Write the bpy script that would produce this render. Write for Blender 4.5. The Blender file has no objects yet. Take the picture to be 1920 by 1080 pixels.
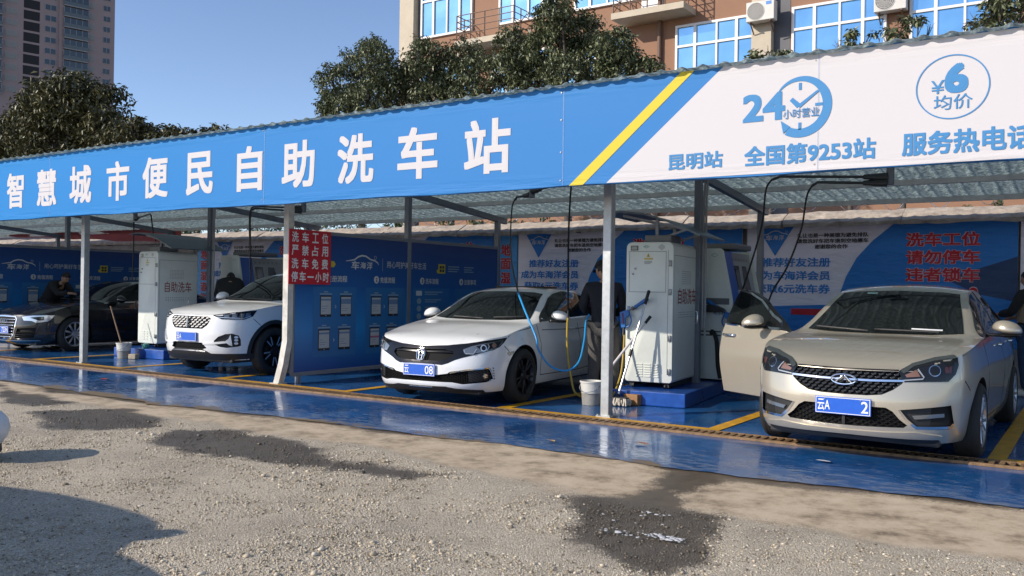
import bpy, bmesh, math, random
import numpy as np
from mathutils import Vector, Matrix, noise as mnoise
from mathutils.bvhtree import BVHTree
from mathutils.geometry import delaunay_2d_cdt
rad = math.radians
S = bpy.context.scene
COL = S.collection
random.seed(7)

# ------------------------------------------------------------------ camera
cam = bpy.data.cameras.new("camera")
cam.sensor_width = 36.0
cam.lens = 1663.84 * 36 / 1920
cam.clip_start = 0.05
cam.clip_end = 2000
cam_o = bpy.data.objects.new("camera", cam)
COL.objects.link(cam_o)
YAW, PITCH, ROLL = 0.5855, 0.0027, 0.0156
_f = Vector((-math.sin(YAW) * math.cos(PITCH), math.cos(YAW) * math.cos(PITCH), math.sin(PITCH)))
_r = Vector((math.cos(YAW), math.sin(YAW), 0))
_u = _r.cross(_f)
_r2 = _r * math.cos(ROLL) + _u * math.sin(ROLL)
_u2 = _u * math.cos(ROLL) - _r * math.sin(ROLL)
_m = Matrix((_r2, _u2, -_f)).transposed().to_4x4()
_m.translation = Vector((4.445, -8.592, 1.351))
cam_o.matrix_world = _m
S.camera = cam_o

# ------------------------------------------------------------------ light
SUN_EL, SUN_AZ = rad(26.5), rad(35.0)          # sun stands behind the viewer, a little to the left
sun_dir = Vector((-math.sin(SUN_AZ) * math.cos(SUN_EL), -math.cos(SUN_AZ) * math.cos(SUN_EL), math.sin(SUN_EL)))
W = bpy.data.worlds.new("World")
S.world = W
W.use_nodes = True
wn = W.node_tree
sky = wn.nodes.new("ShaderNodeTexSky")
sky.sky_type = 'NISHITA'
sky.sun_disc = False
sky.sun_elevation = SUN_EL
sky.sun_rotation = math.atan2(sun_dir.x, sun_dir.y)
sky.altitude = 1900
sky.air_density = 1.0
sky.dust_density = 1.0
sky.ozone_density = 4.0
bg = wn.nodes["Background"]
bg.inputs[1].default_value = 0.15
tint = wn.nodes.new("ShaderNodeMix")              # multiplies the sky colour down in green and blue
tint.data_type = 'RGBA'; tint.blend_type = 'MULTIPLY'; tint.inputs[0].default_value = 1.0
tint.inputs[7].default_value = (1.0, .86, .80, 1)
wn.links.new(sky.outputs[0], tint.inputs[6])
wn.links.new(tint.outputs[2], bg.inputs[0])
sl = bpy.data.lights.new("sun", 'SUN')
sl.energy = 3.0
sl.angle = rad(0.5)
sl.color = (1.0, 0.91, 0.79)
so = bpy.data.objects.new("sun", sl)
COL.objects.link(so)
so.rotation_euler = sun_dir.to_track_quat('Z', 'Y').to_euler()
S.view_settings.view_transform = 'Standard'
S.view_settings.look = 'None'
S.view_settings.exposure = 0.68
S.view_settings.gamma = 1.0
S.cycles.max_bounces = 8
S.cycles.glossy_bounces = 4
S.cycles.diffuse_bounces = 4
S.cycles.transmission_bounces = 6
S.cycles.use_denoising = True

# ------------------------------------------------------------------ materials
MATS = {}
def mat(name, col=(.5, .5, .5), rough=.5, metal=0.0, var=0.0, vscale=8.0, bump=0.0, bscale=40.0, coat=0.0, spec=None, alpha=None, trans=0.0, ior=None):
    """principled material; var mottles the colour, bump roughens the surface (object coordinates)"""
    if name in MATS:
        return MATS[name]
    m = bpy.data.materials.new(name)
    m.use_nodes = True
    nt = m.node_tree
    b = nt.nodes["Principled BSDF"]
    b.inputs["Base Color"].default_value = (*col, 1)
    b.inputs["Roughness"].default_value = rough
    b.inputs["Metallic"].default_value = metal
    if coat:
        b.inputs["Coat Weight"].default_value = coat
        b.inputs["Coat Roughness"].default_value = 0.04
    if spec is not None:
        b.inputs["Specular IOR Level"].default_value = spec
    if ior: b.inputs["IOR"].default_value = ior
    if trans: b.inputs["Transmission Weight"].default_value = trans
    if alpha is not None: b.inputs["Alpha"].default_value = alpha
    if var or bump:
        tc = nt.nodes.new("ShaderNodeTexCoord")
        if var:
            n = nt.nodes.new("ShaderNodeTexNoise")
            n.inputs["Scale"].default_value = vscale
            n.inputs["Detail"].default_value = 6
            n.inputs["Roughness"].default_value = .65
            nt.links.new(tc.outputs["Object"], n.inputs["Vector"])
            r = nt.nodes.new("ShaderNodeValToRGB")
            r.color_ramp.elements[0].position = .3
            r.color_ramp.elements[1].position = .7
            r.color_ramp.elements[0].color = (*[c * (1 - var) for c in col], 1)
            r.color_ramp.elements[1].color = (*[min(1, c * (1 + var)) for c in col], 1)
            nt.links.new(n.outputs["Fac"], r.inputs[0])
            nt.links.new(r.outputs[0], b.inputs["Base Color"])
            rr = nt.nodes.new("ShaderNodeMapRange")
            rr.inputs[3].default_value = max(0, rough - .08)
            rr.inputs[4].default_value = min(1, rough + .08)
            nt.links.new(n.outputs["Fac"], rr.inputs[0])
            nt.links.new(rr.outputs[0], b.inputs["Roughness"])
        if bump:
            n2 = nt.nodes.new("ShaderNodeTexNoise")
            n2.inputs["Scale"].default_value = bscale
            n2.inputs["Detail"].default_value = 5
            nt.links.new(tc.outputs["Object"], n2.inputs["Vector"])
            bp = nt.nodes.new("ShaderNodeBump")
            bp.inputs["Strength"].default_value = bump
            bp.inputs["Distance"].default_value = .02
            nt.links.new(n2.outputs["Fac"], bp.inputs["Height"])
            nt.links.new(bp.outputs[0], b.inputs["Normal"])
    MATS[name] = m
    return m

# ------------------------------------------------------------------ object helpers
def link(name, me, m=None, parent=None):
    o = bpy.data.objects.new(name, me)
    COL.objects.link(o)
    if m is not None and len(me.materials) == 0:
        me.materials.append(m)
    if parent is not None:
        o.parent = parent
    return o

def tag(o, label=None, cat=None, group=None, kind=None):
    if label: o["label"] = label
    if cat: o["category"] = cat
    if group: o["group"] = group
    if kind: o["kind"] = kind
    return o

def empty(name, loc=(0, 0, 0), rz=0.0):
    o = bpy.data.objects.new(name, None)
    o.empty_display_size = .2
    o.location = loc
    o.rotation_euler = (0, 0, rz)
    COL.objects.link(o)
    return o

def kids(o):
    return [c for c in bpy.data.objects if c.parent == o]

def copy_tree(o, parent=None):
    c = o.copy()
    COL.objects.link(c)
    c.parent = parent
    for ch in kids(o):
        copy_tree(ch, c)
    return c

def smooth(me, angle=35):
    me.polygons.foreach_set("use_smooth", [True] * len(me.polygons))
    me.set_sharp_from_angle(angle=rad(angle))

class MB:
    """collects shapes, then links them as one mesh object"""
    def __init__(s): s.bm = bmesh.new(); s.mi = 0
    def _mi(s, faces):
        for f in faces: f.material_index = s.mi
    def box(s, c, d, rot=None, bev=0.0):
        m = Matrix.Translation(Vector(c))
        if rot is not None: m = m @ rot
        m = m @ Matrix.Diagonal((d[0], d[1], d[2], 1))
        r = bmesh.ops.create_cube(s.bm, size=1.0, matrix=m)
        fs = set(f for v in r['verts'] for f in v.link_faces)
        if bev > 0:
            es = set(e for v in r['verts'] for e in v.link_edges)
            rb = bmesh.ops.bevel(s.bm, geom=list(es), offset=bev, segments=2, affect='EDGES', profile=.5)
            fs = set(f for f in fs if f.is_valid) | set(rb['faces'])
        s._mi(fs)
        return s
    def bar(s, a, b, w, h, up=(0, 0, 1), bev=0.0):
        a, b = Vector(a), Vector(b); d = b - a
        L = d.length; y = d.normalized(); upv = Vector(up)
        x = y.cross(upv)
        if x.length < 1e-4: x = y.cross(Vector((1, 0, 0)))
        x.normalize(); z = x.cross(y)
        return s.box((a + b) / 2, (w, L, h), Matrix((x, y, z)).transposed().to_4x4(), bev)
    def tube(s, pts, r, n=10, cap=True):
        pts = [Vector(p) for p in pts]
        rs = r if isinstance(r, (list, tuple)) else [r] * len(pts)
        rings = []
        up = None
        for i, p in enumerate(pts):
            t = (pts[min(i + 1, len(pts) - 1)] - pts[max(i - 1, 0)]).normalized()
            if up is None:
                up = t.orthogonal().normalized()
            up = (up - t * up.dot(t))
            if up.length < 1e-5: up = t.orthogonal()
            up.normalize(); sd = t.cross(up)
            rings.append([s.bm.verts.new(p + (up * math.cos(2 * math.pi * k / n) + sd * math.sin(2 * math.pi * k / n)) * rs[i]) for k in range(n)])
        fs = []
        for i in range(len(rings) - 1):
            for k in range(n):
                fs.append(s.bm.faces.new((rings[i][k], rings[i][(k + 1) % n], rings[i + 1][(k + 1) % n], rings[i + 1][k])))
        if cap:
            fs.append(s.bm.faces.new(rings[0][::-1])); fs.append(s.bm.faces.new(rings[-1]))
        s._mi(fs)
        return s
    def lathe(s, prof, n=32, m=None, close=False):
        """prof: list of (r, h) spun about local z; m places it"""
        m = m or Matrix.Identity(4)
        rings = [[s.bm.verts.new(m @ Vector((r * math.cos(2 * math.pi * k / n), r * math.sin(2 * math.pi * k / n), h))) for k in range(n)] for r, h in prof]
        fs = []
        P = len(rings)
        for i in range(P if close else P - 1):
            for k in range(n):
                fs.append(s.bm.faces.new((rings[i][k], rings[i][(k + 1) % n], rings[(i + 1) % P][(k + 1) % n], rings[(i + 1) % P][k])))
        s._mi(fs)
        return s
    def poly(s, pts):
        f = s.bm.faces.new([s.bm.verts.new(Vector(p)) for p in pts]); s._mi([f]); return s
    def prism(s, pts2, m, depth):
        """polygon in local xy extruded by depth along local z, placed by m"""
        a = [s.bm.verts.new(m @ Vector((p[0], p[1], 0))) for p in pts2]
        b = [s.bm.verts.new(m @ Vector((p[0], p[1], depth))) for p in pts2]
        n = len(a); fs = []
        fs.append(s.bm.faces.new(a[::-1])); fs.append(s.bm.faces.new(b))
        for i in range(n):
            fs.append(s.bm.faces.new((a[i], a[(i + 1) % n], b[(i + 1) % n], b[i])))
        s._mi(fs)
        return s
    def sphere(s, c, r, sc=(1, 1, 1), u=16, v=10, rot=None):
        m = Matrix.Translation(Vector(c))
        if rot is not None: m = m @ rot
        m = m @ Matrix.Diagonal((sc[0] * r, sc[1] * r, sc[2] * r, 1))
        q = bmesh.ops.create_uvsphere(s.bm, u_segments=u, v_segments=v, radius=1, matrix=m)
        s._mi(set(f for vv in q['verts'] for f in vv.link_faces))
        return s
    def mesh(s, name, normals=True):
        if normals: bmesh.ops.recalc_face_normals(s.bm, faces=s.bm.faces)
        me = bpy.data.meshes.new(name)
        s.bm.to_mesh(me); s.bm.free()
        return me
    def build(s, name, m, parent=None, sm=None, normals=True):
        me = s.mesh(name, normals)
        for x in (m if isinstance(m, (list, tuple)) else [m]): me.materials.append(x)
        if sm: smooth(me, sm)
        return link(name, me, None, parent)

# ------------------------------------------------------------------ writing
_glyph = {}
def text_bm(s, bold=0.0, lh=1.15, space=1.0):
    key = (s, bold, lh, space)
    if key in _glyph: return _glyph[key]
    c = bpy.data.curves.new('lettering', 'FONT')
    c.body = s; c.size = 1; c.fill_mode = 'FRONT'; c.align_x = 'CENTER'; c.space_line = lh; c.space_character = space
    c.resolution_u = 4
    o = bpy.data.objects.new('lettering', c); COL.objects.link(o)
    dg = bpy.context.evaluated_depsgraph_get()
    me = bpy.data.meshes.new_from_object(o.evaluated_get(dg))
    bpy.data.objects.remove(o); bpy.data.curves.remove(c)
    V = np.array([v.co[:] for v in me.vertices]); F = [tuple(p.vertices) for p in me.polygons]
    bpy.data.meshes.remove(me)
    if bold:
        vs, fs = [V], list(F); n = len(V)
        K = 8
        for k in range(K):
            d = np.array([((1, 1), (1, 0), (1, -1), (0, -1), (-1, -1), (-1, 0), (-1, 1), (0, 1))[k][i] * bold * .92 for i in (0, 1)] + [0])
            W_ = V + d; W_[:, 2] = (k + 1) * 1.0
            vs.append(W_); fs += [tuple(i + n * (k + 1) for i in f) for f in F]
        V = np.concatenate(vs); F = fs
    lo, hi = V.min(0), V.max(0)
    V = V.copy()
    V[:, 0] = (V[:, 0] - lo[0]) / (hi[0] - lo[0]); V[:, 1] = (V[:, 1] - lo[1]) / (hi[1] - lo[1])
    _glyph[key] = (V, F)
    return V, F

class Sign:
    """flat artwork on a plane: u to the right, v up, n towards the viewer; every layer stands a few mm proud of the last"""
    def __init__(s, o, u, v=(0, 0, 1)):
        s.o = Vector(o); s.u = Vector(u).normalized(); s.v = Vector(v).normalized(); s.n = s.u.cross(s.v)
        s.L = {}
    def P(s, a, b, h): return s.o + s.u * a + s.v * b + s.n * h
    def lay(s, key, verts, faces):
        V, F = s.L.setdefault(key, ([], []))
        n = len(V); V += verts; F += [tuple(i + n for i in f) for f in faces]
    def text(s, key, txt, x0, x1, y0, y1, h=.006, bold=0.0, lh=1.15, skew=0.0, space=1.0):
        V, F = text_bm(txt, bold, lh, space)
        s.lay(key, [s.P(x0 + (x1 - x0) * p[0] + skew * (p[1] - .5) * (y1 - y0), y0 + (y1 - y0) * p[1], h + .00015 * p[2]) for p in V], F)
    def poly(s, key, pts, h=.004):
        n = len(pts)
        s.lay(key, [s.P(a, b, h) for a, b in pts], [tuple(range(n))])
    def rect(s, key, x0, x1, y0, y1, h=.004): s.poly(key, [(x0, y0), (x1, y0), (x1, y1), (x0, y1)], h)
    def strip(s, key, pts, w, h=.004, w2=None):
        """ribbon along a polyline; w may be a list"""
        n = len(pts); ws = w if isinstance(w, (list, tuple)) else [w] * n
        vs = []
        for i, (a, b) in enumerate(pts):
            p, q = pts[max(i - 1, 0)], pts[min(i + 1, n - 1)]
            d = Vector((q[0] - p[0], q[1] - p[1])).normalized()
            vs.append(s.P(a - d.y * ws[i] / 2, b + d.x * ws[i] / 2, h)); vs.append(s.P(a + d.y * ws[i] / 2, b - d.x * ws[i] / 2, h))
        s.lay(key, vs, [(2 * i, 2 * i + 1, 2 * i + 3, 2 * i + 2) for i in range(n - 1)])
    def ring(s, key, cx, cy, rx, ry, w, h=.004, a0=0, a1=360, n=48):
        pts = [(cx + rx * math.cos(rad(a0 + (a1 - a0) * k / n)), cy + ry * math.sin(rad(a0 + (a1 - a0) * k / n))) for k in range(n + 1)]
        s.strip(key, pts, w, h)
    def disc(s, key, cx, cy, rx, ry, h=.004, n=32):
        s.poly(key, [(cx + rx * math.cos(2 * math.pi * k / n), cy + ry * math.sin(2 * math.pi * k / n)) for k in range(n)], h)
    def build(s, parent, names):
        """names: key -> (object name, material)"""
        out = {}
        for key, (nm, m) in names.items():
            if key not in s.L: continue
            V, F = s.L[key]
            me = bpy.data.meshes.new(nm)
            me.from_pydata([tuple(v) for v in V], [], F)
            bm = bmesh.new(); bm.from_mesh(me)
            for f in bm.faces:
                f.normal_update()
                if f.normal.dot(s.n) < 0: f.normal_flip()
            bm.to_mesh(me); bm.free()
            out[key] = link(nm, me, m, parent)
        return out

# ------------------------------------------------------------------ cars
def pchip(tab):
    x = np.array([t[0] for t in tab], float); y = np.array([t[1] for t in tab], float)
    h = np.diff(x); d = np.diff(y) / h
    m = np.zeros(len(x))
    for i in range(1, len(x) - 1):
        if d[i - 1] * d[i] > 0:
            w1 = 2 * h[i] + h[i - 1]; w2 = h[i] + 2 * h[i - 1]
            m[i] = (w1 + w2) / (w1 / d[i - 1] + w2 / d[i])
    m[0], m[-1] = d[0], d[-1]
    def f(q):
        q = min(max(q, x[0]), x[-1])
        i = min(max(int(np.searchsorted(x, q)) - 1, 0), len(h) - 1)
        t = (q - x[i]) / h[i]
        return float((1 + 2 * t) * (1 - t) ** 2 * y[i] + t * (1 - t) ** 2 * h[i] * m[i] + t * t * (3 - 2 * t) * y[i + 1] + t * t * (t - 1) * h[i] * m[i + 1])
    return f

def outline(pts, n=150):
    P = np.array(pts, float)
    s = np.concatenate([[0], np.cumsum(np.hypot(*np.diff(P, axis=0).T))])
    fw, fl = pchip(list(zip(s, P[:, 0]))), pchip(list(zip(s, P[:, 1])))
    q = np.linspace(0, s[-1], n)
    O = np.array([[fw(a), fl(a)] for a in q]); O[0, 0] = 0; O[-1, 0] = 0
    T = np.gradient(O, axis=0); T /= np.linalg.norm(T, axis=1)[:, None]
    N = np.stack([T[:, 1], -T[:, 0]], 1)           # outward normal (w, l)
    N[0] = (0, -1); N[-1] = (0, 1)
    return O, N

def car_body(sp):
    """half shell (w >= 0) welded to its mirror image: lower shell swept round the plan outline, bonnet, glasshouse and boot on top"""
    O, N = outline(sp['plan'])
    pf, ps, pr = pchip(sp['front']), pchip(sp['side']), pchip(sp['rear'])
    zt, zb = pchip(sp['ztop']), pchip(sp['zbot'])
    zc = pchip(sp['zc'])
    nr = 18
    bm = bmesh.new()
    n = len(O)
    low = []
    for i in range(n):
        row = []
        l0 = O[i, 1]; a, b = zb(l0), zt(l0)
        wf, wr_, ws = max(0, -N[i, 1]) ** 2, max(0, N[i, 1]) ** 2, N[i, 0] ** 2
        for k in range(nr + 1):
            z = a + (b - a) * k / nr
            d = wf * pf(z) + ws * ps(z) + wr_ * pr(z)
            w, l = O[i] - N[i] * d
            row.append((max(w, 0.0) if 0 < i < n - 1 else 0.0, l, z))
        low.append(row)
    # keep l monotone at the top edge so the deck grid does not fold
    top = []
    G = sp['gh']; l0g, l1g = G[0][0], G[-1][0]
    cr = sp.get('crown', 2.6)
    def base_rail(we, ze, zcen):
        return .86 * we, ze + (zcen - ze) * (1 - .86 ** cr)
    edge = [r[-1] for r in low]
    def at_edge(l):
        best = min(range(n), key=lambda i: abs(edge[i][1] - l) + (5 if edge[i][0] < .3 else 0)); return edge[best]
    def anchor(l):
        e = at_edge(l); return base_rail(e[0], e[2], max(zc(l), e[2]))
    a0, a1 = anchor(l0g), anchor(l1g)
    gw = pchip([(l0g, a0[0])] + [(g[0], g[1]) for g in G[1:-1]] + [(l1g, a1[0])])
    gz_ = pchip([(l0g, a0[1])] + [(g[0], g[2]) for g in G[1:-1]] + [(l1g, a1[1])])
    for i in range(n):
        we, le, ze = edge[i]
        zcen = max(zc(le), ze)
        if l0g < le < l1g:
            wr_, zr = gw(le), gz_(le); wr_ = min(wr_, we - .005)
            gh = min(1, max(0, (zr - ze) / .12))
        else:
            wr_, zr = base_rail(we, ze, zcen); gh = 0
        if i in (0, n - 1):
            wr_ = 0; zr = zcen = ze
        row = []
        bw, bz = we - .022 * gh, ze + .012 * gh
        for k in range(1, 5):
            t = (k - 1) / 3
            if gh == 0:
                w = we + (wr_ - we) * k / 4
                z = ze + (zcen - ze) * (1 - (w / we) ** cr if we > 1e-6 else 0)
            else:
                w = bw + (wr_ - bw) * t + .018 * math.sin(math.pi * t) * gh
                z = bz + (zr - bz) * t
            row.append((w, le, z))
        wr2, zr2 = row[-1][0], row[-1][2]
        q = 2.2 if gh > 0 else cr
        for k in range(1, 8):
            t = 1 - k / 7
            w = wr2 * t
            if gh == 0:
                z = ze + (zcen - ze) * (1 - (w / we) ** cr if we > 1e-6 else 0)
            else:
                z = zr2 + (zcen - zr2) * (1 - t ** q)
            row.append((w, le, z))
        top.append(row)
    bot = [[(r[0][0] * t, r[0][1], r[0][2]) for t in (.75, .5, .25, 0)] for r in low]
    for sg in (1, -1):
        grid = []
        for i in range(n):
            pts = bot[i][::-1] + low[i] + top[i]
            grid.append([bm.verts.new((p[0] * sg, p[1], p[2])) for p in pts])
        for i in range(n - 1):
            for k in range(len(grid[0]) - 1):
                q = (grid[i][k], grid[i + 1][k], grid[i + 1][k + 1], grid[i][k + 1])
                bm.faces.new(q if sg > 0 else q[::-1])
    bmesh.ops.remove_doubles(bm, verts=bm.verts, dist=2e-4)
    bmesh.ops.dissolve_degenerate(bm, dist=1e-4, edges=bm.edges)
    bmesh.ops.recalc_face_normals(bm, faces=bm.faces)
    return bm

class Car:
    """one car: body, projected panels and lamps; car coordinates: x across, y from the nose back, z up"""
    def __init__(s, sp, name, loc, rz):
        s.sp = sp
        s.root = empty(name, (loc[0], loc[1], 0), rz)
        bm = car_body(sp)
        s.bvh = BVHTree.FromBMesh(bm)
        me = bpy.data.meshes.new('body'); bm.to_mesh(me); bm.free()
        s.me = me
        s.cut = MB()
    def hit(s, p, d):
        h = s.bvh.ray_cast(Vector(p), Vector(d).normalized())
        return h
    def surf(s, view, a, b):
        """view: 'f' (a=w,b=z), 'r', 's' (a=l,b=z, +w side), 't' (a=w,b=l), or an angle in degrees seen from front-left of car (a along the picture, b=z)"""
        if view == 'f': p, d = (a, -3, b), (0, 1, 0)
        elif view == 'r': p, d = (a, 9, b), (0, -1, 0)
        elif view == 's': p, d = (3, a, b), (-1, 0, 0)
        elif view == 't': p, d = (a, b, 4), (0, 0, -1)
        else:
            t = rad(view); e = Vector((math.cos(t), math.sin(t), 0)); dd = Vector((-math.sin(t), math.cos(t), 0))
            p, d = e * a + Vector((0, 0, b)) - dd * 6, dd
        h = s.hit(p, d)
        return h[0], h[1], Vector(d)
    def ceiling(s, l):
        """height of the roof rail or the shell edge at this length, the upper limit of anything on the flank"""
        G = s.sp['gh']
        e = pchip(s.sp['ztop'])(l)
        if G[1][0] <= l <= G[-2][0]: return max(e, float(np.interp(l, [g[0] for g in G[1:-1]], [g[2] for g in G[1:-1]])))
        if G[0][0] < l < G[1][0]: return e + (G[1][2] - e) * (l - G[0][0]) / (G[1][0] - G[0][0])
        if G[-2][0] < l < G[-1][0]: return e + (G[-2][2] - e) * (G[-1][0] - l) / (G[-1][0] - G[-2][0])
        return e
    def grid(s, view, poly, step=.035):
        """triangulated polygon laid on the body: list of (point, normal, dir), triangles, boundary loop"""
        P = []
        if view == 's':
            q = []
            for i in range(len(poly)):
                a, b = Vector(poly[i]), Vector(poly[(i + 1) % len(poly)])
                k = max(1, int((b - a).length / .08))
                for j in range(k):
                    c = a.lerp(b, j / k); q.append((c.x, min(c.y, s.ceiling(c.x) - .012)))
            poly = q
        n = len(poly)
        for i in range(n):
            a, b = Vector(poly[i]), Vector(poly[(i + 1) % n])
            k = max(1, int((b - a).length / step))
            for j in range(k): P.append(a.lerp(b, j / k))
        nb = len(P)
        ed = [(i, (i + 1) % nb) for i in range(nb)]
        xs = [p.x for p in P]; ys = [p.y for p in P]
        cx = np.arange(min(xs) + step / 2, max(xs), step); cy = np.arange(min(ys) + step / 2, max(ys), step)
        for x in cx:
            for y in cy:
                ins = False; dm = 9
                j = nb - 1
                for i in range(nb):
                    if (P[i].y > y) != (P[j].y > y) and x < (P[j].x - P[i].x) * (y - P[i].y) / (P[j].y - P[i].y) + P[i].x: ins = not ins
                    dm = min(dm, (P[i].x - x) ** 2 + (P[i].y - y) ** 2); j = i
                if ins and dm > (step * .4) ** 2: P.append(Vector((x, y)))
        V, E, F, *_ = delaunay_2d_cdt(P, ed, [], 1, 1e-6)
        pts = []
        for v in V:
            h = s.surf(view, v.x, v.y)
            pts.append(h)
        good = [i for i, h in enumerate(pts) if h[0] is not None]
        if len(good) < len(pts):
            for i, h in enumerate(pts):
                if h[0] is None:
                    j = min(good, key=lambda g: (V[g] - V[i]).length)
                    t = pts[j]
                    pts[i] = (t[0].copy(), t[1], t[2])
        return pts, F
    def slab(s, bm, view, poly, off, depth, mirror=True, step=.035, dirn=False, mi=0, only=None):
        pts, F = s.grid(view, poly, step)
        cnt = {}
        for f in F:
            for i in range(3):
                e = tuple(sorted((f[i], f[(i + 1) % 3]))); cnt[e] = cnt.get(e, 0) + 1
        for sg in ((1, -1) if mirror else (1,)):
            if only and sg != only: continue
            A, B = [], []
            for p, nrm, d in pts:
                o = -d if dirn else nrm
                a, b = p + o * off, p + o * (off - depth)
                A.append(bm.verts.new((a.x * sg, a.y, a.z))); B.append(bm.verts.new((b.x * sg, b.y, b.z)))
            fs = []
            for f in F:
                q = [A[i] for i in f]; r = [B[i] for i in f]
                try: fs.append(bm.faces.new(q)); fs.append(bm.faces.new(r[::-1]))
                except ValueError: pass
            for f in F:
                for i in range(3):
                    a, b = f[i], f[(i + 1) % 3]
                    if cnt[tuple(sorted((a, b)))] == 1:
                        try: fs.append(bm.faces.new((A[a], A[b], B[b], B[a])))
                        except ValueError: pass
            for f in fs: f.material_index = mi; f.smooth = True
    def panel(s, name, m, view, poly, off=.004, depth=.02, mirror=True, step=.035, parent=None, dirn=False, only=None, label=None):
        bm = bmesh.new()
        for pl in (poly if isinstance(poly[0][0], (list, tuple)) else [poly]):
            s.slab(bm, view, pl, off, depth, mirror, step, dirn, only=only)
        bmesh.ops.remove_doubles(bm, verts=bm.verts, dist=1e-5)
        bmesh.ops.recalc_face_normals(bm, faces=bm.faces)
        me = bpy.data.meshes.new(name); bm.to_mesh(me); bm.free()
        me.polygons.foreach_set("use_smooth", [True] * len(me.polygons)); me.set_sharp_from_angle(angle=rad(50))
        o = link(name, me, m, parent or s.root)
        if label: o["label"] = label
        return o
    def pair(s, name, m, view, poly, parents=None, **k):
        """the two sides as two objects"""
        out = []
        for i, sg in enumerate((1, -1)):
            out.append(s.panel(name, m, view, poly, mirror=True, only=sg, parent=parents[i] if parents else None, **k))
        return out
    def recess(s, view, poly, depth=.05, mirror=True, step=.03):
        s.slab(s.cut.bm, view, poly, .06, .06 + depth, mirror, step, dirn=True, mi=1)
    def line(s, view, pts, w):
        """a thin band polygon along a polyline (for shut lines, trim)"""
        n = len(pts); L, R = [], []
        for i in range(n):
            p, q = pts[max(i - 1, 0)], pts[min(i + 1, n - 1)]
            d = Vector((q[0] - p[0], q[1] - p[1])).normalized()
            L.append((pts[i][0] - d.y * w / 2, pts[i][1] + d.x * w / 2)); R.append((pts[i][0] + d.y * w / 2, pts[i][1] - d.x * w / 2))
        return L + R[::-1]
    def finish(s, paint, dark):
        """cut wheel wells and openings, link the body"""
        sp = s.sp
        c = s.cut; c.mi = 1
        for l in (sp['fo'], sp['fo'] + sp['wb']):
            for sg in (1, -1):
                c.lathe([(0.001, 0), (sp['R'] + sp['gap'], 0), (sp['R'] + sp['gap'], .55), (0.001, .55)], 40,
                        Matrix.Translation((sg * (sp['hw'] - .30) if sg > 0 else -(sp['hw'] - .30), l, sp['R'])) @ Matrix.Rotation(rad(90) * sg, 4, 'Y'))
        bmesh.ops.remove_doubles(c.bm, verts=c.bm.verts, dist=1e-5)
        bmesh.ops.recalc_face_normals(c.bm, faces=c.bm.faces)
        cm = bpy.data.meshes.new('cutter'); c.bm.to_mesh(cm); c.bm.free()
        cm.materials.append(paint); cm.materials.append(dark)
        s.me.materials.append(paint); s.me.materials.append(dark)
        o = bpy.data.objects.new('body', s.me); COL.objects.link(o)
        co = bpy.data.objects.new('cutter', cm); COL.objects.link(co)
        md = o.modifiers.new('b', 'BOOLEAN'); md.operation = 'DIFFERENCE'; md.object = co; md.solver = 'EXACT'; md.use_self = True
        try: md.material_mode = 'INDEX'
        except Exception: pass
        dg = bpy.context.evaluated_depsgraph_get()
        me2 = bpy.data.meshes.new_from_object(o.evaluated_get(dg))
        o.modifiers.remove(md)
        o.data = me2; me2.name = 'body'
        bpy.data.objects.remove(co); bpy.data.meshes.remove(cm)
        me2.polygons.foreach_set("use_smooth", [True] * len(me2.polygons)); me2.set_sharp_from_angle(angle=rad(38))
        o.parent = s.root
        s.body = o
        return o
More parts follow.
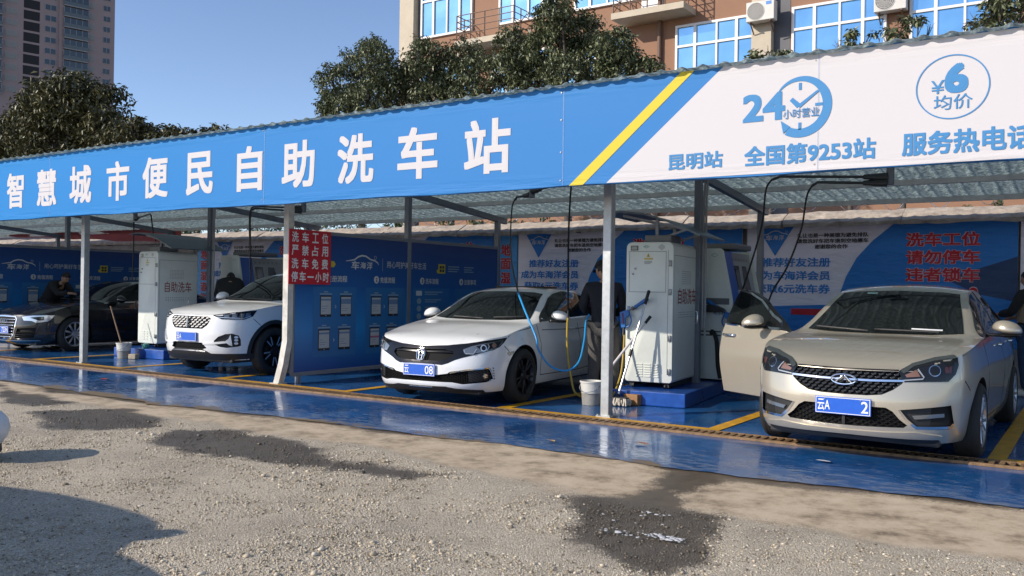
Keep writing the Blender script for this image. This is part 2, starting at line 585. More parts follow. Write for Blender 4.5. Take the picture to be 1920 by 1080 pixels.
    def wheels(s, style, tyre_m, rim_m, dark_m, rim2=None, steer=0.0):
        sp = s.sp; R = sp['R']; wd = .215
        rr = R * sp.get('rimf', .70)
        first = None
        for ax, l in enumerate((sp['fo'], sp['fo'] + sp['wb'])):
            for sg in (1, -1):
                w = empty('wheel', (sg * (sp['track'] / 2), l, R), 0)
                w.parent = s.root
                w.rotation_euler = (0, rad(90) * sg, 0) if not (steer and ax == 0) else Matrix.Rotation(rad(steer), 3, 'Z').to_4x4().to_euler()
                if steer and ax == 0: w.rotation_euler = (Matrix.Rotation(rad(steer), 3, 'Z') @ Matrix.Rotation(rad(90) * sg, 3, 'Y')).to_euler()
                if first is None:
                    first = w
                    h = wd / 2
                    t = MB()
                    t.lathe([(rr - .012, h - .035), (rr + .008, h - .008), (rr + .03, h + .003), (R - .035, h - .002), (R - .012, h - .018), (R, h - .04), (R + .0005, 0), (R, -h + .04), (R - .02, -h + .015), (rr, -h)], 56)
                    t.mi = 0
                    for k in range(4):
                        t.lathe([(R + .002, h - .05 - k * .034 - .010), (R + .002, h - .05 - k * .034 + .004), (R - .004, h - .05 - k * .034 + .006)], 56)
                    t.build('tyre', tyre_m, w, 30)
                    r_ = MB()
                    r_.lathe([(rr - .012, h - .030), (rr + .004, h - .012), (rr + .010, h - .004), (rr - .006, h - .006), (rr - .022, h - .022), (rr - .03, h - .05), (rr - .035, -h)], 48)
                    sn = style['n']
                    for k in range(sn):
                        a0 = 2 * math.pi * k / sn
                        for da in style['split']:
                            rm = Matrix.Rotation(a0, 4, 'Z')
                            ang = rad(da)
                            p0 = Vector((.05 * math.cos(ang * .5), .05 * math.sin(ang * .5), h - .028)); p1 = Vector(((rr - .014) * math.cos(ang), (rr - .014) * math.sin(ang), h - .016))
                            r_.bar(rm @ p0, rm @ p1, style['w'], .022, up=(0, 0, 1), bev=.005)
                    r_.lathe([(.001, h - .012), (.055, h - .014), (.066, h - .026), (.066, h - .05)], 24)
                    for k in range(5):
                        a = 2 * math.pi * (k + .5) / 5
                        r_.lathe([(.001, h - .010), (.008, h - .010), (.009, h - .03)], 8, Matrix.Translation((.042 * math.cos(a), .042 * math.sin(a), 0)))
                    r_.build('rim', rim_m, w, 30)
                    if rim2:
                        q = MB()
                        for k in range(sn):
                            a0 = 2 * math.pi * k / sn
                            for da in style['split']:
                                rm = Matrix.Rotation(a0, 4, 'Z'); ang = rad(da)
                                p0 = Vector((.10 * math.cos(ang * .7), .10 * math.sin(ang * .7), h - .012)); p1 = Vector(((rr - .02) * math.cos(ang), (rr - .02) * math.sin(ang), h - .0035))
                                q.bar(rm @ p0, rm @ p1, style['w'] * .6, .004, up=(0, 0, 1))
                        q.build('spoke_facing', rim2, w)
                    d_ = MB()
                    d_.lathe([(.001, h - .075), (.15, h - .075), (.15, h - .095), (.001, h - .095)], 32)
                    d_.lathe([(.001, -h + .02), (rr - .036, -h + .02)], 32)
                    d_.build('brake_disc', dark_m, w)
                else:
                    for ch in kids(first):
                        c = ch.copy(); COL.objects.link(c); c.parent = w
    def mirror_housing(s, name, m, dm, c, size, glass=None, stalk=(-.16, -.02, -.05)):
        """door mirror: shell rounded in front and flat behind, dark base"""
        for sg in (1, -1):
            b = MB()
            b.sphere((sg * c[0], c[1], c[2]), 1, (size[0] / 2, size[1] / 2, size[2] / 2), 20, 14)
            for v in b.bm.verts:
                dy = v.co.y - c[1]
                if dy > .02: v.co.y = c[1] + .02 + (dy - .02) * .25
                if v.co.z < c[2]: v.co.z = c[2] + (v.co.z - c[2]) * .45
                t = (v.co.x * sg - c[0]) / (size[0] / 2)
                v.co.z += -.10 * size[2] * t
                v.co.y += .12 * size[1] * t * t
            o = b.build('door_mirror', m, s.root, 60)
            k = MB()
            k.bar((sg * (c[0] + stalk[0]), c[1] + stalk[1] + .02, c[2] + stalk[2]), (sg * (c[0] - .02), c[1], c[2] - size[2] * .30), .07, .03, bev=.008)
            k.sphere((sg * c[0], c[1], c[2] - size[2] * .30), 1, (size[0] * .46, size[1] * .36, size[2] * .12))
            k.build('mirror_base', dm, o, 50)

CIVIC = dict(L=4.658, hw=.90, fo=.93, wb=2.70, R=.325, gap=.05, track=1.60, rimf=.70,
 plan=[(0,0),(.25,.012),(.45,.05),(.62,.125),(.75,.245),(.83,.41),(.872,.65),(.893,1.0),(.90,1.6),(.90,2.8),(.895,3.3),(.875,3.9),(.82,4.3),(.70,4.52),(.45,4.625),(.2,4.652),(0,4.658)],
 front=[(.15,.12),(.20,.05),(.26,.01),(.34,0),(.46,.0),(.54,.02),(.62,.045),(.70,.075),(.75,.11),(.82,.17),(1.,.3)],
 side=[(.15,.10),(.20,.06),(.28,.035),(.42,.018),(.56,.004),(.68,.0),(.74,.012),(.84,.035),(.95,.06),(1.1,.10)],
 rear=[(.15,.14),(.3,.03),(.5,0),(.75,.02),(.95,.05),(1.1,.10)],
 ztop=[(.0,.708),(.10,.724),(.17,.754),(.28,.786),(.5,.81),(.6,.828),(.8,.868),(1.0,.90),(1.4,.952),(1.8,.975),(2.5,.99),(3.3,1.01),(3.9,1.03),(4.3,1.04),(4.66,1.05)],
 zbot=[(0,.17),(.5,.17),(1.2,.19),(3.4,.2),(4.66,.25)],
 zc=[(.08,.713),(.2,.785),(.5,.862),(.9,.93),(1.22,.96),(1.5,1.09),(1.8,1.225),(2.05,1.325),(2.25,1.372),(2.5,1.403),(2.8,1.416),(3.2,1.39),(3.6,1.305),(4.0,1.19),(4.35,1.10),(4.5,1.08),(4.66,1.05)],
 gh=[(1.42,0,0),(1.75,.70,1.12),(2.05,.63,1.265),(2.25,.60,1.325),(2.6,.58,1.365),(3.0,.58,1.355),(3.4,.59,1.285),(3.8,.62,1.17),(4.25,0,0)])
CHERY = dict(L=4.572, hw=.9125, fo=.92, wb=2.67, R=.315, gap=.05, track=1.62, rimf=.68,
 plan=[(0,0),(.25,.015),(.46,.06),(.63,.14),(.76,.26),(.84,.42),(.885,.66),(.905,1.0),(.9125,1.6),(.9125,2.8),(.905,3.3),(.885,3.85),(.83,4.22),(.70,4.44),(.45,4.54),(.2,4.567),(0,4.572)],
 front=[(.15,.13),(.20,.06),(.26,.015),(.36,0),(.50,.0),(.58,.012),(.66,.03),(.74,.05),(.80,.085),(.86,.13),(1.,.25)],
 side=[(.15,.10),(.20,.06),(.28,.035),(.42,.018),(.56,.004),(.68,.0),(.78,.012),(.88,.035),(.98,.06),(1.1,.10)],
 rear=[(.15,.14),(.3,.03),(.5,0),(.75,.02),(.95,.05),(1.1,.10)],
 ztop=[(.0,.75),(.1,.757),(.17,.81),(.30,.857),(.45,.888),(.7,.925),(1.0,.957),(1.4,.985),(1.8,.995),(2.5,1.01),(3.3,1.03),(3.9,1.06),(4.3,1.07),(4.6,1.08)],
 zbot=[(0,.18),(.5,.18),(1.2,.2),(3.4,.21),(4.66,.26)],
 zc=[(.08,.753),(.2,.82),(.5,.905),(.9,.965),(1.22,.99),(1.5,1.12),(1.8,1.26),(2.05,1.365),(2.25,1.425),(2.5,1.465),(2.8,1.482),(3.2,1.46),(3.6,1.37),(3.95,1.22),(4.2,1.12),(4.4,1.11),(4.6,1.08)],
 gh=[(1.42,0,0),(1.75,.71,1.15),(2.05,.64,1.31),(2.25,.61,1.38),(2.6,.59,1.425),(3.0,.59,1.42),(3.4,.60,1.345),(3.8,.64,1.18),(4.15,0,0)])
SUV = dict(L=4.462, hw=.9285, fo=.90, wb=2.68, R=.362, gap=.06, track=1.64, rimf=.70,
 plan=[(0,0),(.25,.012),(.46,.05),(.64,.13),(.77,.25),(.85,.42),(.90,.66),(.92,1.0),(.9285,1.6),(.9285,2.8),(.92,3.3),(.90,3.85),(.84,4.18),(.70,4.36),(.45,4.44),(.2,4.458),(0,4.462)],
 front=[(.2,.16),(.28,.08),(.36,.03),(.48,.005),(.62,.0),(.72,.012),(.82,.03),(.92,.06),(.98,.10),(1.04,.16),(1.2,.3)],
 side=[(.2,.09),(.28,.05),(.36,.03),(.52,.016),(.66,.004),(.80,.0),(.90,.012),(1.0,.035),(1.08,.055),(1.2,.09)],
 rear=[(.2,.14),(.3,.05),(.6,0),(.85,.02),(1.05,.05),(1.2,.08)],
 ztop=[(.0,.905),(.1,.915),(.3,.967),(.58,1.003),(.8,1.035),(1.0,1.06),(1.4,1.085),(1.8,1.095),(2.5,1.11),(3.3,1.14),(3.9,1.17),(4.3,1.18),(4.5,1.18)],
 zbot=[(0,.24),(.5,.24),(1.2,.25),(3.4,.26),(4.5,.3)],
 zc=[(.08,.908),(.2,.97),(.5,1.035),(.9,1.08),(1.15,1.10),(1.4,1.23),(1.7,1.38),(1.95,1.49),(2.15,1.555),(2.4,1.605),(2.8,1.638),(3.2,1.63),(3.6,1.585),(3.9,1.52),(4.1,1.42),(4.3,1.24),(4.46,1.18)],
 gh=[(1.36,0,0),(1.65,.73,1.25),(1.95,.66,1.43),(2.15,.635,1.505),(2.5,.615,1.565),(3.0,.61,1.575),(3.5,.62,1.53),(3.9,.64,1.43),(4.38,0,0)])
AUDI = dict(L=5.036, hw=.937, fo=.93, wb=3.012, R=.338, gap=.045, track=1.66, rimf=.70,
 plan=[(0,0),(.25,.012),(.46,.045),(.64,.12),(.77,.24),(.855,.42),(.90,.66),(.925,1.0),(.937,1.6),(.937,3.0),(.93,3.6),(.905,4.25),(.85,4.66),(.72,4.89),(.45,5.0),(.2,5.03),(0,5.036)],
 front=[(.15,.12),(.20,.05),(.26,.01),(.36,0),(.50,.0),(.60,.015),(.70,.035),(.76,.06),(.80,.10),(.88,.16),(1.,.28)],
 side=[(.15,.10),(.20,.06),(.28,.035),(.42,.018),(.56,.006),(.70,.0),(.80,.008),(.88,.03),(.98,.06),(1.1,.10)],
 rear=[(.15,.14),(.3,.03),(.5,0),(.75,.02),(.95,.05),(1.1,.10)],
 ztop=[(.0,.72),(.1,.725),(.2,.735),(.5,.80),(.75,.875),(1.0,.925),(1.5,.965),(1.9,.98),(2.8,.995),(3.6,1.01),(4.3,1.03),(4.7,1.03),(5.1,1.03)],
 zbot=[(0,.16),(.5,.16),(1.2,.18),(3.8,.19),(5.1,.24)],
 zc=[(.08,.725),(.2,.78),(.5,.87),(1.0,.945),(1.42,.98),(1.7,1.10),(2.0,1.235),(2.3,1.355),(2.5,1.405),(2.8,1.443),(3.1,1.455),(3.5,1.435),(3.9,1.355),(4.3,1.21),(4.6,1.09),(4.8,1.06),(5.05,1.03)],
 gh=[(1.60,0,0),(1.95,.72,1.13),(2.25,.65,1.28),(2.5,.615,1.355),(2.8,.60,1.40),(3.3,.60,1.40),(3.7,.61,1.33),(4.1,.65,1.18),(4.5,0,0)])

def sym(p): return p + [(-a, b) for a, b in p[::-1] if a > 1e-4]

paint_white = mat('white_paint', (.80, .80, .79), .30, coat=1.0, var=.02, vscale=3)
paint_gold = mat('champagne_paint', (.52, .465, .37), .30, metal=.5, coat=1.0, var=.03, vscale=200)
paint_black = mat('black_paint', (.010, .009, .010), .25, coat=1.0)
black_gloss = mat('gloss_black_plastic', (.009, .009, .010), .10, spec=.4)
black_plastic = mat('black_plastic', (.022, .022, .023), .5, bump=.15, bscale=300)
black_dark = mat('dark_cavity', (.006, .006, .006), .8)
chrome = mat('chrome', (.78, .79, .8), .10, metal=1)
rubber = mat('tyre_rubber', (.018, .018, .018), .75, var=.2, vscale=20)
rim_dark = mat('dark_alloy', (.05, .05, .055), .32, metal=.8)
rim_silver = mat('silver_alloy', (.55, .56, .58), .3, metal=.9)
glass_car = mat('tinted_glass', (.008, .010, .010), .04, spec=.22)
lens_clear = mat('lamp_glass', (.16, .18, .20), .04, coat=1.0, spec=.8, metal=.35)
lens_dark = mat('dark_lamp_glass', (.012, .014, .017), .05, spec=.5)
led_white = mat('lamp_reflector', (.82, .84, .86), .15, metal=.6)
amber_m = mat('amber_lens', (.20, .105, .07), .15, coat=1.0)
red_lens = mat('red_lens', (.35, .01, .01), .15, coat=1.0)
plate_blue = mat('plate_blue', (.015, .11, .55), .35, var=.06, vscale=30)
plate_white = mat('plate_white', (.8, .8, .82), .4)
brake_m = mat('brake_iron', (.05, .045, .04), .5, metal=.6)
mesh_m = mat('grille_mesh', (.010, .010, .011), .6, spec=.08)

def plate(car, y, z, texts, tilt=0, rear=False):
    e = empty('licence_plate', (0, y, z)); e.parent = car.root
    if tilt: e.rotation_euler = (rad(tilt), 0, 0)
    b = MB(); b.box((0, 0, 0), (.44, .012, .14), bev=.004); b.build('plate_blank', plate_blue, e)
    s = Sign((0, -.0065, 0), (1, 0, 0))
    for k in (-1, 1):
        s.rect('w', -.212, .212, k * .0625 - .0025, k * .0625 + .0025, .001)
        s.rect('w', k * .2115 - .0025, k * .2115 + .0025, -.065, .065, .0015)
    for t, x0, x1 in texts: s.text('w', t, x0, x1, -.047, .047, .001, bold=.012)
    s.build(e, {'w': ('plate_lettering', plate_white)})
    for k in (-1, 1):
        bb = MB(); bb.sphere((k * .14, -.007, .052), .006); bb.build('plate_bolt', chrome, e, 60)
    return e

def hexmesh(car, view, poly, mx, mz, w=.008, off=-.02, name='grille_mesh', m=None, parent=None, slash=False):
    """fine lattice laid over an opening"""
    P = sym(poly) if view == 'f' else poly
    def inside(x, y):
        ins = False; j = len(P) - 1
        for i in range(len(P)):
            if (P[i][1] > y) != (P[j][1] > y) and x < (P[j][0] - P[i][0]) * (y - P[i][1]) / (P[j][1] - P[i][1]) + P[i][0]: ins = not ins
            j = i
        return ins
    xs = [p[0] for p in P]; ys = [p[1] for p in P]
    mb = MB()
    r = 0; z = min(ys) + mz / 2
    while z < max(ys):
        x = -math.ceil(max(abs(min(xs)), max(xs)) / mx) * mx + (mx / 2 if r % 2 else 0)
        while x < max(xs):
            if inside(x, z):
                h = car.surf(view, x, z)
                if h[0] is not None:
                    p = h[0] - h[2] * off
                    if slash: mb.bar(p + Vector((-mx * .30, 0, -mz * .12)), p + Vector((mx * .30, .008, mz * .12)), mz * .34, .012, up=(0, 1, 0), bev=.003)
                    else:
                        mb.bar(p + Vector((-mx * .5, 0, 0)), p + Vector((0, 0, mz * .5)), w, .012, up=(0, 1, 0))
                        mb.bar(p + Vector((0, 0, mz * .5)), p + Vector((mx * .5, 0, 0)), w, .012, up=(0, 1, 0))
            x += mx
        z += mz * .5 if not slash else mz * .5; r += 1
    return mb.build(name, m or mesh_m, parent or car.root, normals=False)

def windscreen(car, poly, trim=True):
    P = sym(poly)
    w = car.panel('windscreen', glass_car, 'f', P, off=.006, depth=.02, mirror=False, step=.05)
    return w

def wipers(car, pts):
    for a, b in pts:
        mb = MB()
        q = []
        for t in np.linspace(0, 1, 9):
            w = a[0] + (b[0] - a[0]) * t; z = a[1] + (b[1] - a[1]) * t
            h = car.surf('f', w, z)
            if h[0] is not None: q.append(h[0] + h[1] * .022)
        if len(q) > 2:
            mb.tube(q, .010, 6); mb.build('wiper', black_plastic, car.root, 60)

def underbody(car):
    sp = car.sp; b = MB()
    zb = sp['zbot'][2][1]
    b.box((0, sp['L'] / 2, zb - .01), (sp['hw'] * 1.5, sp['L'] - .5, .09), bev=.02)
    b.build('underbody', black_plastic, car.root)

def side_glass(car, frame, panes, belt=None, belt_m=None):
    car.pair('window_frame', black_gloss, 's', frame, off=.004, depth=.02, step=.06)
    for p in panes: car.pair('side_window', glass_car, 's', p, off=.008, depth=.02, step=.06)
    if belt: car.pair('window_trim', belt_m, 's', car.line('s', belt, .022), off=.012, depth=.02, step=.05)

def gaps(car, items):
    bm = bmesh.new()
    for view, pts, mir in items:
        car.slab(bm, view, car.line(view, pts, .009), .0015, .01, mir, .05)
    bmesh.ops.recalc_face_normals(bm, faces=bm.faces)
    me = bpy.data.meshes.new('panel_gap'); bm.to_mesh(me); bm.free()
    return link('panel_gap', me, black_dark, car.root)

def handles(car, pts, m):
    for l, z in pts:
        for sg in (1, -1):
            h = car.surf('s', l, z)
            b = MB()
            x = h[0].x * sg
            q = [Vector((x + sg * o, l + dl, z)) for dl, o in ((-.10, .004), (-.085, .028), (0, .034), (.085, .028), (.10, .004))]
            b.tube(q, [.010, .013, .014, .013, .010], 8)
            b.build('door_handle', m, car.root, 60)

def rear_end(car, lamp_z, plate_z):
    L = car.sp['L']
    car.pair('tail_lamp', red_lens, 'r', [(.42, lamp_z - .07), (.80, lamp_z - .05), (.82, lamp_z + .07), (.5, lamp_z + .06)], off=.006, depth=.03, step=.08)
    h = car.surf('r', 0, plate_z)
    b = MB(); b.box((0, h[0].y + .008, plate_z), (.44, .014, .14), bev=.004); b.build('rear_plate', plate_blue, car.root)

# --- white saloon in the second bay from the right
def build_civic():
    c = Car(CIVIC, 'parked_car', (-2.133, -.587), rad(5.35))
    maskp = [(0, .692), (.32, .712), (.53, .738), (.71, .771), (.84, .797), (.84, .741), (.825, .696), (.79, .661), (.70, .627), (.56, .583), (.43, .54), (.36, .504), (.29, .482), (.15, .488), (0, .49)]
    gr = [(0, .655), (.30, .66), (.40, .64), (.42, .60), (.36, .555), (.27, .528), (0, .522)]
    low = [(0, .357), (.20, .362), (.36, .386), (.39, .408), (.57, .441), (.76, .463), (.775, .45), (.79, .32), (.74, .291), (.53, .268), (.42, .287), (.26, .286), (0, .286)]
    c.recess('f', sym(gr), .03, False)
    c.recess('f', sym(low), .05, False)
    for l in (0,):
        pass
    c.finish(paint_white, black_dark)
    V = 34
    # black mask that carries grille and lamps, split in two bands round the opening
    M = [(0.0, .692), (.30, .711), (.533, .738), (.745, .771), (1.019, .796), (.974, .741), (.922, .696), (.85, .661), (.701, .627), (.532, .583), (.39, .54)]
    fa = c.panel('front_fascia', black_gloss, 'f', [(0, .690), (.32, .706), (.53, .730), (.60, .742), (.60, .72), (.53, .70), (.44, .665), (.40, .64), (.30, .66), (0, .655)], off=.004, depth=.03)
    c.panel('front_fascia', black_gloss, 'f', [(0, .522), (.27, .528), (.36, .555), (.42, .60), (.40, .64), (.44, .665), (.53, .70), (.53, .575), (.43, .54), (.36, .504), (.29, .482), (.15, .488), (0, .49)], off=.004, depth=.03)
    c.pair('lamp_surround', black_gloss, V, [(.52, .726), (.745, .766), (1.019, .796), (.974, .741), (.922, .696), (.85, .661), (.701, .627), (.532, .583), (.50, .575)], off=.005, depth=.03, step=.03)
    hl = c.pair('headlight', lens_clear, V, [(.494, .663), (.599, .703), (.762, .737), (.868, .753), (.965, .771), (.941, .729), (.913, .701), (.845, .669), (.718, .637), (.532, .606), (.503, .63)], off=.010, depth=.03, step=.03)
    n = 14
    circ = lambda a, z, r: [(a + r * math.cos(2 * math.pi * k / n), z + r * math.sin(2 * math.pi * k / n)) for k in range(n)]
    c.pair('lamp_bezel', lens_dark, V, [(.64, .70), (.80, .735), (.955, .765), (.90, .70), (.84, .672), (.715, .645)], parents=hl, off=.0125, depth=.01, step=.03)
    c.pair('projector', led_white, V, circ(.725, .681, .036), parents=hl, off=.015, depth=.01, step=.02)
    c.pair('projector_lens', black_gloss, V, circ(.725, .681, .026), parents=hl, off=.019, depth=.01, step=.02)
    c.pair('turn_lamp', amber_m, V, circ(.848, .712, .026), parents=hl, off=.015, depth=.01, step=.02)
    c.pair('daytime_lamp', mat('lamp_guide', (.42, .43, .44), .25, metal=.4), V, c.line('f', [(.507, .655), (.519, .618), (.608, .613), (.646, .67)], .010), parents=hl, off=.015, depth=.01, step=.02)
    c.pair('daytime_lamp', mat('lamp_guide', (.42, .43, .44), .25, metal=.4), V, c.line('f', [(.76, .655), (.79, .70), (.775, .725)], .010), parents=hl, off=.015, depth=.01, step=.02)
    c.panel('grille', mesh_m, 'f', sym(gr), off=-.022, depth=.005, mirror=False)
    c.panel('grille_bar', black_gloss, 'f', sym([(0, .635), (.36, .638), (.39, .625), (0, .62)]), off=.004, depth=.02, mirror=False)
    c.panel('bonnet_trim', chrome, 'f', sym([(0, .664), (.035, .664), (.0, .656)]), off=.010, depth=.01, mirror=False)
    hexmesh(c, 'f', low, .05, .03, .006, -.03, 'lower_mesh')
    # chrome edge of the lamp pockets and the fog lamps
    c.pair('bumper_trim', chrome, V, c.line('f', [(.345, .395), (.44, .418), (.533, .433), (.66, .446), (.786, .455), (.812, .43), (.851, .33), (.80, .308)], .016), off=.006, depth=.02, step=.025)
    c.pair('fog_lamp_panel', black_plastic, V, [(.55, .42), (.775, .438), (.80, .42), (.832, .335), (.76, .305), (.56, .29)], off=-.015, depth=.01, step=.03)
    fg = c.pair('fog_lamp', lens_clear, V, circ(.753, .363, .035), off=-.004, depth=.02, step=.02)
    c.pair('fog_lens', led_white, V, circ(.753, .363, .022), parents=fg, off=.0, depth=.01, step=.02)
    c.panel('front_lip', black_plastic, 'f', sym([(0, .232), (.33, .236), (.43, .218), (.70, .20), (.70, .172), (0, .172)]), off=.008, depth=.02, mirror=False)
    c.panel('lip_trim', chrome, 'f', sym([(0, .226), (.16, .227), (.16, .22), (0, .218)]), off=.011, depth=.01, mirror=False)
    mk = c.pair('side_marker', lens_clear, V, [(1.008, .622), (1.105, .637), (1.095, .602), (1.043, .583)], off=.006, depth=.01, step=.02)
    # badge: a letter H in a rounded frame
    b = MB()
    h = c.surf('f', 0, .59); y = h[0].y - .018; z = .588
    fr = [(-.052, .050), (-.030, .056), (.030, .056), (.052, .050), (.055, .03), (.046, -.04), (.034, -.054), (-.034, -.054), (-.046, -.04), (-.055, .03)]
    q = [Vector((x, y + (zz) * .25, z + zz)) for x, zz in fr]; q.append(q[0])
    b.tube(q, .006, 8)
    for sg in (1, -1): b.bar((sg * .030, y + .012, z + .05), (sg * .018, y - .012, z - .05), .015, .01, up=(0, 1, 0), bev=.003)
    b.bar((-.02, y, z - .004), (.02, y, z - .004), .016, .01, up=(0, 1, 0))
    b.build('badge', chrome, c.root, 40)
    plate(c, -.012, .417, [('云', -.20, -.14), ('08', .085, .198)])
    windscreen(c, [(0, .968), (.45, .974), (.70, .99), (.60, 1.19), (.535, 1.305), (.40, 1.325), (0, 1.336)])
    wipers(c, [((-.35, .985), (.12, .972)), ((.25, .985), (.62, 1.0))])
    side_glass(c, [(1.40, .955), (1.55, 1.02), (1.72, 1.095), (1.97, 1.225), (2.22, 1.315), (2.55, 1.352), (2.96, 1.332), (3.3, 1.262), (3.62, 1.14), (3.78, 1.055), (3.2, 1.02), (2.3, .995)],
               [[(1.72, 1.012), (1.80, 1.10), (2.0, 1.215), (2.24, 1.297), (2.50, 1.332), (2.53, 1.012)], [(2.61, 1.013), (2.58, 1.333), (2.96, 1.315), (3.28, 1.245), (3.55, 1.14), (3.55, 1.05), (3.2, 1.032)]])
    c.mirror_housing('door_mirror', paint_white, black_gloss, (.98, 1.73, 1.015), (.25, .20, .17))
    gaps(c, [('s', [(.60, .80), (.67, .835), (.81, .865), (1.02, .88), (1.22, .905)], True), ('s', [(.50, .70), (.60, .62)], True),
             ('s', [(1.33, .93), (1.36, .7), (1.40, .30)], True), ('s', [(2.56, 1.0), (2.57, .6), (2.55, .30)], True), ('s', [(1.40, .30), (2.55, .29), (3.3, .33)], True), ('s', [(3.62, 1.0), (3.55, .75), (3.30, .45)], True),
             ('s', [(1.45, .86), (2.5, .845), (3.6, .87)], True)])
    handles(c, [(2.36, .86), (3.36, .88)], paint_white)
    underbody(c)
    rear_end(c, .90, .75)
    b = MB(); b.sphere((0, 3.35, 1.365), 1, (.03, .09, .04)); b.build('roof_fin', paint_white, c.root, 60)
    bb = MB(); bb.box((0, 2.66, 1.402), (.80, .40, .02), bev=.008); bb.build('sunroof', glass_car, c.root)
    c.wheels(dict(n=5, split=(-11, 11), w=.026), rubber, rim_dark, brake_m)
    return tag(c.root, 'white saloon with black grille mask and dark wheels, hose looped along its side', 'car')

# --- champagne saloon with its front door open
def build_chery():
    c = Car(CHERY, 'parked_car', (2.705, -1.048), rad(-1.0))
    gr = [(0, .742), (.10, .744), (.40, .75), (.445, .68), (.43, .653), (.37, .604), (.29, .562), (.18, .549), (0, .547)]
    low = [(0, .455), (.16, .462), (.32, .461), (.37, .433), (.42, .373), (.475, .329), (.45, .308), (.11, .297), (0, .297)]
    fogp = [(.41, .447), (.76, .492), (.775, .335), (.75, .30), (.53, .305), (.47, .375)]
    c.recess('f', sym(gr), .04, False); c.recess('f', sym(low), .05, False)
    c.recess('f', fogp, .05, True)
    # opening left by the swung door (on the side away from the panel)
    door = [(1.34, .30), (1.34, .60), (1.36, .97), (1.50, 1.03), (1.75, 1.155), (2.05, 1.315), (2.26, 1.385), (2.48, 1.415), (2.47, 1.02), (2.45, .60), (2.42, .28)]
    c.slab(c.cut.bm, 's', door, .08, .30, True, .08, dirn=True, mi=1, only=-1)
    c.finish(paint_gold, black_dark)
    V = 11
    n = 16
    circ = lambda a, z, r: [(a + r * math.cos(2 * math.pi * k / n), z + r * math.sin(2 * math.pi * k / n)) for k in range(n)]
    hexmesh(c, 'f', gr, .055, .05, .008, -.015, 'grille', slash=True, m=mat('grille_studs', (.05, .05, .055), .25, metal=.7))
    c.panel('grille_backing', mesh_m, 'f', sym(gr), off=-.035, depth=.004, mirror=False)
    c.panel('grille_bar', chrome, 'f', sym([(0, .676), (.2, .677), (.445, .686), (.445, .670), (.2, .661), (0, .660)]), off=.006, depth=.03, mirror=False)
    hexmesh(c, 'f', low, .06, .036, .006, -.03, 'lower_mesh')
    c.panel('lower_bar', black_plastic, 'f', sym([(0, .455), (.012, .455), (.012, .297), (0, .297)]), off=-.01, depth=.02, mirror=False)
    hl = c.pair('headlight', lens_dark, V, [(.412, .751), (.511, .809), (.678, .858), (.819, .88), (.842, .863), (.848, .805), (.826, .737), (.772, .68), (.611, .676), (.452, .668)], off=.006, depth=.03, step=.03)
    c.pair('headlight_reflection', mat('lamp_reflection', (.05, .058, .058), .12), V, [(.45, .735), (.53, .79), (.678, .835), (.83, .862), (.842, .863), (.819, .88), (.678, .858), (.511, .809), (.425, .752)], parents=hl, off=.010, depth=.01, step=.03)  # lens reflection along the upper edge, painted as a grey-green band
    c.pair('projector', chrome, V, circ(.672, .762, .044), parents=hl, off=.010, depth=.01, step=.02)
    c.pair('projector_lens', lens_dark, V, circ(.672, .762, .037), parents=hl, off=.014, depth=.01, step=.02)
    c.pair('turn_lamp', amber_m, V, [(.458, .724), (.541, .762), (.568, .716), (.47, .706)], parents=hl, off=.010, depth=.01, step=.02)
    c.pair('corner_lamp', mat('deep_red_lens', (.06, .018, .016), .1, coat=1.0), V, [(.745, .79), (.795, .80), (.79, .745), (.75, .745)], parents=hl, off=.010, depth=.01, step=.02)
    c.pair('daytime_lamp', mat('lamp_guide', (.42, .43, .44), .25, metal=.4), V, c.line('f', [(.452, .682), (.585, .697), (.594, .71), (.553, .766)], .009), parents=hl, off=.013, depth=.01, step=.02)
    c.pair('fog_panel', black_plastic, 'f', fogp, off=-.04, depth=.004)
    c.pair('fog_lamp', lens_clear, 'f', [(.51, .405), (.73, .424), (.73, .395), (.53, .376)], off=-.02, depth=.015)
    c.pair('bumper_trim', chrome, 'f', [(.405, .447), (.425, .447), (.478, .375), (.54, .322), (.75, .325), (.765, .345), (.775, .34), (.76, .305), (.53, .303), (.462, .362)], off=.004, depth=.03, step=.03)
    c.panel('front_lip', paint_gold, 'f', sym([(0, .262), (.3, .266), (.53, .278), (.70, .25), (.70, .22), (0, .23)]), off=.012, depth=.02, mirror=False)
    c.panel('valance', black_plastic, 'f', sym([(0, .232), (.55, .228), (.68, .21), (.66, .18), (0, .18)]), off=.004, depth=.02, mirror=False)
    # oval badge with a peak inside
    b = MB(); h = c.surf('f', 0, .67); y = h[0].y - .03; z = .669
    q = [Vector((.098 * math.cos(t), y, z + .040 * math.sin(t))) for t in np.linspace(0, 2 * math.pi, 33)]
    b.tube(q, .007, 8)
    b.bar((-.062, y, z - .026), (-.006, y, z + .03), .012, .012, up=(0, 1, 0), bev=.003); b.bar((.062, y, z - .026), (.006, y, z + .03), .012, .012, up=(0, 1, 0), bev=.003)
    b.bar((-.028, y, z - .006), (.0, y, z + .018), .008, .012, up=(0, 1, 0)); b.bar((.028, y, z - .006), (.0, y, z + .018), .008, .012, up=(0, 1, 0))
    b.build('badge', chrome, c.root, 40)
    plate(c, -.014, .452, [('云A', -.20, -.10), ('2', .145, .20)])
    windscreen(c, [(0, 1.0), (.45, 1.004), (.69, 1.02), (.60, 1.25), (.55, 1.375), (.40, 1.392), (0, 1.405)])
    wipers(c, [((-.60, 1.03), (-.10, 1.006)), ((-.05, 1.02), (.50, 1.012))])
    c.panel('dash_card', plate_white, 'f', [(.26, 1.052), (.52, 1.046), (.52, 1.036), (.26, 1.042)], off=.008, depth=.01, mirror=False)
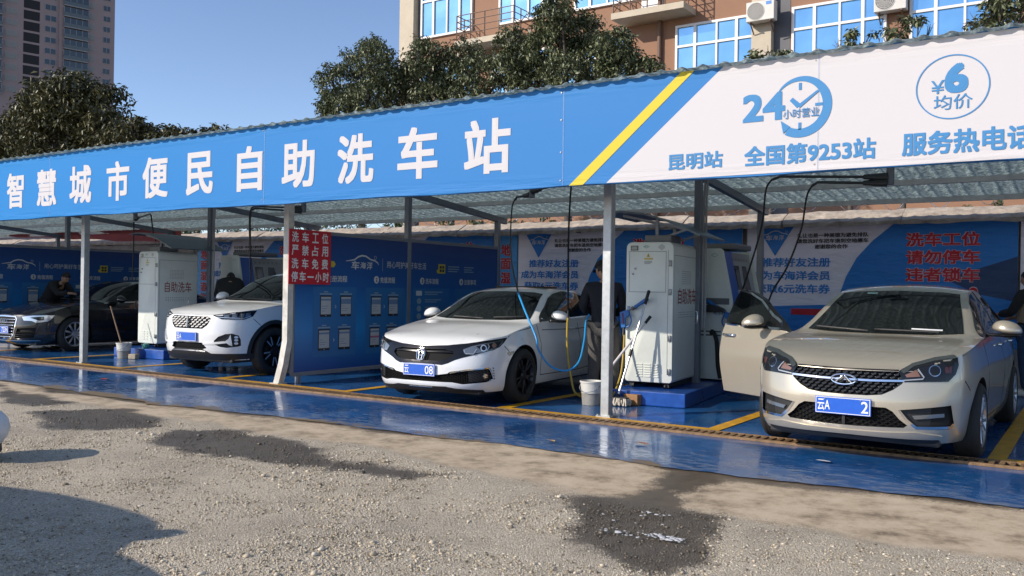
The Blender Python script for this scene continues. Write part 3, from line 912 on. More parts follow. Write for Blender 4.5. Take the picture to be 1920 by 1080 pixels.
    h = c.surf('f', -.24, 1.37); b = MB(); b.bar(h[0] + h[1] * .012 + Vector((-.05, 0, 0)), h[0] + h[1] * .012 + Vector((.05, 0, 0)), .045, .002, up=h[1]); b.build('sticker', mat('sticker_mint', (.35, .55, .48), .5), c.root)
    frame = [(1.42, .98), (1.52, 1.03), (1.75, 1.155), (2.05, 1.325), (2.28, 1.395), (2.6, 1.43), (3.0, 1.42), (3.35, 1.345), (3.6, 1.22), (3.72, 1.10), (3.3, 1.05), (2.3, 1.01)]
    pane1 = [(1.74, 1.03), (1.82, 1.15), (2.07, 1.30), (2.30, 1.375), (2.52, 1.405), (2.53, 1.03)]
    c.panel('window_frame', black_gloss, 's', frame, off=.004, depth=.02, step=.06, only=1)
    c.panel('window_frame', black_gloss, 's', [(2.52, 1.02), (2.52, 1.42), (2.6, 1.43), (3.0, 1.42), (3.35, 1.345), (3.6, 1.22), (3.72, 1.10), (3.3, 1.05)], off=.004, depth=.02, step=.06, only=-1)
    c.panel('side_window', glass_car, 's', pane1, off=.008, depth=.02, step=.06, only=1)
    c.pair('side_window', glass_car, 's', [(2.61, 1.035), (2.60, 1.41), (2.98, 1.40), (3.30, 1.33), (3.5, 1.22), (3.5, 1.08), (3.2, 1.055)], off=.008, depth=.02, step=.06)
    c.mirror_housing('door_mirror', paint_gold, black_gloss, (1.0, 1.76, 1.06), (.25, .20, .17))
    gaps(c, [('s', [(.47, .88), (.60, .915), (.80, .94), (1.15, .975)], True), ('s', [(.42, .68), (.52, .60)], True), ('f', sym([(0, .752), (.40, .758)])[:2], True),
             ('s', [(1.33, .95), (1.34, .6), (1.34, .30)], True), ('s', [(2.56, 1.02), (2.55, .6), (2.52, .30)], True), ('s', [(1.34, .29), (2.52, .28), (3.3, .33)], True), ('s', [(3.62, 1.03), (3.55, .75), (3.30, .45)], True)])
    handles(c, [(3.36, .90)], chrome)
    h = c.surf('s', 2.34, .90); b = MB(); b.tube([Vector((h[0].x + o, 2.34 + d, .90)) for d, o in ((-.10, .004), (-.085, .028), (.085, .028), (.10, .004))], .013, 8); b.build('door_handle', chrome, c.root, 60)
    underbody(c); rear_end(c, .95, .8)
    b = MB(); b.box((0, 3.9, .6), (1.0, .05, .3)); b.bm.free()
    # the open door, made from the same side surface and swung on its hinge
    dr = c.panel('front_door', paint_gold, 's', [(1.34, .29), (1.34, .60), (1.36, .985), (2.50, 1.025), (2.48, .60), (2.44, .28)], off=.0, depth=.07, step=.06, only=-1, dirn=True)
    parts = [dr,
        c.panel('door_window_frame', black_gloss, 's', [(1.36, .985), (1.50, 1.035), (1.75, 1.16), (2.05, 1.325), (2.28, 1.395), (2.52, 1.42), (2.50, 1.025)], off=.0, depth=.05, step=.06, only=-1, parent=dr, dirn=True),
        c.panel('door_window', glass_car, 's', [(1.74, 1.035), (1.82, 1.15), (2.07, 1.30), (2.30, 1.37), (2.47, 1.395), (2.46, 1.035)], off=.005, depth=.06, step=.06, only=-1, parent=dr, dirn=True),
        c.panel('window_trim', chrome, 's', c.line('s', [(1.52, .997), (2.0, 1.008), (2.49, 1.022)], .018), off=.010, depth=.02, step=.05, only=-1, parent=dr),
        c.panel('window_trim', chrome, 's', c.line('s', [(1.60, 1.06), (1.75, 1.118), (2.05, 1.278), (2.28, 1.352), (2.49, 1.384)], .018), off=.016, depth=.02, step=.05, only=-1, parent=dr)]
    h = c.surf('s', 2.34, .90); b = MB(); x = -h[0].x
    b.tube([Vector((x - o, 2.34 + d, .90)) for d, o in ((-.10, .004), (-.085, .030), (.085, .030), (.10, .004))], .014, 8)
    parts.append(b.build('door_handle', chrome, dr, 60))
    for o in list(c.root.children if hasattr(c.root, 'children') else []):
        if o.name.startswith('door_mirror') and sum(v.co.x for v in o.data.vertices) < 0:
            o.parent = dr; parts.append(o)
            for k in kids(o): parts.append(k)
    hinge = Vector((-.87, 1.36, 0))
    R = Matrix.Translation(hinge) @ Matrix.Rotation(rad(56), 4, 'Z') @ Matrix.Translation(-hinge)
    for o in parts: o.data.transform(R)
    c.wheels(dict(n=5, split=(-13, 13), w=.032), rubber, rim_silver, brake_m)
    return tag(c.root, 'champagne gold saloon with oval grille badge and its front door swung open', 'car')

# --- white crossover behind the bent post
def build_suv():
    c = Car(SUV, 'parked_car', (-7.02, -.146), rad(3.73))
    V = 50
    gr = [(0, .893), (.18, .891), (.37, .895), (.43, .855), (.38, .762), (.30, .705), (0, .703)]
    low = [(0, .50), (.30, .50), (.38, .42), (.30, .40), (0, .395)]
    fog = [(.375, .532), (.436, .595), (.534, .635), (.624, .643), (.725, .616), (.756, .548), (.761, .461), (.719, .448), (.555, .43), (.465, .443), (.393, .475)]
    c.recess('f', sym(gr), .03, False); c.recess('f', sym(low), .05, False)
    c.slab(c.cut.bm, V, fog, .05, .09, True, .04, dirn=True, mi=1)
    c.finish(paint_white, black_dark)
    hexmesh(c, 'f', gr, .088, .066, .01, -.008, 'grille', slash=True, m=mat('satin_chrome', (.50, .50, .50), .22, metal=.9))
    c.panel('grille_backing', mesh_m, 'f', sym(gr), off=-.025, depth=.004, mirror=False)
    b = MB(); h = c.surf('f', 0, .80); b.bar((0, h[0].y - .012, .885), (0, h[0].y - .028, .72), .032, .02, up=(0, 1, 0), bev=.005); b.build('badge', mat('satin_metal', (.25, .26, .27), .3, metal=.9), c.root)
    hl = c.pair('headlight', lens_dark, V, [(.357, .909), (.53, .935), (.696, .96), (.85, .975), (.991, .986), (.928, .897), (.806, .85), (.482, .853)], off=.006, depth=.03, step=.03)
    for k, (a, z) in enumerate(((.55, .895), (.66, .905), (.76, .91), (.85, .92))):
        c.pair('lamp_cell', lens_clear, V, [(a - .035, z - .03), (a + .035, z - .02), (a + .045, z + .03), (a - .025, z + .025)], parents=hl, off=.010, depth=.01, step=.03)
    c.pair('lamp_strip', led_white, V, c.line('f', [(.42, .882), (.60, .872), (.80, .87), (.90, .905)], .009), parents=hl, off=.012, depth=.01, step=.03)
    c.pair('fog_panel', black_plastic, V, fog, off=-.03, depth=.004)
    c.pair('bumper_blade', paint_white, V, [(.228, .497), (.38, .515), (.536, .53), (.58, .564), (.608, .631), (.637, .454), (.591, .473), (.554, .502), (.376, .479), (.233, .472)], off=.012, depth=.05, step=.03)
    n = 12
    for z in (.588, .544, .496):
        c.pair('fog_lamp', led_white, V, [(.690 + .030 * math.cos(2 * math.pi * k / n), z + .018 * math.sin(2 * math.pi * k / n)) for k in range(n)], off=.004, depth=.03, step=.02)
    c.panel('lower_mesh', mesh_m, 'f', sym(low), off=-.03, depth=.004, mirror=False)
    c.panel('front_valance', black_plastic, 'f', sym([(0, .40), (.30, .405), (.44, .34), (.80, .34), (.80, .26), (.66, .245), (0, .245)]), off=.010, depth=.03, mirror=False)
    c.panel('skid_trim', rim_silver, 'f', sym([(0, .39), (.34, .385), (.36, .37), (0, .372)]), off=.015, depth=.02, mirror=False)
    # dark arches and sills
    for l in (.90, 3.58):
        arch = []
        Rr = SUV['R'] + SUV['gap']
        outer = [(l + (Rr + .055) * math.cos(t), .362 + (Rr + .055) * math.sin(t)) for t in np.linspace(-.30, math.pi + .30, 25)]
        inner = [(l + (Rr - .002) * math.cos(t), .362 + (Rr - .002) * math.sin(t)) for t in np.linspace(math.pi + .30, -.30, 25)]
        c.pair('wheel_arch', black_plastic, 's', outer + inner, off=.008, depth=.03, step=.05)
    c.pair('side_sill', black_plastic, 's', [(1.38, .26), (1.34, .38), (3.16, .40), (3.10, .27)], off=.010, depth=.03, step=.08)
    c.pair('corner_cladding', black_plastic, V, [(.80, .34), (.93, .34), (.99, .36), (1.0, .26), (.80, .26)], off=.008, depth=.03, step=.05)
    plate(c, -.013, .585, [('云A', -.20, -.10)])
    windscreen(c, [(0, 1.115), (.45, 1.12), (.70, 1.135), (.635, 1.37), (.575, 1.49), (.40, 1.525), (0, 1.545)])
    wipers(c, [((-.60, 1.14), (-.10, 1.12)), ((-.05, 1.135), (.50, 1.125))])
    side_glass(c, [(1.36, 1.08), (1.48, 1.14), (1.66, 1.255), (1.95, 1.44), (2.18, 1.52), (2.55, 1.57), (3.0, 1.58), (3.5, 1.53), (3.85, 1.44), (4.0, 1.34), (3.9, 1.22), (3.2, 1.15), (2.3, 1.12)],
               [[(1.64, 1.13), (1.72, 1.26), (1.98, 1.42), (2.20, 1.50), (2.48, 1.545), (2.50, 1.14)], [(2.58, 1.145), (2.57, 1.553), (3.0, 1.56), (3.25, 1.54), (3.3, 1.18), (3.1, 1.16)], [(3.36, 1.20), (3.32, 1.535), (3.5, 1.51), (3.8, 1.43), (3.9, 1.34), (3.82, 1.25)]])
    c.mirror_housing('door_mirror', paint_white, black_gloss, (1.03, 1.60, 1.16), (.25, .20, .18))
    gaps(c, [('s', [(.60, 1.0), (.80, 1.035), (1.25, 1.065)], True), ('s', [(.50, .86), (.62, .76)], True), ('s', [(1.33, 1.05), (1.34, .7), (1.34, .40)], True), ('s', [(2.53, 1.12), (2.53, .6), (2.50, .40)], True), ('s', [(3.55, 1.14), (3.5, .85), (3.3, .66)], True)])
    handles(c, [(2.33, .98), (3.33, 1.0)], paint_white)
    underbody(c); rear_end(c, 1.05, .85)
    c.wheels(dict(n=5, split=(-12, 12), w=.034), rubber, mat('black_alloy', (.015, .015, .016), .3, metal=.5), brake_m, rim2=rim_silver)
    return tag(c.root, 'white crossover with studded chrome grille parked beside the blue partition and red sign', 'car')

# --- black saloon at the far end
def build_audi():
    c = Car(AUDI, 'parked_car', (-13.55, .43), rad(3.77))
    V = 55
    gr = [(0, .70), (.34, .69), (.385, .64), (.37, .49), (.32, .34), (.24, .25), (0, .24)]
    c.recess('f', sym(gr), .03, False)
    lo = [(.42, .46), (.74, .48), (.74, .40), (.71, .285), (.36, .262), (.36, .30)]
    c.recess('f', lo, .04, True)
    c.finish(paint_black, black_dark)
    c.panel('grille_frame', chrome, 'f', [(0, .705), (.345, .696), (.395, .645), (.38, .49), (.33, .335), (.245, .243), (0, .233), (0, .255), (.235, .262), (.315, .345), (.36, .49), (.37, .635), (.335, .675), (0, .683)], off=.006, depth=.03, step=.04)
    sl_ = bmesh.new()
    for k in range(7):
        z = .285 + k * .058; hw_ = np.interp(z, [.25, .34, .49, .64], [.24, .315, .355, .37])
        c.slab(sl_, 'f', sym([(0, z + .009), (hw_, z + .009), (hw_, z - .009), (0, z - .009)]), -.002, .02, False, .06)
    bmesh.ops.recalc_face_normals(sl_, faces=sl_.faces)
    me = bpy.data.meshes.new('grille'); sl_.to_mesh(me); sl_.free(); link('grille', me, chrome, c.root)
    b = MB(); h = c.surf('f', 0, .59)
    for k in range(4):
        x = (k - 1.5) * .062
        b.tube([Vector((x + .042 * math.cos(t), h[0].y - .015, .60 + .042 * math.sin(t))) for t in np.linspace(0, 2 * math.pi, 21)], .0055, 6)
    b.build('badge', chrome, c.root, 40)
    hl = c.pair('headlight', led_white, V, [(.36, .688), (.549, .715), (.928, .722), (.869, .648), (.815, .603), (.70, .585), (.60, .578), (.53, .611), (.39, .618)], off=.006, depth=.03, step=.03)
    c.pair('lamp_bezel', lens_dark, V, [(.50, .675), (.62, .69), (.74, .695), (.74, .63), (.66, .615)], parents=hl, off=.010, depth=.01, step=.03)
    c.pair('projector', lens_clear, V, [(.69, .68), (.73, .68), (.73, .645), (.69, .64)], parents=hl, off=.013, depth=.01, step=.03)
    for k in range(3):
        z = .30 + k * .042
        c.pair('intake_bar', black_gloss, 'f', [(.37, z + .007), (.70, z + .018), (.70, z + .004), (.37, z - .007)], off=-.004, depth=.02)
    c.panel('bumper_trim', chrome, 'f', sym([(0, .216), (.3, .222), (.74, .232), (.76, .22), (.3, .206), (0, .20)]), off=.008, depth=.02, mirror=False)
    plate(c, -.012, .427, [('723N', .0, .2)])
    windscreen(c, [(0, .995), (.45, 1.0), (.70, 1.015), (.62, 1.24), (.55, 1.365), (.40, 1.392), (0, 1.405)])
    wipers(c, [((-.60, 1.02), (-.10, 1.0)), ((-.05, 1.015), (.50, 1.005))])
    side_glass(c, [(1.58, .95), (1.72, 1.01), (1.95, 1.14), (2.25, 1.295), (2.52, 1.37), (2.85, 1.405), (3.3, 1.405), (3.7, 1.34), (4.05, 1.20), (4.18, 1.07), (3.4, 1.01), (2.5, .985)],
               [[(1.88, 1.0), (1.98, 1.12), (2.27, 1.27), (2.53, 1.35), (2.80, 1.383), (2.82, 1.005)], [(2.92, 1.01), (2.90, 1.385), (3.3, 1.385), (3.66, 1.325), (3.72, 1.04)], [(3.78, 1.05), (3.74, 1.305), (4.0, 1.19), (4.05, 1.08)]],
               [(1.58, .952), (2.5, .978), (3.4, 1.002), (4.15, 1.055)], chrome)
    car_l = [(1.62, .985), (1.95, 1.15), (2.25, 1.305), (2.52, 1.38), (2.85, 1.415), (3.3, 1.415), (3.7, 1.35), (4.05, 1.21)]
    c.pair('window_trim', chrome, 's', c.line('s', car_l, .014), off=.008, depth=.02, step=.05)
    c.mirror_housing('door_mirror', paint_black, black_gloss, (1.03, 1.88, 1.03), (.24, .19, .17))
    gaps(c, [('s', [(1.50, .93), (1.52, .6), (1.52, .30)], True), ('s', [(2.86, 1.0), (2.87, .6), (2.85, .30)], True)])
    handles(c, [(2.66, .88), (3.72, .90)], chrome)
    underbody(c); rear_end(c, .9, .78)
    c.wheels(dict(n=10, split=(0,), w=.036), rubber, rim_silver, brake_m)
    return tag(c.root, 'black saloon with slatted chrome grille and ten spoke silver wheels', 'car')

# ------------------------------------------------------------------ ground
def npoly_dist(P, X, Y):
    """signed distance (inside positive) to polygon, vectorised"""
    P = np.array(P); n = len(P)
    d = np.full(X.shape, 1e9); ins = np.zeros(X.shape, bool)
    j = n - 1
    for i in range(n):
        ax, ay = P[j]; bx, by = P[i]
        ex, ey = bx - ax, by - ay
        t = np.clip(((X - ax) * ex + (Y - ay) * ey) / (ex * ex + ey * ey + 1e-12), 0, 1)
        d = np.minimum(d, np.hypot(X - ax - t * ex, Y - ay - t * ey))
        c = ((by > Y) != (ay > Y)) & (X < (ax - bx) * (Y - by) / (ay - by + 1e-12) + bx)
        ins ^= c; j = i
    return np.where(ins, d, -d)

def vnoise(X, Y, s, seed=0):
    """smooth value noise"""
    rng = np.random.RandomState(seed); T = rng.rand(256, 256)
    x, y = X * s + 1000, Y * s + 1000
    xi, yi = np.floor(x).astype(int), np.floor(y).astype(int)
    fx, fy = x - xi, y - yi
    fx = fx * fx * (3 - 2 * fx); fy = fy * fy * (3 - 2 * fy)
    g = lambda a, b: T[a % 256, b % 256]
    return (g(xi, yi) * (1 - fx) + g(xi + 1, yi) * fx) * (1 - fy) + (g(xi, yi + 1) * (1 - fx) + g(xi + 1, yi + 1) * fx) * fy
def fbm(X, Y, s, seed=0, o=4):
    v = 0; a = .5
    for k in range(o):
        v = v + a * vnoise(X, Y, s * 2 ** k, seed + k); a *= .5
    return v / (1 - .5 ** o)

WET = [
 [(-4.92, -3.53), (-4.86, -3.21), (-4.4, -2.81), (-3.42, -3.04), (-3.01, -3.38), (-3.16, -3.84), (-3.76, -4.0)],
 [(-2.82, -3.43), (-2.28, -4.0), (-1.76, -4.0), (-0.99, -3.97), (-0.52, -3.86), (-0.39, -3.63), (-1.03, -3.26), (-1.88, -3.07), (-2.44, -3.13)],
 [(-0.56, -3.82), (-0.45, -3.57), (0.13, -3.49), (0.53, -3.42), (0.45, -3.64), (0.07, -3.77)],
 [(1.42, -3.52), (1.6, -3.28), (1.87, -3.12), (1.74, -2.66), (1.74, -2.05), (1.99, -1.95), (2.15, -2.34), (2.11, -2.72), (2.13, -2.92), (2.34, -3.26), (2.48, -3.24), (2.59, -3.33), (2.57, -3.6), (2.61, -3.79), (2.72, -3.99), (2.88, -4.27), (2.84, -4.47), (2.65, -4.64), (2.43, -4.57), (2.11, -4.31), (1.91, -4.09), (1.66, -3.78)],
 [(-7.74, -2.5), (-6.66, -2.79), (-5.87, -2.82), (-5.22, -2.91), (-5.5, -3.27), (-5.98, -3.38)],
]
CONC = [(-30, -3.0), (-10, -3.0), (-6.8, -2.95), (-5.2, -2.88), (-4.07, -3.0), (-2.4, -2.95), (-1.1, -2.9), (.68, -3.30), (1.42, -3.46), (2.55, -3.33), (3.3, -3.42), (4.1, -3.32), (9, -3.3), (30, -3.3)]
BLUE = [(-30, -2.3), (-10, -2.25), (-8.27, -2.24), (-5.5, -2.35), (-4.58, -2.44), (-3.25, -2.24), (-1.77, -2.15), (-1.0, -2.2), (.07, -2.06), (.98, -2.13), (2.1, -2.2), (2.79, -2.08), (4.05, -1.97), (9, -2.0), (30, -2.0)]
_cx, _cy = zip(*CONC); _bx, _by = zip(*BLUE)

def build_ground():
    xs = np.concatenate([[-600, -250, -100, -50, -30, -20], np.arange(-15, 8.01, .05), [10, 14, 20, 40, 100, 250, 600]])
    ys = np.concatenate([[-600, -250, -100, -40, -20, -13], np.arange(-9.5, -1.49, .05), [-1.2, 0, 3, 6, 10, 20, 40, 100, 250, 600]])
    X, Y = np.meshgrid(xs, ys)
    edge = np.interp(X, _cx, _cy) + (fbm(X, Y, 1.6, 3) - .5) * .50 + (fbm(X, Y, 9, 8) - .5) * .12
    conc = np.clip((Y - edge) / .16 + .5, 0, 1)
    wet = np.full(X.shape, -1.0)
    for P in WET: wet = np.maximum(wet, npoly_dist(P, X, Y))
    wet = wet + (fbm(X, Y, 3.5, 21) - .5) * .34 + (fbm(X, Y, 16, 5) - .5) * .14
    bl = np.interp(X, _bx, _by)
    wet = np.maximum(wet, .10 + (Y - bl) * 1.1 + (fbm(X * .35, Y * 1.6, 2.2, 31) - .5) * .62 - .06)   # water that ran off the painted floor
    wetm = np.clip(wet / .36 + .5, 0, 1)
    near = (X > -15) & (X < 8) & (Y > -9.5) & (Y < -1.6)
    Z = np.where(near, (fbm(X, Y, .8, 11) - .5) * .05 * (1 - conc) + (fbm(X, Y, 14, 12, 3) - .5) * .014 * (1 - conc) + (fbm(X, Y, 2, 14) - .5) * .010 * conc, 0) - .012
    Z = np.where(Y > -1.7, -.03, Z)
    H, Wd = X.shape
    V = np.stack([X.ravel(), Y.ravel(), Z.ravel()], 1)
    idx = np.arange(H * Wd).reshape(H, Wd)
    F = np.stack([idx[:-1, :-1], idx[:-1, 1:], idx[1:, 1:], idx[1:, :-1]], -1).reshape(-1, 4)
    me = bpy.data.meshes.new('ground')
    me.vertices.add(len(V)); me.vertices.foreach_set('co', V.ravel())
    me.loops.add(F.size); me.loops.foreach_set('vertex_index', F.ravel())
    me.polygons.add(len(F)); me.polygons.foreach_set('loop_start', np.arange(0, F.size, 4)); me.polygons.foreach_set('loop_total', np.full(len(F), 4))
    me.update(); me.validate()
    for nm, a in (('conc', conc), ('wet', wetm)):
        at = me.attributes.new(nm, 'FLOAT', 'POINT'); at.data.foreach_set('value', a.ravel().astype(np.float32))
    me.polygons.foreach_set("use_smooth", [True] * len(me.polygons))
    m = bpy.data.materials.new('gravel_and_concrete'); m.use_nodes = True
    nt = m.node_tree; N = nt.nodes; Lk = nt.links; b = N['Principled BSDF']
    def noise_n(scale, detail=6, rough=.6):
        n = N.new('ShaderNodeTexNoise'); n.inputs['Scale'].default_value = scale; n.inputs['Detail'].default_value = detail; n.inputs['Roughness'].default_value = rough
        Lk.new(tc.outputs['Object'], n.inputs['Vector']); return n
    def ramp(src, stops):
        r = N.new('ShaderNodeValToRGB')
        e = r.color_ramp.elements
        while len(e) < len(stops): e.new(.5)
        for el, (p, c) in zip(e, stops): el.position = p; el.color = (*c, 1)
        Lk.new(src, r.inputs[0]); return r
    def mix(f, a, c, t='MIX'):
        x = N.new('ShaderNodeMix'); x.data_type = 'RGBA'; x.blend_type = t
        if isinstance(f, float): x.inputs[0].default_value = f
        else: Lk.new(f, x.inputs[0])
        for s_, v in ((6, a), (7, c)):
            if isinstance(v, tuple): x.inputs[s_].default_value = (*v, 1)
            else: Lk.new(v, x.inputs[s_])
        return x.outputs[2]
    tc = N.new('ShaderNodeTexCoord')
    ac = N.new('ShaderNodeAttribute'); ac.attribute_name = 'conc'
    aw = N.new('ShaderNodeAttribute'); aw.attribute_name = 'wet'
    vor = N.new('ShaderNodeTexVoronoi'); vor.inputs['Scale'].default_value = 120; Lk.new(tc.outputs['Object'], vor.inputs['Vector'])
    sep = N.new('ShaderNodeSeparateColor'); Lk.new(vor.outputs['Color'], sep.inputs[0])
    grav = ramp(sep.outputs[0], [(0, (.37, .30, .215)), (.45, (.56, .475, .35)), (.8, (.65, .56, .425)), (1, (.72, .64, .50))])
    big = noise_n(1.3, 5)
    grav2 = mix(.55, grav.outputs[0], ramp(big.outputs['Fac'], [(.32, (.50, .49, .48)), (.52, (.88, .87, .85)), (.7, (1.0, 1.0, .98))]).outputs[0], 'MULTIPLY')
    n2 = noise_n(3.4, 10, .74)
    conc_c = ramp(n2.outputs['Fac'], [(.33, (.20, .145, .095)), (.44, (.42, .325, .215)), (.54, (.56, .44, .30)), (.74, (.67, .545, .39))])
    fine = noise_n(90, 4)
    conc2 = mix(.35, conc_c.outputs[0], ramp(fine.outputs['Fac'], [(.3, (.6, .58, .55)), (.6, (1, 1, 1))]).outputs[0], 'MULTIPLY')
    # gravel strewn over the concrete edge
    addn = N.new('ShaderNodeMath'); addn.operation = 'MULTIPLY_ADD'; Lk.new(sep.outputs[1], addn.inputs[0]); addn.inputs[1].default_value = .9; addn.inputs[2].default_value = -.45
    ad2 = N.new('ShaderNodeMath'); ad2.operation = 'ADD'; Lk.new(ac.outputs['Fac'], ad2.inputs[0]); Lk.new(addn.outputs[0], ad2.inputs[1])
    cm = ramp(ad2.outputs[0], [(.42, (0, 0, 0)), (.58, (1, 1, 1))])
    dry = mix(cm.outputs[0], grav2, conc2)
    wetc = mix(1.0, dry, (.25, .24, .235), 'MULTIPLY')
    wn1 = N.new('ShaderNodeMath'); wn1.operation = 'MULTIPLY_ADD'; Lk.new(sep.outputs[2], wn1.inputs[0]); wn1.inputs[1].default_value = .34; Lk.new(aw.outputs['Fac'], wn1.inputs[2])
    wn0 = noise_n(24, 5, .7)
    wn2 = N.new('ShaderNodeMath'); wn2.operation = 'MULTIPLY_ADD'; Lk.new(wn0.outputs['Fac'], wn2.inputs[0]); wn2.inputs[1].default_value = .38; Lk.new(wn1.outputs[0], wn2.inputs[2])
    wetf = ramp(wn2.outputs[0], [(.74, (0, 0, 0)), (.92, (1, 1, 1))])
    col = mix(wetf.outputs[0], dry, wetc)
    Lk.new(col, b.inputs['Base Color'])
    rr = N.new('ShaderNodeMapRange'); Lk.new(wetf.outputs[0], rr.inputs[0]); rr.inputs[3].default_value = .9; rr.inputs[4].default_value = .36
    Lk.new(rr.outputs[0], b.inputs['Roughness'])
    bp = N.new('ShaderNodeBump'); bp.inputs['Distance'].default_value = .012
    inv = N.new('ShaderNodeMath'); inv.operation = 'SUBTRACT'; inv.inputs[0].default_value = 1.0; Lk.new(cm.outputs[0], inv.inputs[1])
    st = N.new('ShaderNodeMath'); st.operation = 'MULTIPLY_ADD'; Lk.new(inv.outputs[0], st.inputs[0]); st.inputs[1].default_value = .6; st.inputs[2].default_value = .12
    Lk.new(st.outputs[0], bp.inputs['Strength'])
    hh = N.new('ShaderNodeMath'); hh.operation = 'SUBTRACT'; hh.inputs[0].default_value = 1.0; Lk.new(vor.outputs['Distance'], hh.inputs[1])
    h2 = N.new('ShaderNodeMath'); h2.operation = 'ADD'; Lk.new(hh.outputs[0], h2.inputs[0]); Lk.new(fine.outputs['Fac'], h2.inputs[1])
    Lk.new(h2.outputs[0], bp.inputs['Height']); Lk.new(bp.outputs[0], b.inputs['Normal'])
    o = link('ground', me, m); tag(o, kind='structure')
    return X, Y, Z

def build_stones():
    rng = np.random.RandomState(3)
    n = 130000
    # denser near the viewer
    x = rng.uniform(-9, 7, n * 3); y = rng.uniform(-8.2, -2.7, n * 3)
    d = np.hypot(x - 4.445, y + 8.59)
    keep = rng.rand(n * 3) < np.clip(1.25 - d / 11, .12, 1)
    edge = np.interp(x, _cx, _cy) + (fbm(x, y, 1.6, 3) - .5) * .50
    dep = edge - y
    keep &= rng.rand(n * 3) < np.clip(dep / .25 + .06, 0.0, 1)
    clump = fbm(x, y, 2.2, 44)
    keep &= rng.rand(n * 3) < np.clip((clump - .30) * 3.2, .12, 1) * np.clip(1.25 - (x - .5) * .28, .30, 1)
    x, y = x[keep][:n], y[keep][:n]; n = len(x)
    nb = 260; bigi = rng.choice(n, nb, replace=False)
    conc = np.clip((y - np.interp(x, _cx, _cy)) / .16 + .5, 0, 1)
    z = (fbm(x, y, .8, 11) - .5) * .05 * (1 - conc) - .012
    r = np.exp(rng.normal(math.log(.0042), .42, n)).clip(.002, .0105)
    r[bigi] = rng.uniform(.011, .022, nb)
    ph = (1 + 5 ** .5) / 2
    IV = np.array([(-1, ph, 0), (1, ph, 0), (-1, -ph, 0), (1, -ph, 0), (0, -1, ph), (0, 1, ph), (0, -1, -ph), (0, 1, -ph), (ph, 0, -1), (ph, 0, 1), (-ph, 0, -1), (-ph, 0, 1)], float) / 1.9
    IF = np.array([(0, 11, 5), (0, 5, 1), (0, 1, 7), (0, 7, 10), (0, 10, 11), (1, 5, 9), (5, 11, 4), (11, 10, 2), (10, 7, 6), (7, 1, 8), (3, 9, 4), (3, 4, 2), (3, 2, 6), (3, 6, 8), (3, 8, 9), (4, 9, 5), (2, 4, 11), (6, 2, 10), (8, 6, 7), (9, 8, 1)])
    V = IV[None] * rng.uniform(.62, 1.25, (n, 12, 1)) * np.stack([rng.uniform(.8, 1.5, n), rng.uniform(.7, 1.1, n), rng.uniform(.45, .85, n)], 1)[:, None]
    a = rng.uniform(0, 6.28, n); ca, sa = np.cos(a)[:, None], np.sin(a)[:, None]
    V = np.stack([V[..., 0] * ca - V[..., 1] * sa, V[..., 0] * sa + V[..., 1] * ca, V[..., 2]], -1) * r[:, None, None]
    V += np.stack([x, y, z + r * .25], 1)[:, None]
    V = V.reshape(-1, 3)
    F = (IF[None] + (np.arange(n) * 12)[:, None, None]).reshape(-1, 3)
    me = bpy.data.meshes.new('gravel_stones')
    me.vertices.add(len(V)); me.vertices.foreach_set('co', V.ravel())
    me.loops.add(F.size); me.loops.foreach_set('vertex_index', F.ravel())
    me.polygons.add(len(F)); me.polygons.foreach_set('loop_start', np.arange(0, F.size, 3)); me.polygons.foreach_set('loop_total', np.full(len(F), 3))
    me.update()
    wet = np.full(n, -1.0)
    for P in WET: wet = np.maximum(wet, npoly_dist(P, x, y))
    wet = np.clip((wet + (fbm(x, y, 3.5, 21) - .5) * .34 + rng.normal(0, .05, n)) / .03 + .5, 0, 1)
    tone = rng.rand(n)
    for nm, q in (('tone', tone), ('wet', wet)):
        at = me.attributes.new(nm, 'FLOAT', 'POINT'); at.data.foreach_set('value', np.repeat(q, 12).astype(np.float32))
    m = bpy.data.materials.new('stone'); m.use_nodes = True; nt = m.node_tree; N = nt.nodes; b = N['Principled BSDF']
    at = N.new('ShaderNodeAttribute'); at.attribute_name = 'tone'
    aw = N.new('ShaderNodeAttribute'); aw.attribute_name = 'wet'
    r_ = N.new('ShaderNodeValToRGB'); e = r_.color_ramp.elements; e.new(.2); e.new(.5); e.new(.9)
    for el, (p, c) in zip(e, [(0, (.16, .135, .10)), (.22, (.36, .29, .19)), (.5, (.53, .45, .33)), (.85, (.61, .53, .405)), (1, (.70, .62, .49))]): el.position = p; el.color = (*c, 1)
    nt.links.new(at.outputs['Fac'], r_.inputs[0])
    mx = N.new('ShaderNodeMix'); mx.data_type = 'RGBA'; mx.blend_type = 'MULTIPLY'; nt.links.new(aw.outputs['Fac'], mx.inputs[0]); nt.links.new(r_.outputs[0], mx.inputs[6]); mx.inputs[7].default_value = (.25, .24, .235, 1)
    nt.links.new(mx.outputs[2], b.inputs['Base Color'])
    rr = N.new('ShaderNodeMapRange'); nt.links.new(aw.outputs['Fac'], rr.inputs[0]); rr.inputs[3].default_value = .9; rr.inputs[4].default_value = .35
    nt.links.new(rr.outputs[0], b.inputs['Roughness'])
    tag(link('gravel', me, m), 'loose grey gravel strewn over the yard before the bays', kind='stuff')

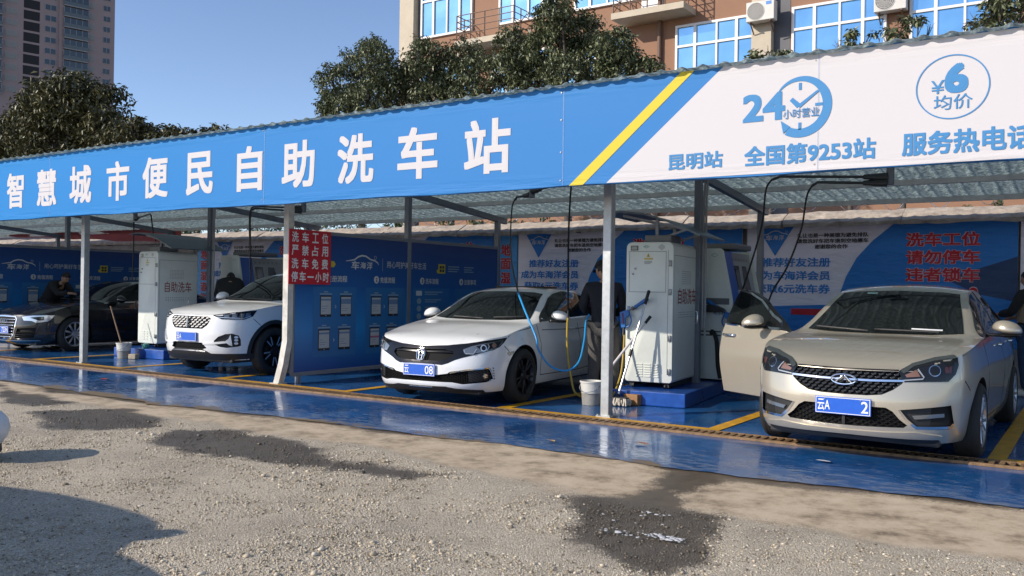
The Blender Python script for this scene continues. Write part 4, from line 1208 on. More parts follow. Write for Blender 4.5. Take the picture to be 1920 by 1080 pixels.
def build_floor():
    xs = np.arange(-30, 12.01, .03)
    P = [(x, float(np.interp(x, _bx, _by) + (fbm(np.array([x]), np.array([0.]), 2.5, 71, 6)[0] - .5) * .22)) for x in xs]
    b = MB()
    vs = [b.bm.verts.new((x, y, -.004)) for x, y in P] ; vt = [b.bm.verts.new((x, 5.98, .0)) for x, y in P]
    for i in range(len(vs) - 1): b.bm.faces.new((vs[i], vs[i + 1], vt[i + 1], vt[i]))
    m = bpy.data.materials.new('wet_blue_paint'); m.use_nodes = True; nt = m.node_tree; N = nt.nodes; L = nt.links; bs = N['Principled BSDF']
    tc = N.new('ShaderNodeTexCoord')
    def noise_n(scale, detail=6, rough=.6, sc=None):
        n = N.new('ShaderNodeTexNoise'); n.inputs['Scale'].default_value = scale; n.inputs['Detail'].default_value = detail; n.inputs['Roughness'].default_value = rough
        if sc:
            mp = N.new('ShaderNodeMapping'); mp.inputs['Scale'].default_value = sc; L.new(tc.outputs['Object'], mp.inputs[0]); L.new(mp.outputs[0], n.inputs['Vector'])
        else: L.new(tc.outputs['Object'], n.inputs['Vector'])
        return n
    def ramp(src, stops):
        r = N.new('ShaderNodeValToRGB'); e = r.color_ramp.elements
        while len(e) < len(stops): e.new(.5)
        for el, (p, c) in zip(e, stops): el.position = p; el.color = (*c, 1)
        L.new(src, r.inputs[0]); return r
    def mix(f, a, c, t='MIX'):
        x = N.new('ShaderNodeMix'); x.data_type = 'RGBA'; x.blend_type = t
        if isinstance(f, float): x.inputs[0].default_value = f
        else: L.new(f, x.inputs[0])
        for s_, v in ((6, a), (7, c)):
            if isinstance(v, tuple): x.inputs[s_].default_value = (*v, 1)
            else: L.new(v, x.inputs[s_])
        return x.outputs[2]
    n1 = noise_n(1.1, 8, .65)
    base = ramp(n1.outputs['Fac'], [(.3, (.008, .055, .18)), (.5, (.011, .090, .27)), (.72, (.020, .135, .36))])
    wear = noise_n(4.5, 10, .72)
    wr = ramp(wear.outputs['Fac'], [(.58, (0, 0, 0)), (.66, (.6, .6, .6))])
    c1 = mix(wr.outputs[0], base.outputs[0], (.07, .075, .09))
    streak = noise_n(3.2, 9, .8, (1.0, 4.0, 1.0))
    sr = ramp(streak.outputs['Fac'], [(.60, (0, 0, 0)), (.68, (.6, .6, .6))])
    c2 = mix(sr.outputs[0], c1, (.30, .34, .40))
    # towards the yard the paint is scuffed away and muddy
    sy = N.new('ShaderNodeSeparateXYZ'); L.new(tc.outputs['Object'], sy.inputs[0])
    em = N.new('ShaderNodeMapRange'); em.inputs[1].default_value = -2.45; em.inputs[2].default_value = -1.45; em.inputs[3].default_value = -.02; em.inputs[4].default_value = -.85; L.new(sy.outputs[1], em.inputs[0])
    mud = noise_n(1.5, 10, .72, (1, 1.7, 1))
    ma = N.new('ShaderNodeMath'); ma.operation = 'MULTIPLY_ADD'; L.new(mud.outputs['Fac'], ma.inputs[0]); ma.inputs[1].default_value = 1.8; L.new(em.outputs[0], ma.inputs[2])
    mr_ = ramp(ma.outputs[0], [(.60, (0, 0, 0)), (.74, (1, 1, 1))])
    sm = N.new('ShaderNodeMapRange'); sm.inputs[1].default_value = -2.2; sm.inputs[2].default_value = -.4; sm.inputs[3].default_value = .16; sm.inputs[4].default_value = 0; L.new(sy.outputs[1], sm.inputs[0])
    sc_n = noise_n(5.5, 10, .8, (1.0, 2.6, 1.0))
    sa = N.new('ShaderNodeMath'); sa.operation = 'ADD'; L.new(sc_n.outputs['Fac'], sa.inputs[0]); L.new(sm.outputs[0], sa.inputs[1])
    scr = ramp(sa.outputs[0], [(.60, (0, 0, 0)), (.72, (.75, .75, .75))])
    c2 = mix(scr.outputs[0], c2, (.20, .225, .26))
    c2 = mix(mr_.outputs[0], c2, (.20, .155, .105))
    L.new(c2, bs.inputs['Base Color'])
    pud = noise_n(.9, 5, .55)
    pr = N.new('ShaderNodeMapRange'); pr.inputs[1].default_value = .38; pr.inputs[2].default_value = .62; pr.inputs[3].default_value = .06; pr.inputs[4].default_value = .42
    L.new(pud.outputs['Fac'], pr.inputs[0])
    def madd(a, k, c_):
        x = N.new('ShaderNodeMath'); x.operation = 'MULTIPLY_ADD'; x.use_clamp = True; L.new(a, x.inputs[0]); x.inputs[1].default_value = k
        if isinstance(c_, float): x.inputs[2].default_value = c_
        else: L.new(c_, x.inputs[2])
        return x.outputs[0]
    r1 = madd(scr.outputs[0], .35, pr.outputs[0]); r2 = madd(mr_.outputs[0], .5, r1); L.new(r2, bs.inputs['Roughness'])
    k1 = madd(scr.outputs[0], -.5, .38); k2 = madd(mr_.outputs[0], -.6, k1); L.new(k2, bs.inputs['Coat Weight'])
    s1 = madd(mr_.outputs[0], -.42, .5); L.new(s1, bs.inputs['Specular IOR Level']); bs.inputs['Coat Roughness'].default_value = .05
    rip = noise_n(7, 4, .5, (1, .6, 1))
    bp = N.new('ShaderNodeBump'); bp.inputs['Strength'].default_value = .10; bp.inputs['Distance'].default_value = .03
    L.new(rip.outputs['Fac'], bp.inputs['Height']); L.new(bp.outputs[0], bs.inputs['Normal'])
    bp2 = N.new('ShaderNodeBump'); bp2.inputs['Strength'].default_value = .05; bp2.inputs['Distance'].default_value = .03
    L.new(rip.outputs['Fac'], bp2.inputs['Height']); L.new(bp2.outputs[0], bs.inputs['Coat Normal'])
    tag(b.build('painted_floor', m), kind='structure')
    # yellow lines
    ym = mat('worn_yellow_paint', (.60, .31, .012), .5, var=.3, vscale=6)
    q = MB()
    for X in (-20, -15, -10, -5, 0, 5):
        q.poly([(X - 1.33, -.27, .004), (X + 1.33, -.27, .004), (X + 1.33, -.08, .004), (X - 1.33, -.08, .004)])
        for s in (-1, 1):
            a, e = X + s * 1.26 - .07, X + s * 1.26 + .07
            q.poly([(a, -.08, .004), (e, -.08, .004), (e, 5.2, .004), (a, 5.2, .004)])
    tag(q.build('floor_marking', ym), kind='structure')
    # drain
    rust = mat('rusty_grating', (.21, .125, .06), .6, metal=.1, var=.5, vscale=9, bump=.3, bscale=60)
    d = MB()
    for y in (-.53, -.31): d.bar((-26, y, .010), (9, y, .010), .026, .024)
    for x in np.arange(-16, 6, .075): d.box((float(x), -.42, .012), (.040, .20, .014))
    g = d.build('drain_grating', [rust])
    tag(g, 'long rusty drain grating set across the front of the blue floor', 'drain')
    k = MB(); k.box((-8.5, -.42, .001), (35, .20, .004)); k.build('drain_channel', black_dark, g)

# ------------------------------------------------------------------ canopy
galv = mat('galvanised_steel', (.40, .42, .43), .42, metal=.55, var=.14, vscale=14)
steel_grey = mat('painted_grey_steel', (.20, .22, .25), .45, metal=.2, var=.12, vscale=5)
RZ = lambda y: 3.362 - .0925 * (y + 1)

def build_canopy():
    root = empty('carport', (-8.5, 2.5, 0))
    tag(root, 'long corrugated translucent canopy on slim steel posts over the wash bays', 'carport')
    def P(mb, name, m, sm=None):
        o = mb.build(name, m, None, sm); o.parent = root; o.matrix_parent_inverse = Matrix.Translation(root.location).inverted(); return o
    # corrugated sheet
    xs = np.arange(-26, 9.01, .02)
    prof = np.interp((xs / .20) % 1.0, [0, .12, .30, .42, .62, .70, .92, 1.0], [0, 0, .019, .019, 0, 0, 0, 0])
    ysn = [-1.10, .6, 2.3, 4.0, 5.5]
    V, F = [], []
    n = len(xs)
    for t in (0, 1):
        for y in ysn:
            V += [(float(x), y, RZ(y) + float(p) - t * .0012) for x, p in zip(xs, prof)]
    for t in (0, 1):
        o_ = t * n * len(ysn)
        for j in range(len(ysn) - 1):
            for i in range(n - 1):
                q = (o_ + j * n + i, o_ + j * n + i + 1, o_ + (j + 1) * n + i + 1, o_ + (j + 1) * n + i)
                F.append(q if t == 0 else q[::-1])
    me = bpy.data.meshes.new('roof_sheet'); me.from_pydata(V, [], F)
    rm = mat('translucent_sheet', (.40, .45, .43), .4, metal=.1, var=.2, vscale=16, bump=.35, bscale=22)
    nt = rm.node_tree; pb = nt.nodes['Principled BSDF']; tl = nt.nodes.new('ShaderNodeBsdfTranslucent'); ms = nt.nodes.new('ShaderNodeMixShader'); ms.inputs[0].default_value = .78  # translucency is added so daylight fills the shade under the roof
    tn = nt.nodes.new('ShaderNodeTexNoise'); tn.inputs['Scale'].default_value = 20; tn.inputs['Detail'].default_value = 6; tn.inputs['Roughness'].default_value = .75
    tcc = nt.nodes.new('ShaderNodeTexCoord'); nt.links.new(tcc.outputs['Object'], tn.inputs['Vector'])
    tr = nt.nodes.new('ShaderNodeValToRGB'); tr.color_ramp.elements[0].position = .36; tr.color_ramp.elements[1].position = .66; tr.color_ramp.elements[0].color = (.20, .26, .27, 1); tr.color_ramp.elements[1].color = (.80, .86, .83, 1)
    nt.links.new(tn.outputs['Fac'], tr.inputs[0]); nt.links.new(tr.outputs[0], tl.inputs[0])
    nt.links.new(pb.outputs[0], ms.inputs[1]); nt.links.new(tl.outputs[0], ms.inputs[2]); nt.links.new(ms.outputs[0], nt.nodes['Material Output'].inputs[0])
    o = link('roof_sheet', me, rm); o.parent = root; o.matrix_parent_inverse = Matrix.Translation(root.location).inverted()
    for y in (-.92, .32, 1.55, 2.8, 4.05, 5.3):
        b = MB(); z = RZ(y)
        b.box((-8.5, y, z - .036), (35, .04, .07)); b.box((-8.5, y + .025, z - .069), (35, .05, .006))
        P(b, 'purlin', mat('bright_zinc', (.62, .64, .62), .45, metal=.15, var=.15, vscale=9))
    for X in (-25, -20, -15, -10, -5, 0, 5):
        b = MB()
        b.bar((X, -1.0, RZ(-1.0) - .115), (X, 5.4, RZ(5.4) - .115), .08, .10)
        P(b, 'rafter', steel_grey)
    whitewash = mat('flaking_white_steel', (.55, .53, .48), .5, var=.25, vscale=7)
    for X in (-25, -20, -15, -10, 0, 5):
        b = MB(); b.box((X, 0, RZ(0) / 2 - .08), (.10, .10, RZ(0) - .17), bev=.008); b.box((X, 0, .008), (.17, .17, .012))
        for sx in (-1, 1): b.lathe([(.001, .03), (.011, .03), (.011, .012)], 6, Matrix.Translation((X + sx * .07, -.07, 0)))
        P(b, 'post', galv)
    b = MB(); b.bar((-5.10, -.06, 0), (-5.03, -.03, .30), .10, .10, up=(0, 1, 0)); b.bar((-5.034, -.032, .29), (-5.0, 0, .60), .10, .10, up=(0, 1, 0)); b.box((-5.10, -.06, .008), (.17, .17, .012))
    b.box((-5.0, 0, .59 + (RZ(0) - .75) / 2), (.10, .10, RZ(0) - .75))
    po = P(b, 'post', whitewash); po['label'] = 'whitewashed post knocked bent at its foot'
    for y in (2.55, 5.13):
        for X in (-25, -20, -15, -10, -5, 0, 5):
            b = MB(); h = RZ(y) - .16; b.box((X, y, h / 2), (.09, .09, h), bev=.006); b.box((X, y, .006), (.16, .16, .010))
            P(b, 'post', steel_grey)
    for X in (-10, 0):
        for dx in (.075, .11):
            b = MB(); b.tube([(X + dx, 2.55, .9), (X + dx, 2.55, 2.6), (X + dx + .02, 2.55, 2.9)], .016, 8); P(b, 'conduit', mat('grey_conduit', (.30, .31, .32), .4))

blue_print = None
def build_fascia():
    global blue_print
    o = Vector((-3.5, -1.02, 2.385))
    root = empty('fascia_banner', o); tag(root, 'long printed blue and white banner along the canopy edge with station name', 'banner')
    H = .985
    m = bpy.data.materials.new('printed_blue_banner'); m.use_nodes = True; nt = m.node_tree; N = nt.nodes; L = nt.links; bs = N['Principled BSDF']
    tc = N.new('ShaderNodeTexCoord'); sx = N.new('ShaderNodeSeparateXYZ'); L.new(tc.outputs['Object'], sx.inputs[0])
    mr = N.new('ShaderNodeMapRange'); mr.inputs[1].default_value = -7.5; mr.inputs[2].default_value = 4.5; L.new(sx.outputs[0], mr.inputs[0])
    r = N.new('ShaderNodeValToRGB'); r.color_ramp.elements[0].color = (.010, .19, .51, 1); r.color_ramp.elements[1].color = (.034, .185, .47, 1); L.new(mr.outputs[0], r.inputs[0]); L.new(r.outputs[0], bs.inputs['Base Color'])
    bs.inputs['Roughness'].default_value = .6; bs.inputs['Specular IOR Level'].default_value = .2
    def wrinkle(nt, N, L, bs):
        tc = N.new('ShaderNodeTexCoord')
        mp = N.new('ShaderNodeMapping'); mp.inputs['Scale'].default_value = (.55, 1, 6.0); mp.inputs['Rotation'].default_value = (0, rad(-9), 0); L.new(tc.outputs['Object'], mp.inputs[0])
        n = N.new('ShaderNodeTexNoise'); n.inputs['Scale'].default_value = 2.0; n.inputs['Detail'].default_value = 3; L.new(mp.outputs[0], n.inputs['Vector'])
        s = N.new('ShaderNodeSeparateXYZ'); L.new(tc.outputs['Object'], s.inputs[0])
        e = N.new('ShaderNodeMath'); e.operation = 'SUBTRACT'; L.new(s.outputs[2], e.inputs[0]); e.inputs[1].default_value = .49
        ab = N.new('ShaderNodeMath'); ab.operation = 'ABSOLUTE'; L.new(e.outputs[0], ab.inputs[0])
        mr = N.new('ShaderNodeMapRange'); mr.inputs[1].default_value = .34; mr.inputs[2].default_value = .49; mr.inputs[3].default_value = .02; mr.inputs[4].default_value = .55; L.new(ab.outputs[0], mr.inputs[0])
        bp = N.new('ShaderNodeBump'); bp.inputs['Distance'].default_value = .05; L.new(mr.outputs[0], bp.inputs['Strength']); L.new(n.outputs['Fac'], bp.inputs['Height']); L.new(bp.outputs[0], bs.inputs['Normal'])
    wrinkle(nt, N, L, bs)
    blue_print = m
    def pm(name, col):
        mm = bpy.data.materials.new(name); mm.use_nodes = True; b2 = mm.node_tree.nodes['Principled BSDF']; b2.inputs['Base Color'].default_value = (*col, 1); b2.inputs['Roughness'].default_value = .6; b2.inputs['Specular IOR Level'].default_value = .2
        wrinkle(mm.node_tree, mm.node_tree.nodes, mm.node_tree.links, b2); return mm
    white = pm('printed_white', (.565, .545, .56)); yel = pm('printed_yellow', (.62, .50, .05)); cyan = pm('printed_sky_blue', (.06, .225, .47))
    s = Sign((0, 0, 0), (1, 0, 0))
    x0, x1 = -22 - o.x, 9 - o.x
    # cloth, a sagging sheet with a folded hem
    b = MB()
    xs = np.arange(x0, x1 + .01, .1)
    zs = [0, .04, .3, .6, .9, H]
    grid = []
    for x in xs:
        row = []
        for z in zs:
            e = 0
            if z == 0: e = .006 * math.sin(x * 2.1) + .004 * math.sin(x * 5.3 + 1)
            if z == H: e = .005 * math.sin(x * 1.7 + 2) + .006 * math.sin(x * 6.1)
            row.append(b.bm.verts.new((x, 0, z + e)))
        row.insert(0, b.bm.verts.new((x, .06, -.004 + .006 * math.sin(x * 2.1))))
        grid.append(row)
    for i in range(len(grid) - 1):
        for k in range(len(grid[0]) - 1): b.bm.faces.new((grid[i][k], grid[i + 1][k], grid[i + 1][k + 1], grid[i][k + 1]))
    me = b.mesh('cloth', False); smooth(me, 40); link('cloth', me, m, root)
    fr = MB(); fr.bar((x0, .05, .03), (x1, .05, .03), .05, .05); fr.bar((x0, .05, H - .03), (x1, .05, H - .03), .05, .05); fr.build('banner_frame', galv, root)
    q = lambda x: x - o.x
    z = lambda v: v - o.z
    s.poly('w', [(q(.49), .008), (x1, .008), (x1, H - .006), (q(1.64), H - .006)], .004)
    s.poly('y', [(q(.078), .004), (q(.234), .004), (q(1.372), H - .004), (q(1.24), H - .004)], .004)
    for ch, a, e in (('智', -10.58, -10.06), ('慧', -9.66, -9.10), ('城', -8.73, -8.15), ('市', -7.76, -7.20), ('便', -6.88, -6.30), ('民', -5.90, -5.34), ('自', -4.86, -4.38), ('助', -4.02, -3.45), ('洗', -3.07, -2.50), ('车', -2.14, -1.57), ('站', -1.21, -.62)):
        s.text('t', ch, q(a), q(e), z(2.565), z(3.14), .004, bold=.028)
    s.text('c', '24', q(1.82), q(2.19), z(2.845), z(3.085), .0075, bold=.035)
    # clock with an arrow that runs round it
    cx, cz, R = q(2.315), z(2.945), .225
    pts, ws = [], []
    for k in range(41):
        a = rad(143 - 262 * k / 40); pts.append((cx + R * math.cos(a), cz + R * 1.02 * math.sin(a))); ws.append(.012 + .062 * min(1, k / 18))
    s.strip('c', pts, ws, .008)
    s.poly('c', [(cx - .160, cz - .112), (cx - .080, cz - .168), (cx - .138, cz - .225)], .010)
    s.rect('c', cx - .012, cx + .012, cz + .135, cz + .195, .008); s.rect('c', cx - .012, cx + .012, cz - .20, cz - .14, .008); s.rect('c', cx + .125, cx + .19, cz - .012, cz + .012, .008)
    s.strip('c', [(cx - .075, cz + .065), (cx - .01, cz - .0)], [.035, .045], .008); s.strip('c', [(cx - .012, cz - .005), (cx + .15, cz + .115)], [.03, .018], .010)
    s.text('c', '小时营业', q(2.175), q(2.475), z(2.845), z(2.925), .012, bold=.006)
    s.ring('c', q(3.475), z(2.975), .255, .245, .010, .008)
    s.text('c', '6', q(3.42), q(3.585), z(2.925), z(3.155), .008, bold=.045)
    s.text('c', '¥', q(3.325), q(3.42), z(2.93), z(3.035), .008, bold=.004)
    s.text('c', '均价', q(3.345), q(3.615), z(2.80), z(2.915), .008, bold=.006)
    s.text('c', '昆明站', q(1.13), q(1.645), z(2.47), z(2.62), .008, bold=.030)
    s.text('c', '全国第9253站', q(1.84), q(2.925), z(2.46), z(2.635), .008, bold=.032)
    s.text('c', '服务热电话', q(3.12), q(4.03), z(2.46), z(2.645), .008, bold=.032)
    for x in (-9.3, -4.35, .0, 2.46, 6.0):
        s.rect('sm', q(x), q(x) + .014, .01, H - .01, .0065 if x > .5 else .0055)
        for zz in (.06, .34, .66, .93): s.disc('ey', q(x) - .02, zz, .008, .008, .007, 10)
    s.build(root, {'sm': ('seam', mat('clear_seam_tape', (.30, .42, .60), .3, alpha=.25)), 'ey': ('eyelet', mat('eyelet', (.25, .24, .22), .4, metal=.6)), 'w': ('white_print', white), 'y': ('yellow_stripe', yel), 't': ('lettering', white), 'c': ('blue_lettering', cyan)})

# ------------------------------------------------------------------ wall behind the bays
def build_wall():
    root = empty('boundary_wall', (-8.5, 6.1, 0)); tag(root, 'rendered boundary wall with weathered tile coping behind the bays', 'wall')
    b = MB(); b.box((0, .05, 1.22), (45, .20, 2.44)); b.build('wall_face', mat('grey_render', (.30, .28, .26), .8, var=.25, vscale=3, bump=.3, bscale=20), root)
    # coping: a pitched cap of rough slabs
    c = MB(); rng = random.Random(5)
    x = -22.4
    while x < 22:
        w = rng.uniform(1.6, 2.8); e = min(x + w, 22.4); dz = rng.uniform(-.012, .012)
        n = max(4, int((e - x) / .16)); rows = []
        prof = [(-.30, 2.44), (-.32, 2.50), (-.30, 2.535), (-.16, 2.62), (.02, 2.70), (.12, 2.70), (.34, 2.56), (.34, 2.48), (.2, 2.44)]
        for i in range(n + 1):
            xx = x + (e - x) * i / n
            rows.append([c.bm.verts.new((xx + (rng.uniform(-.02, .02) if 0 < i < n else 0), py + rng.uniform(-.012, .012), pz + dz + rng.uniform(-.014, .014))) for py, pz in prof])
        for i in range(n):
            for k in range(len(prof) - 1): c.bm.faces.new((rows[i][k], rows[i + 1][k], rows[i + 1][k + 1], rows[i][k + 1]))
        c.bm.faces.new(rows[0]); c.bm.faces.new(rows[-1][::-1])
        x = e + rng.choice([.006, .01, .03])
    c.build('coping', mat('weathered_coping', (.40, .335, .265), .85, var=.35, vscale=7, bump=.8, bscale=14), root)
    # coiled wire on top
    w = empty('razor_wire', (-1.5, 6.2, 2.85)); tag(w, 'loose coils of razor wire running along the wall coping', 'wire')
    b = MB(); rw = mat('wire_steel', (.45, .46, .47), .3, metal=.9)
    pts = [Vector((-13 + 19 * t / 700, .20 * math.cos(t * .26), .06 + .20 * math.sin(t * .26) + .02 * math.sin(t * .05))) for t in range(701)]
    b.tube(pts, .0055, 4)
    for t in range(0, 700, 3):
        p = pts[t]; d = Vector((math.sin(t * 1.3), math.cos(t * 2.1), math.sin(t * .7))).normalized() * .022
        b.bar(p - d, p + d, .012, .003)
    b.build('wire_coil', rw, w)

def wrinkled(name, col, amp=.6):
    if name in MATS: return MATS[name]
    m = mat(name, col, .5)
    nt = m.node_tree; N = nt.nodes; L = nt.links
    tc = N.new('ShaderNodeTexCoord'); mp = N.new('ShaderNodeMapping'); mp.inputs['Rotation'].default_value = (0, rad(35), 0); mp.inputs['Scale'].default_value = (1, 1, 3); L.new(tc.outputs['Object'], mp.inputs[0])
    n = N.new('ShaderNodeTexNoise'); n.inputs['Scale'].default_value = 3.5; n.inputs['Detail'].default_value = 4; n.inputs['Distortion'].default_value = .6; L.new(mp.outputs[0], n.inputs['Vector'])
    bp = N.new('ShaderNodeBump'); bp.inputs['Strength'].default_value = amp; bp.inputs['Distance'].default_value = .05; L.new(n.outputs['Fac'], bp.inputs['Height']); L.new(bp.outputs[0], N['Principled BSDF'].inputs['Normal'])
    return m

def logo(s, key, x0, x1, y0, y1, h):
    """car outline over three brush characters"""
    w, hh = x1 - x0, y1 - y0
    pr = [(0, .55), (.12, .60), (.25, .66), (.36, .88), (.48, .98), (.60, .95), (.74, .74), (.88, .66), (.97, .52), (1.0, .36)]
    s.strip(key, [(x0 + a * w, y0 + b * hh) for a, b in pr], [.012 * w, .02 * w, .03 * w, .035 * w, .035 * w, .035 * w, .03 * w, .03 * w, .025 * w, .008 * w], h)
    s.text(key, '车', x0 + .16 * w, x0 + .40 * w, y0 - .02 * hh, y0 + .58 * hh, h, bold=.02, skew=.12)
    s.text(key, '海', x0 + .43 * w, x0 + .60 * w, y0 + .06 * hh, y0 + .52 * hh, h, bold=.015, skew=.12)
    s.text(key, '洋', x0 + .63 * w, x0 + .80 * w, y0 + .0 * hh, y0 + .56 * hh, h, bold=.015, skew=.12)
    s.ring(key, x0 + .89 * w, y0 + .88 * hh, .035 * w, .035 * w, .008 * w, h, n=14)

pw = None
def build_wall_banner(x0, width, label, first=True):
    """poster fixed flat on the wall: pale half with slogan, blue half with red warning"""
    o = Vector((x0, 5.972, 0)); root = empty('wall_banner', o); tag(root, label, 'banner', 'printed posters on the wall behind the bays')
    ink = wrinkled('poster_ink_blue', (.045, .24, .65)); pale = wrinkled('poster_pale', (.84, .80, .90)); blue = wrinkled('poster_blue', (.014, .20, .62)); red = wrinkled('poster_red', (.55, .012, .03)); rim = wrinkled('poster_outline', (.70, .50, .58)); blk = wrinkled('poster_black', (.02, .02, .025)); sky_ = wrinkled('poster_sky', (.06, .28, .62))
    top, bot = 2.47, .62
    b = MB(); b.box((width / 2, .012, (top + bot) / 2), (width, .008, top - bot)); b.build('poster_sheet', pale, root)
    s = Sign((0, 0, 0), (1, 0, 0))
    cur = [(2.30, top), (1.98, 2.20), (1.76, 1.95), (1.60, 1.65), (1.50, 1.35), (1.30, 1.20), (.0, 1.14), (.0, bot), (width, bot), (width, top)]
    s.poly('b', cur, .003)
    # a bright triangle of sea at the foot and dark hull shape on the right
    s.poly('n', [(width - .95, 1.62), (width, 1.95), (width, 1.30), (width - .5, 1.40)], .006)
    s.poly('tri', [(.17, top), (.78, top), (.475, 1.985)], .003)
    logo(s, 'lg', .24, .71, 2.24, 2.40, .006)
    for k, t in enumerate(('礼让也是一种美德为避免排队', '请您洗好车把车退到空地擦车', '谢谢您的合作')):
        a, e = (.83, 1.93) if k < 2 else (1.11, 1.62)
        s.text('k', t, a, e, 2.275 - k * .09, 2.345 - k * .09, .006, bold=.025)
    for k, (t, a, e) in enumerate((('推荐好友注册', .26, 1.36), ('成为车海洋会员', .08, 1.36), ('获取6元洗车券', .16, 1.36))):
        s.text('i', t, a, e, 1.805 - k * .215, 1.955 - k * .215, .006, bold=.030)
    if width > 3.5:
        for k, t in enumerate(('洗车工位', '请勿停车', '违者锁车')):
            s.text('ro', t, 2.47, 3.48, 2.105 - k * .265, 2.325 - k * .265, .006, bold=.062); s.text('r', t, 2.47, 3.48, 2.11 - k * .265, 2.32 - k * .265, .011, bold=.030)
        s.text('ro', '0', 3.33, 3.46, 1.30, 1.51, .006, bold=.06); s.text('r', '0', 3.335, 3.455, 1.31, 1.50, .011, bold=.03)
    s.rect('r', .75, 1.35, 1.03, 1.13, .007)
    s.build(root, {'b': ('blue_print', blue), 'n': ('dark_print', wrinkled('poster_navy', (.012, .05, .16))), 'tri': ('badge_print', wrinkled('poster_badge', (.02, .20, .62))), 'lg': ('emblem', wrinkled('poster_white', (.62, .62, .66))), 'k': ('small_lettering', blk), 'i': ('blue_lettering', ink), 'ro': ('lettering_outline', rim), 'r': ('red_lettering', red)})
    return root

def build_strip(x0, label):
    root = empty('warning_strip', (x0, 5.965, 0)); tag(root, label, 'banner', 'narrow slippery floor warnings on the wall')
    b = MB(); b.box((.26, .012, 1.5), (.52, .008, 1.86)); b.build('strip_sheet', wrinkled('strip_blue', (.06, .32, .72)), root)
    s = Sign((0, 0, 0), (1, 0, 0))
    for k, ch in enumerate('地面湿滑注意'):
        z = 2.03 - k * .275
        s.text('o', ch, .135, .385, z, z + .235, .005, bold=.06); s.text('r', ch, .14, .38, z + .005, z + .23, .010, bold=.032)
    s.build(root, {'o': ('lettering_outline', wrinkled('strip_outline', (.60, .45, .50))), 'r': ('red_lettering', wrinkled('strip_red', (.45, .015, .04)))})

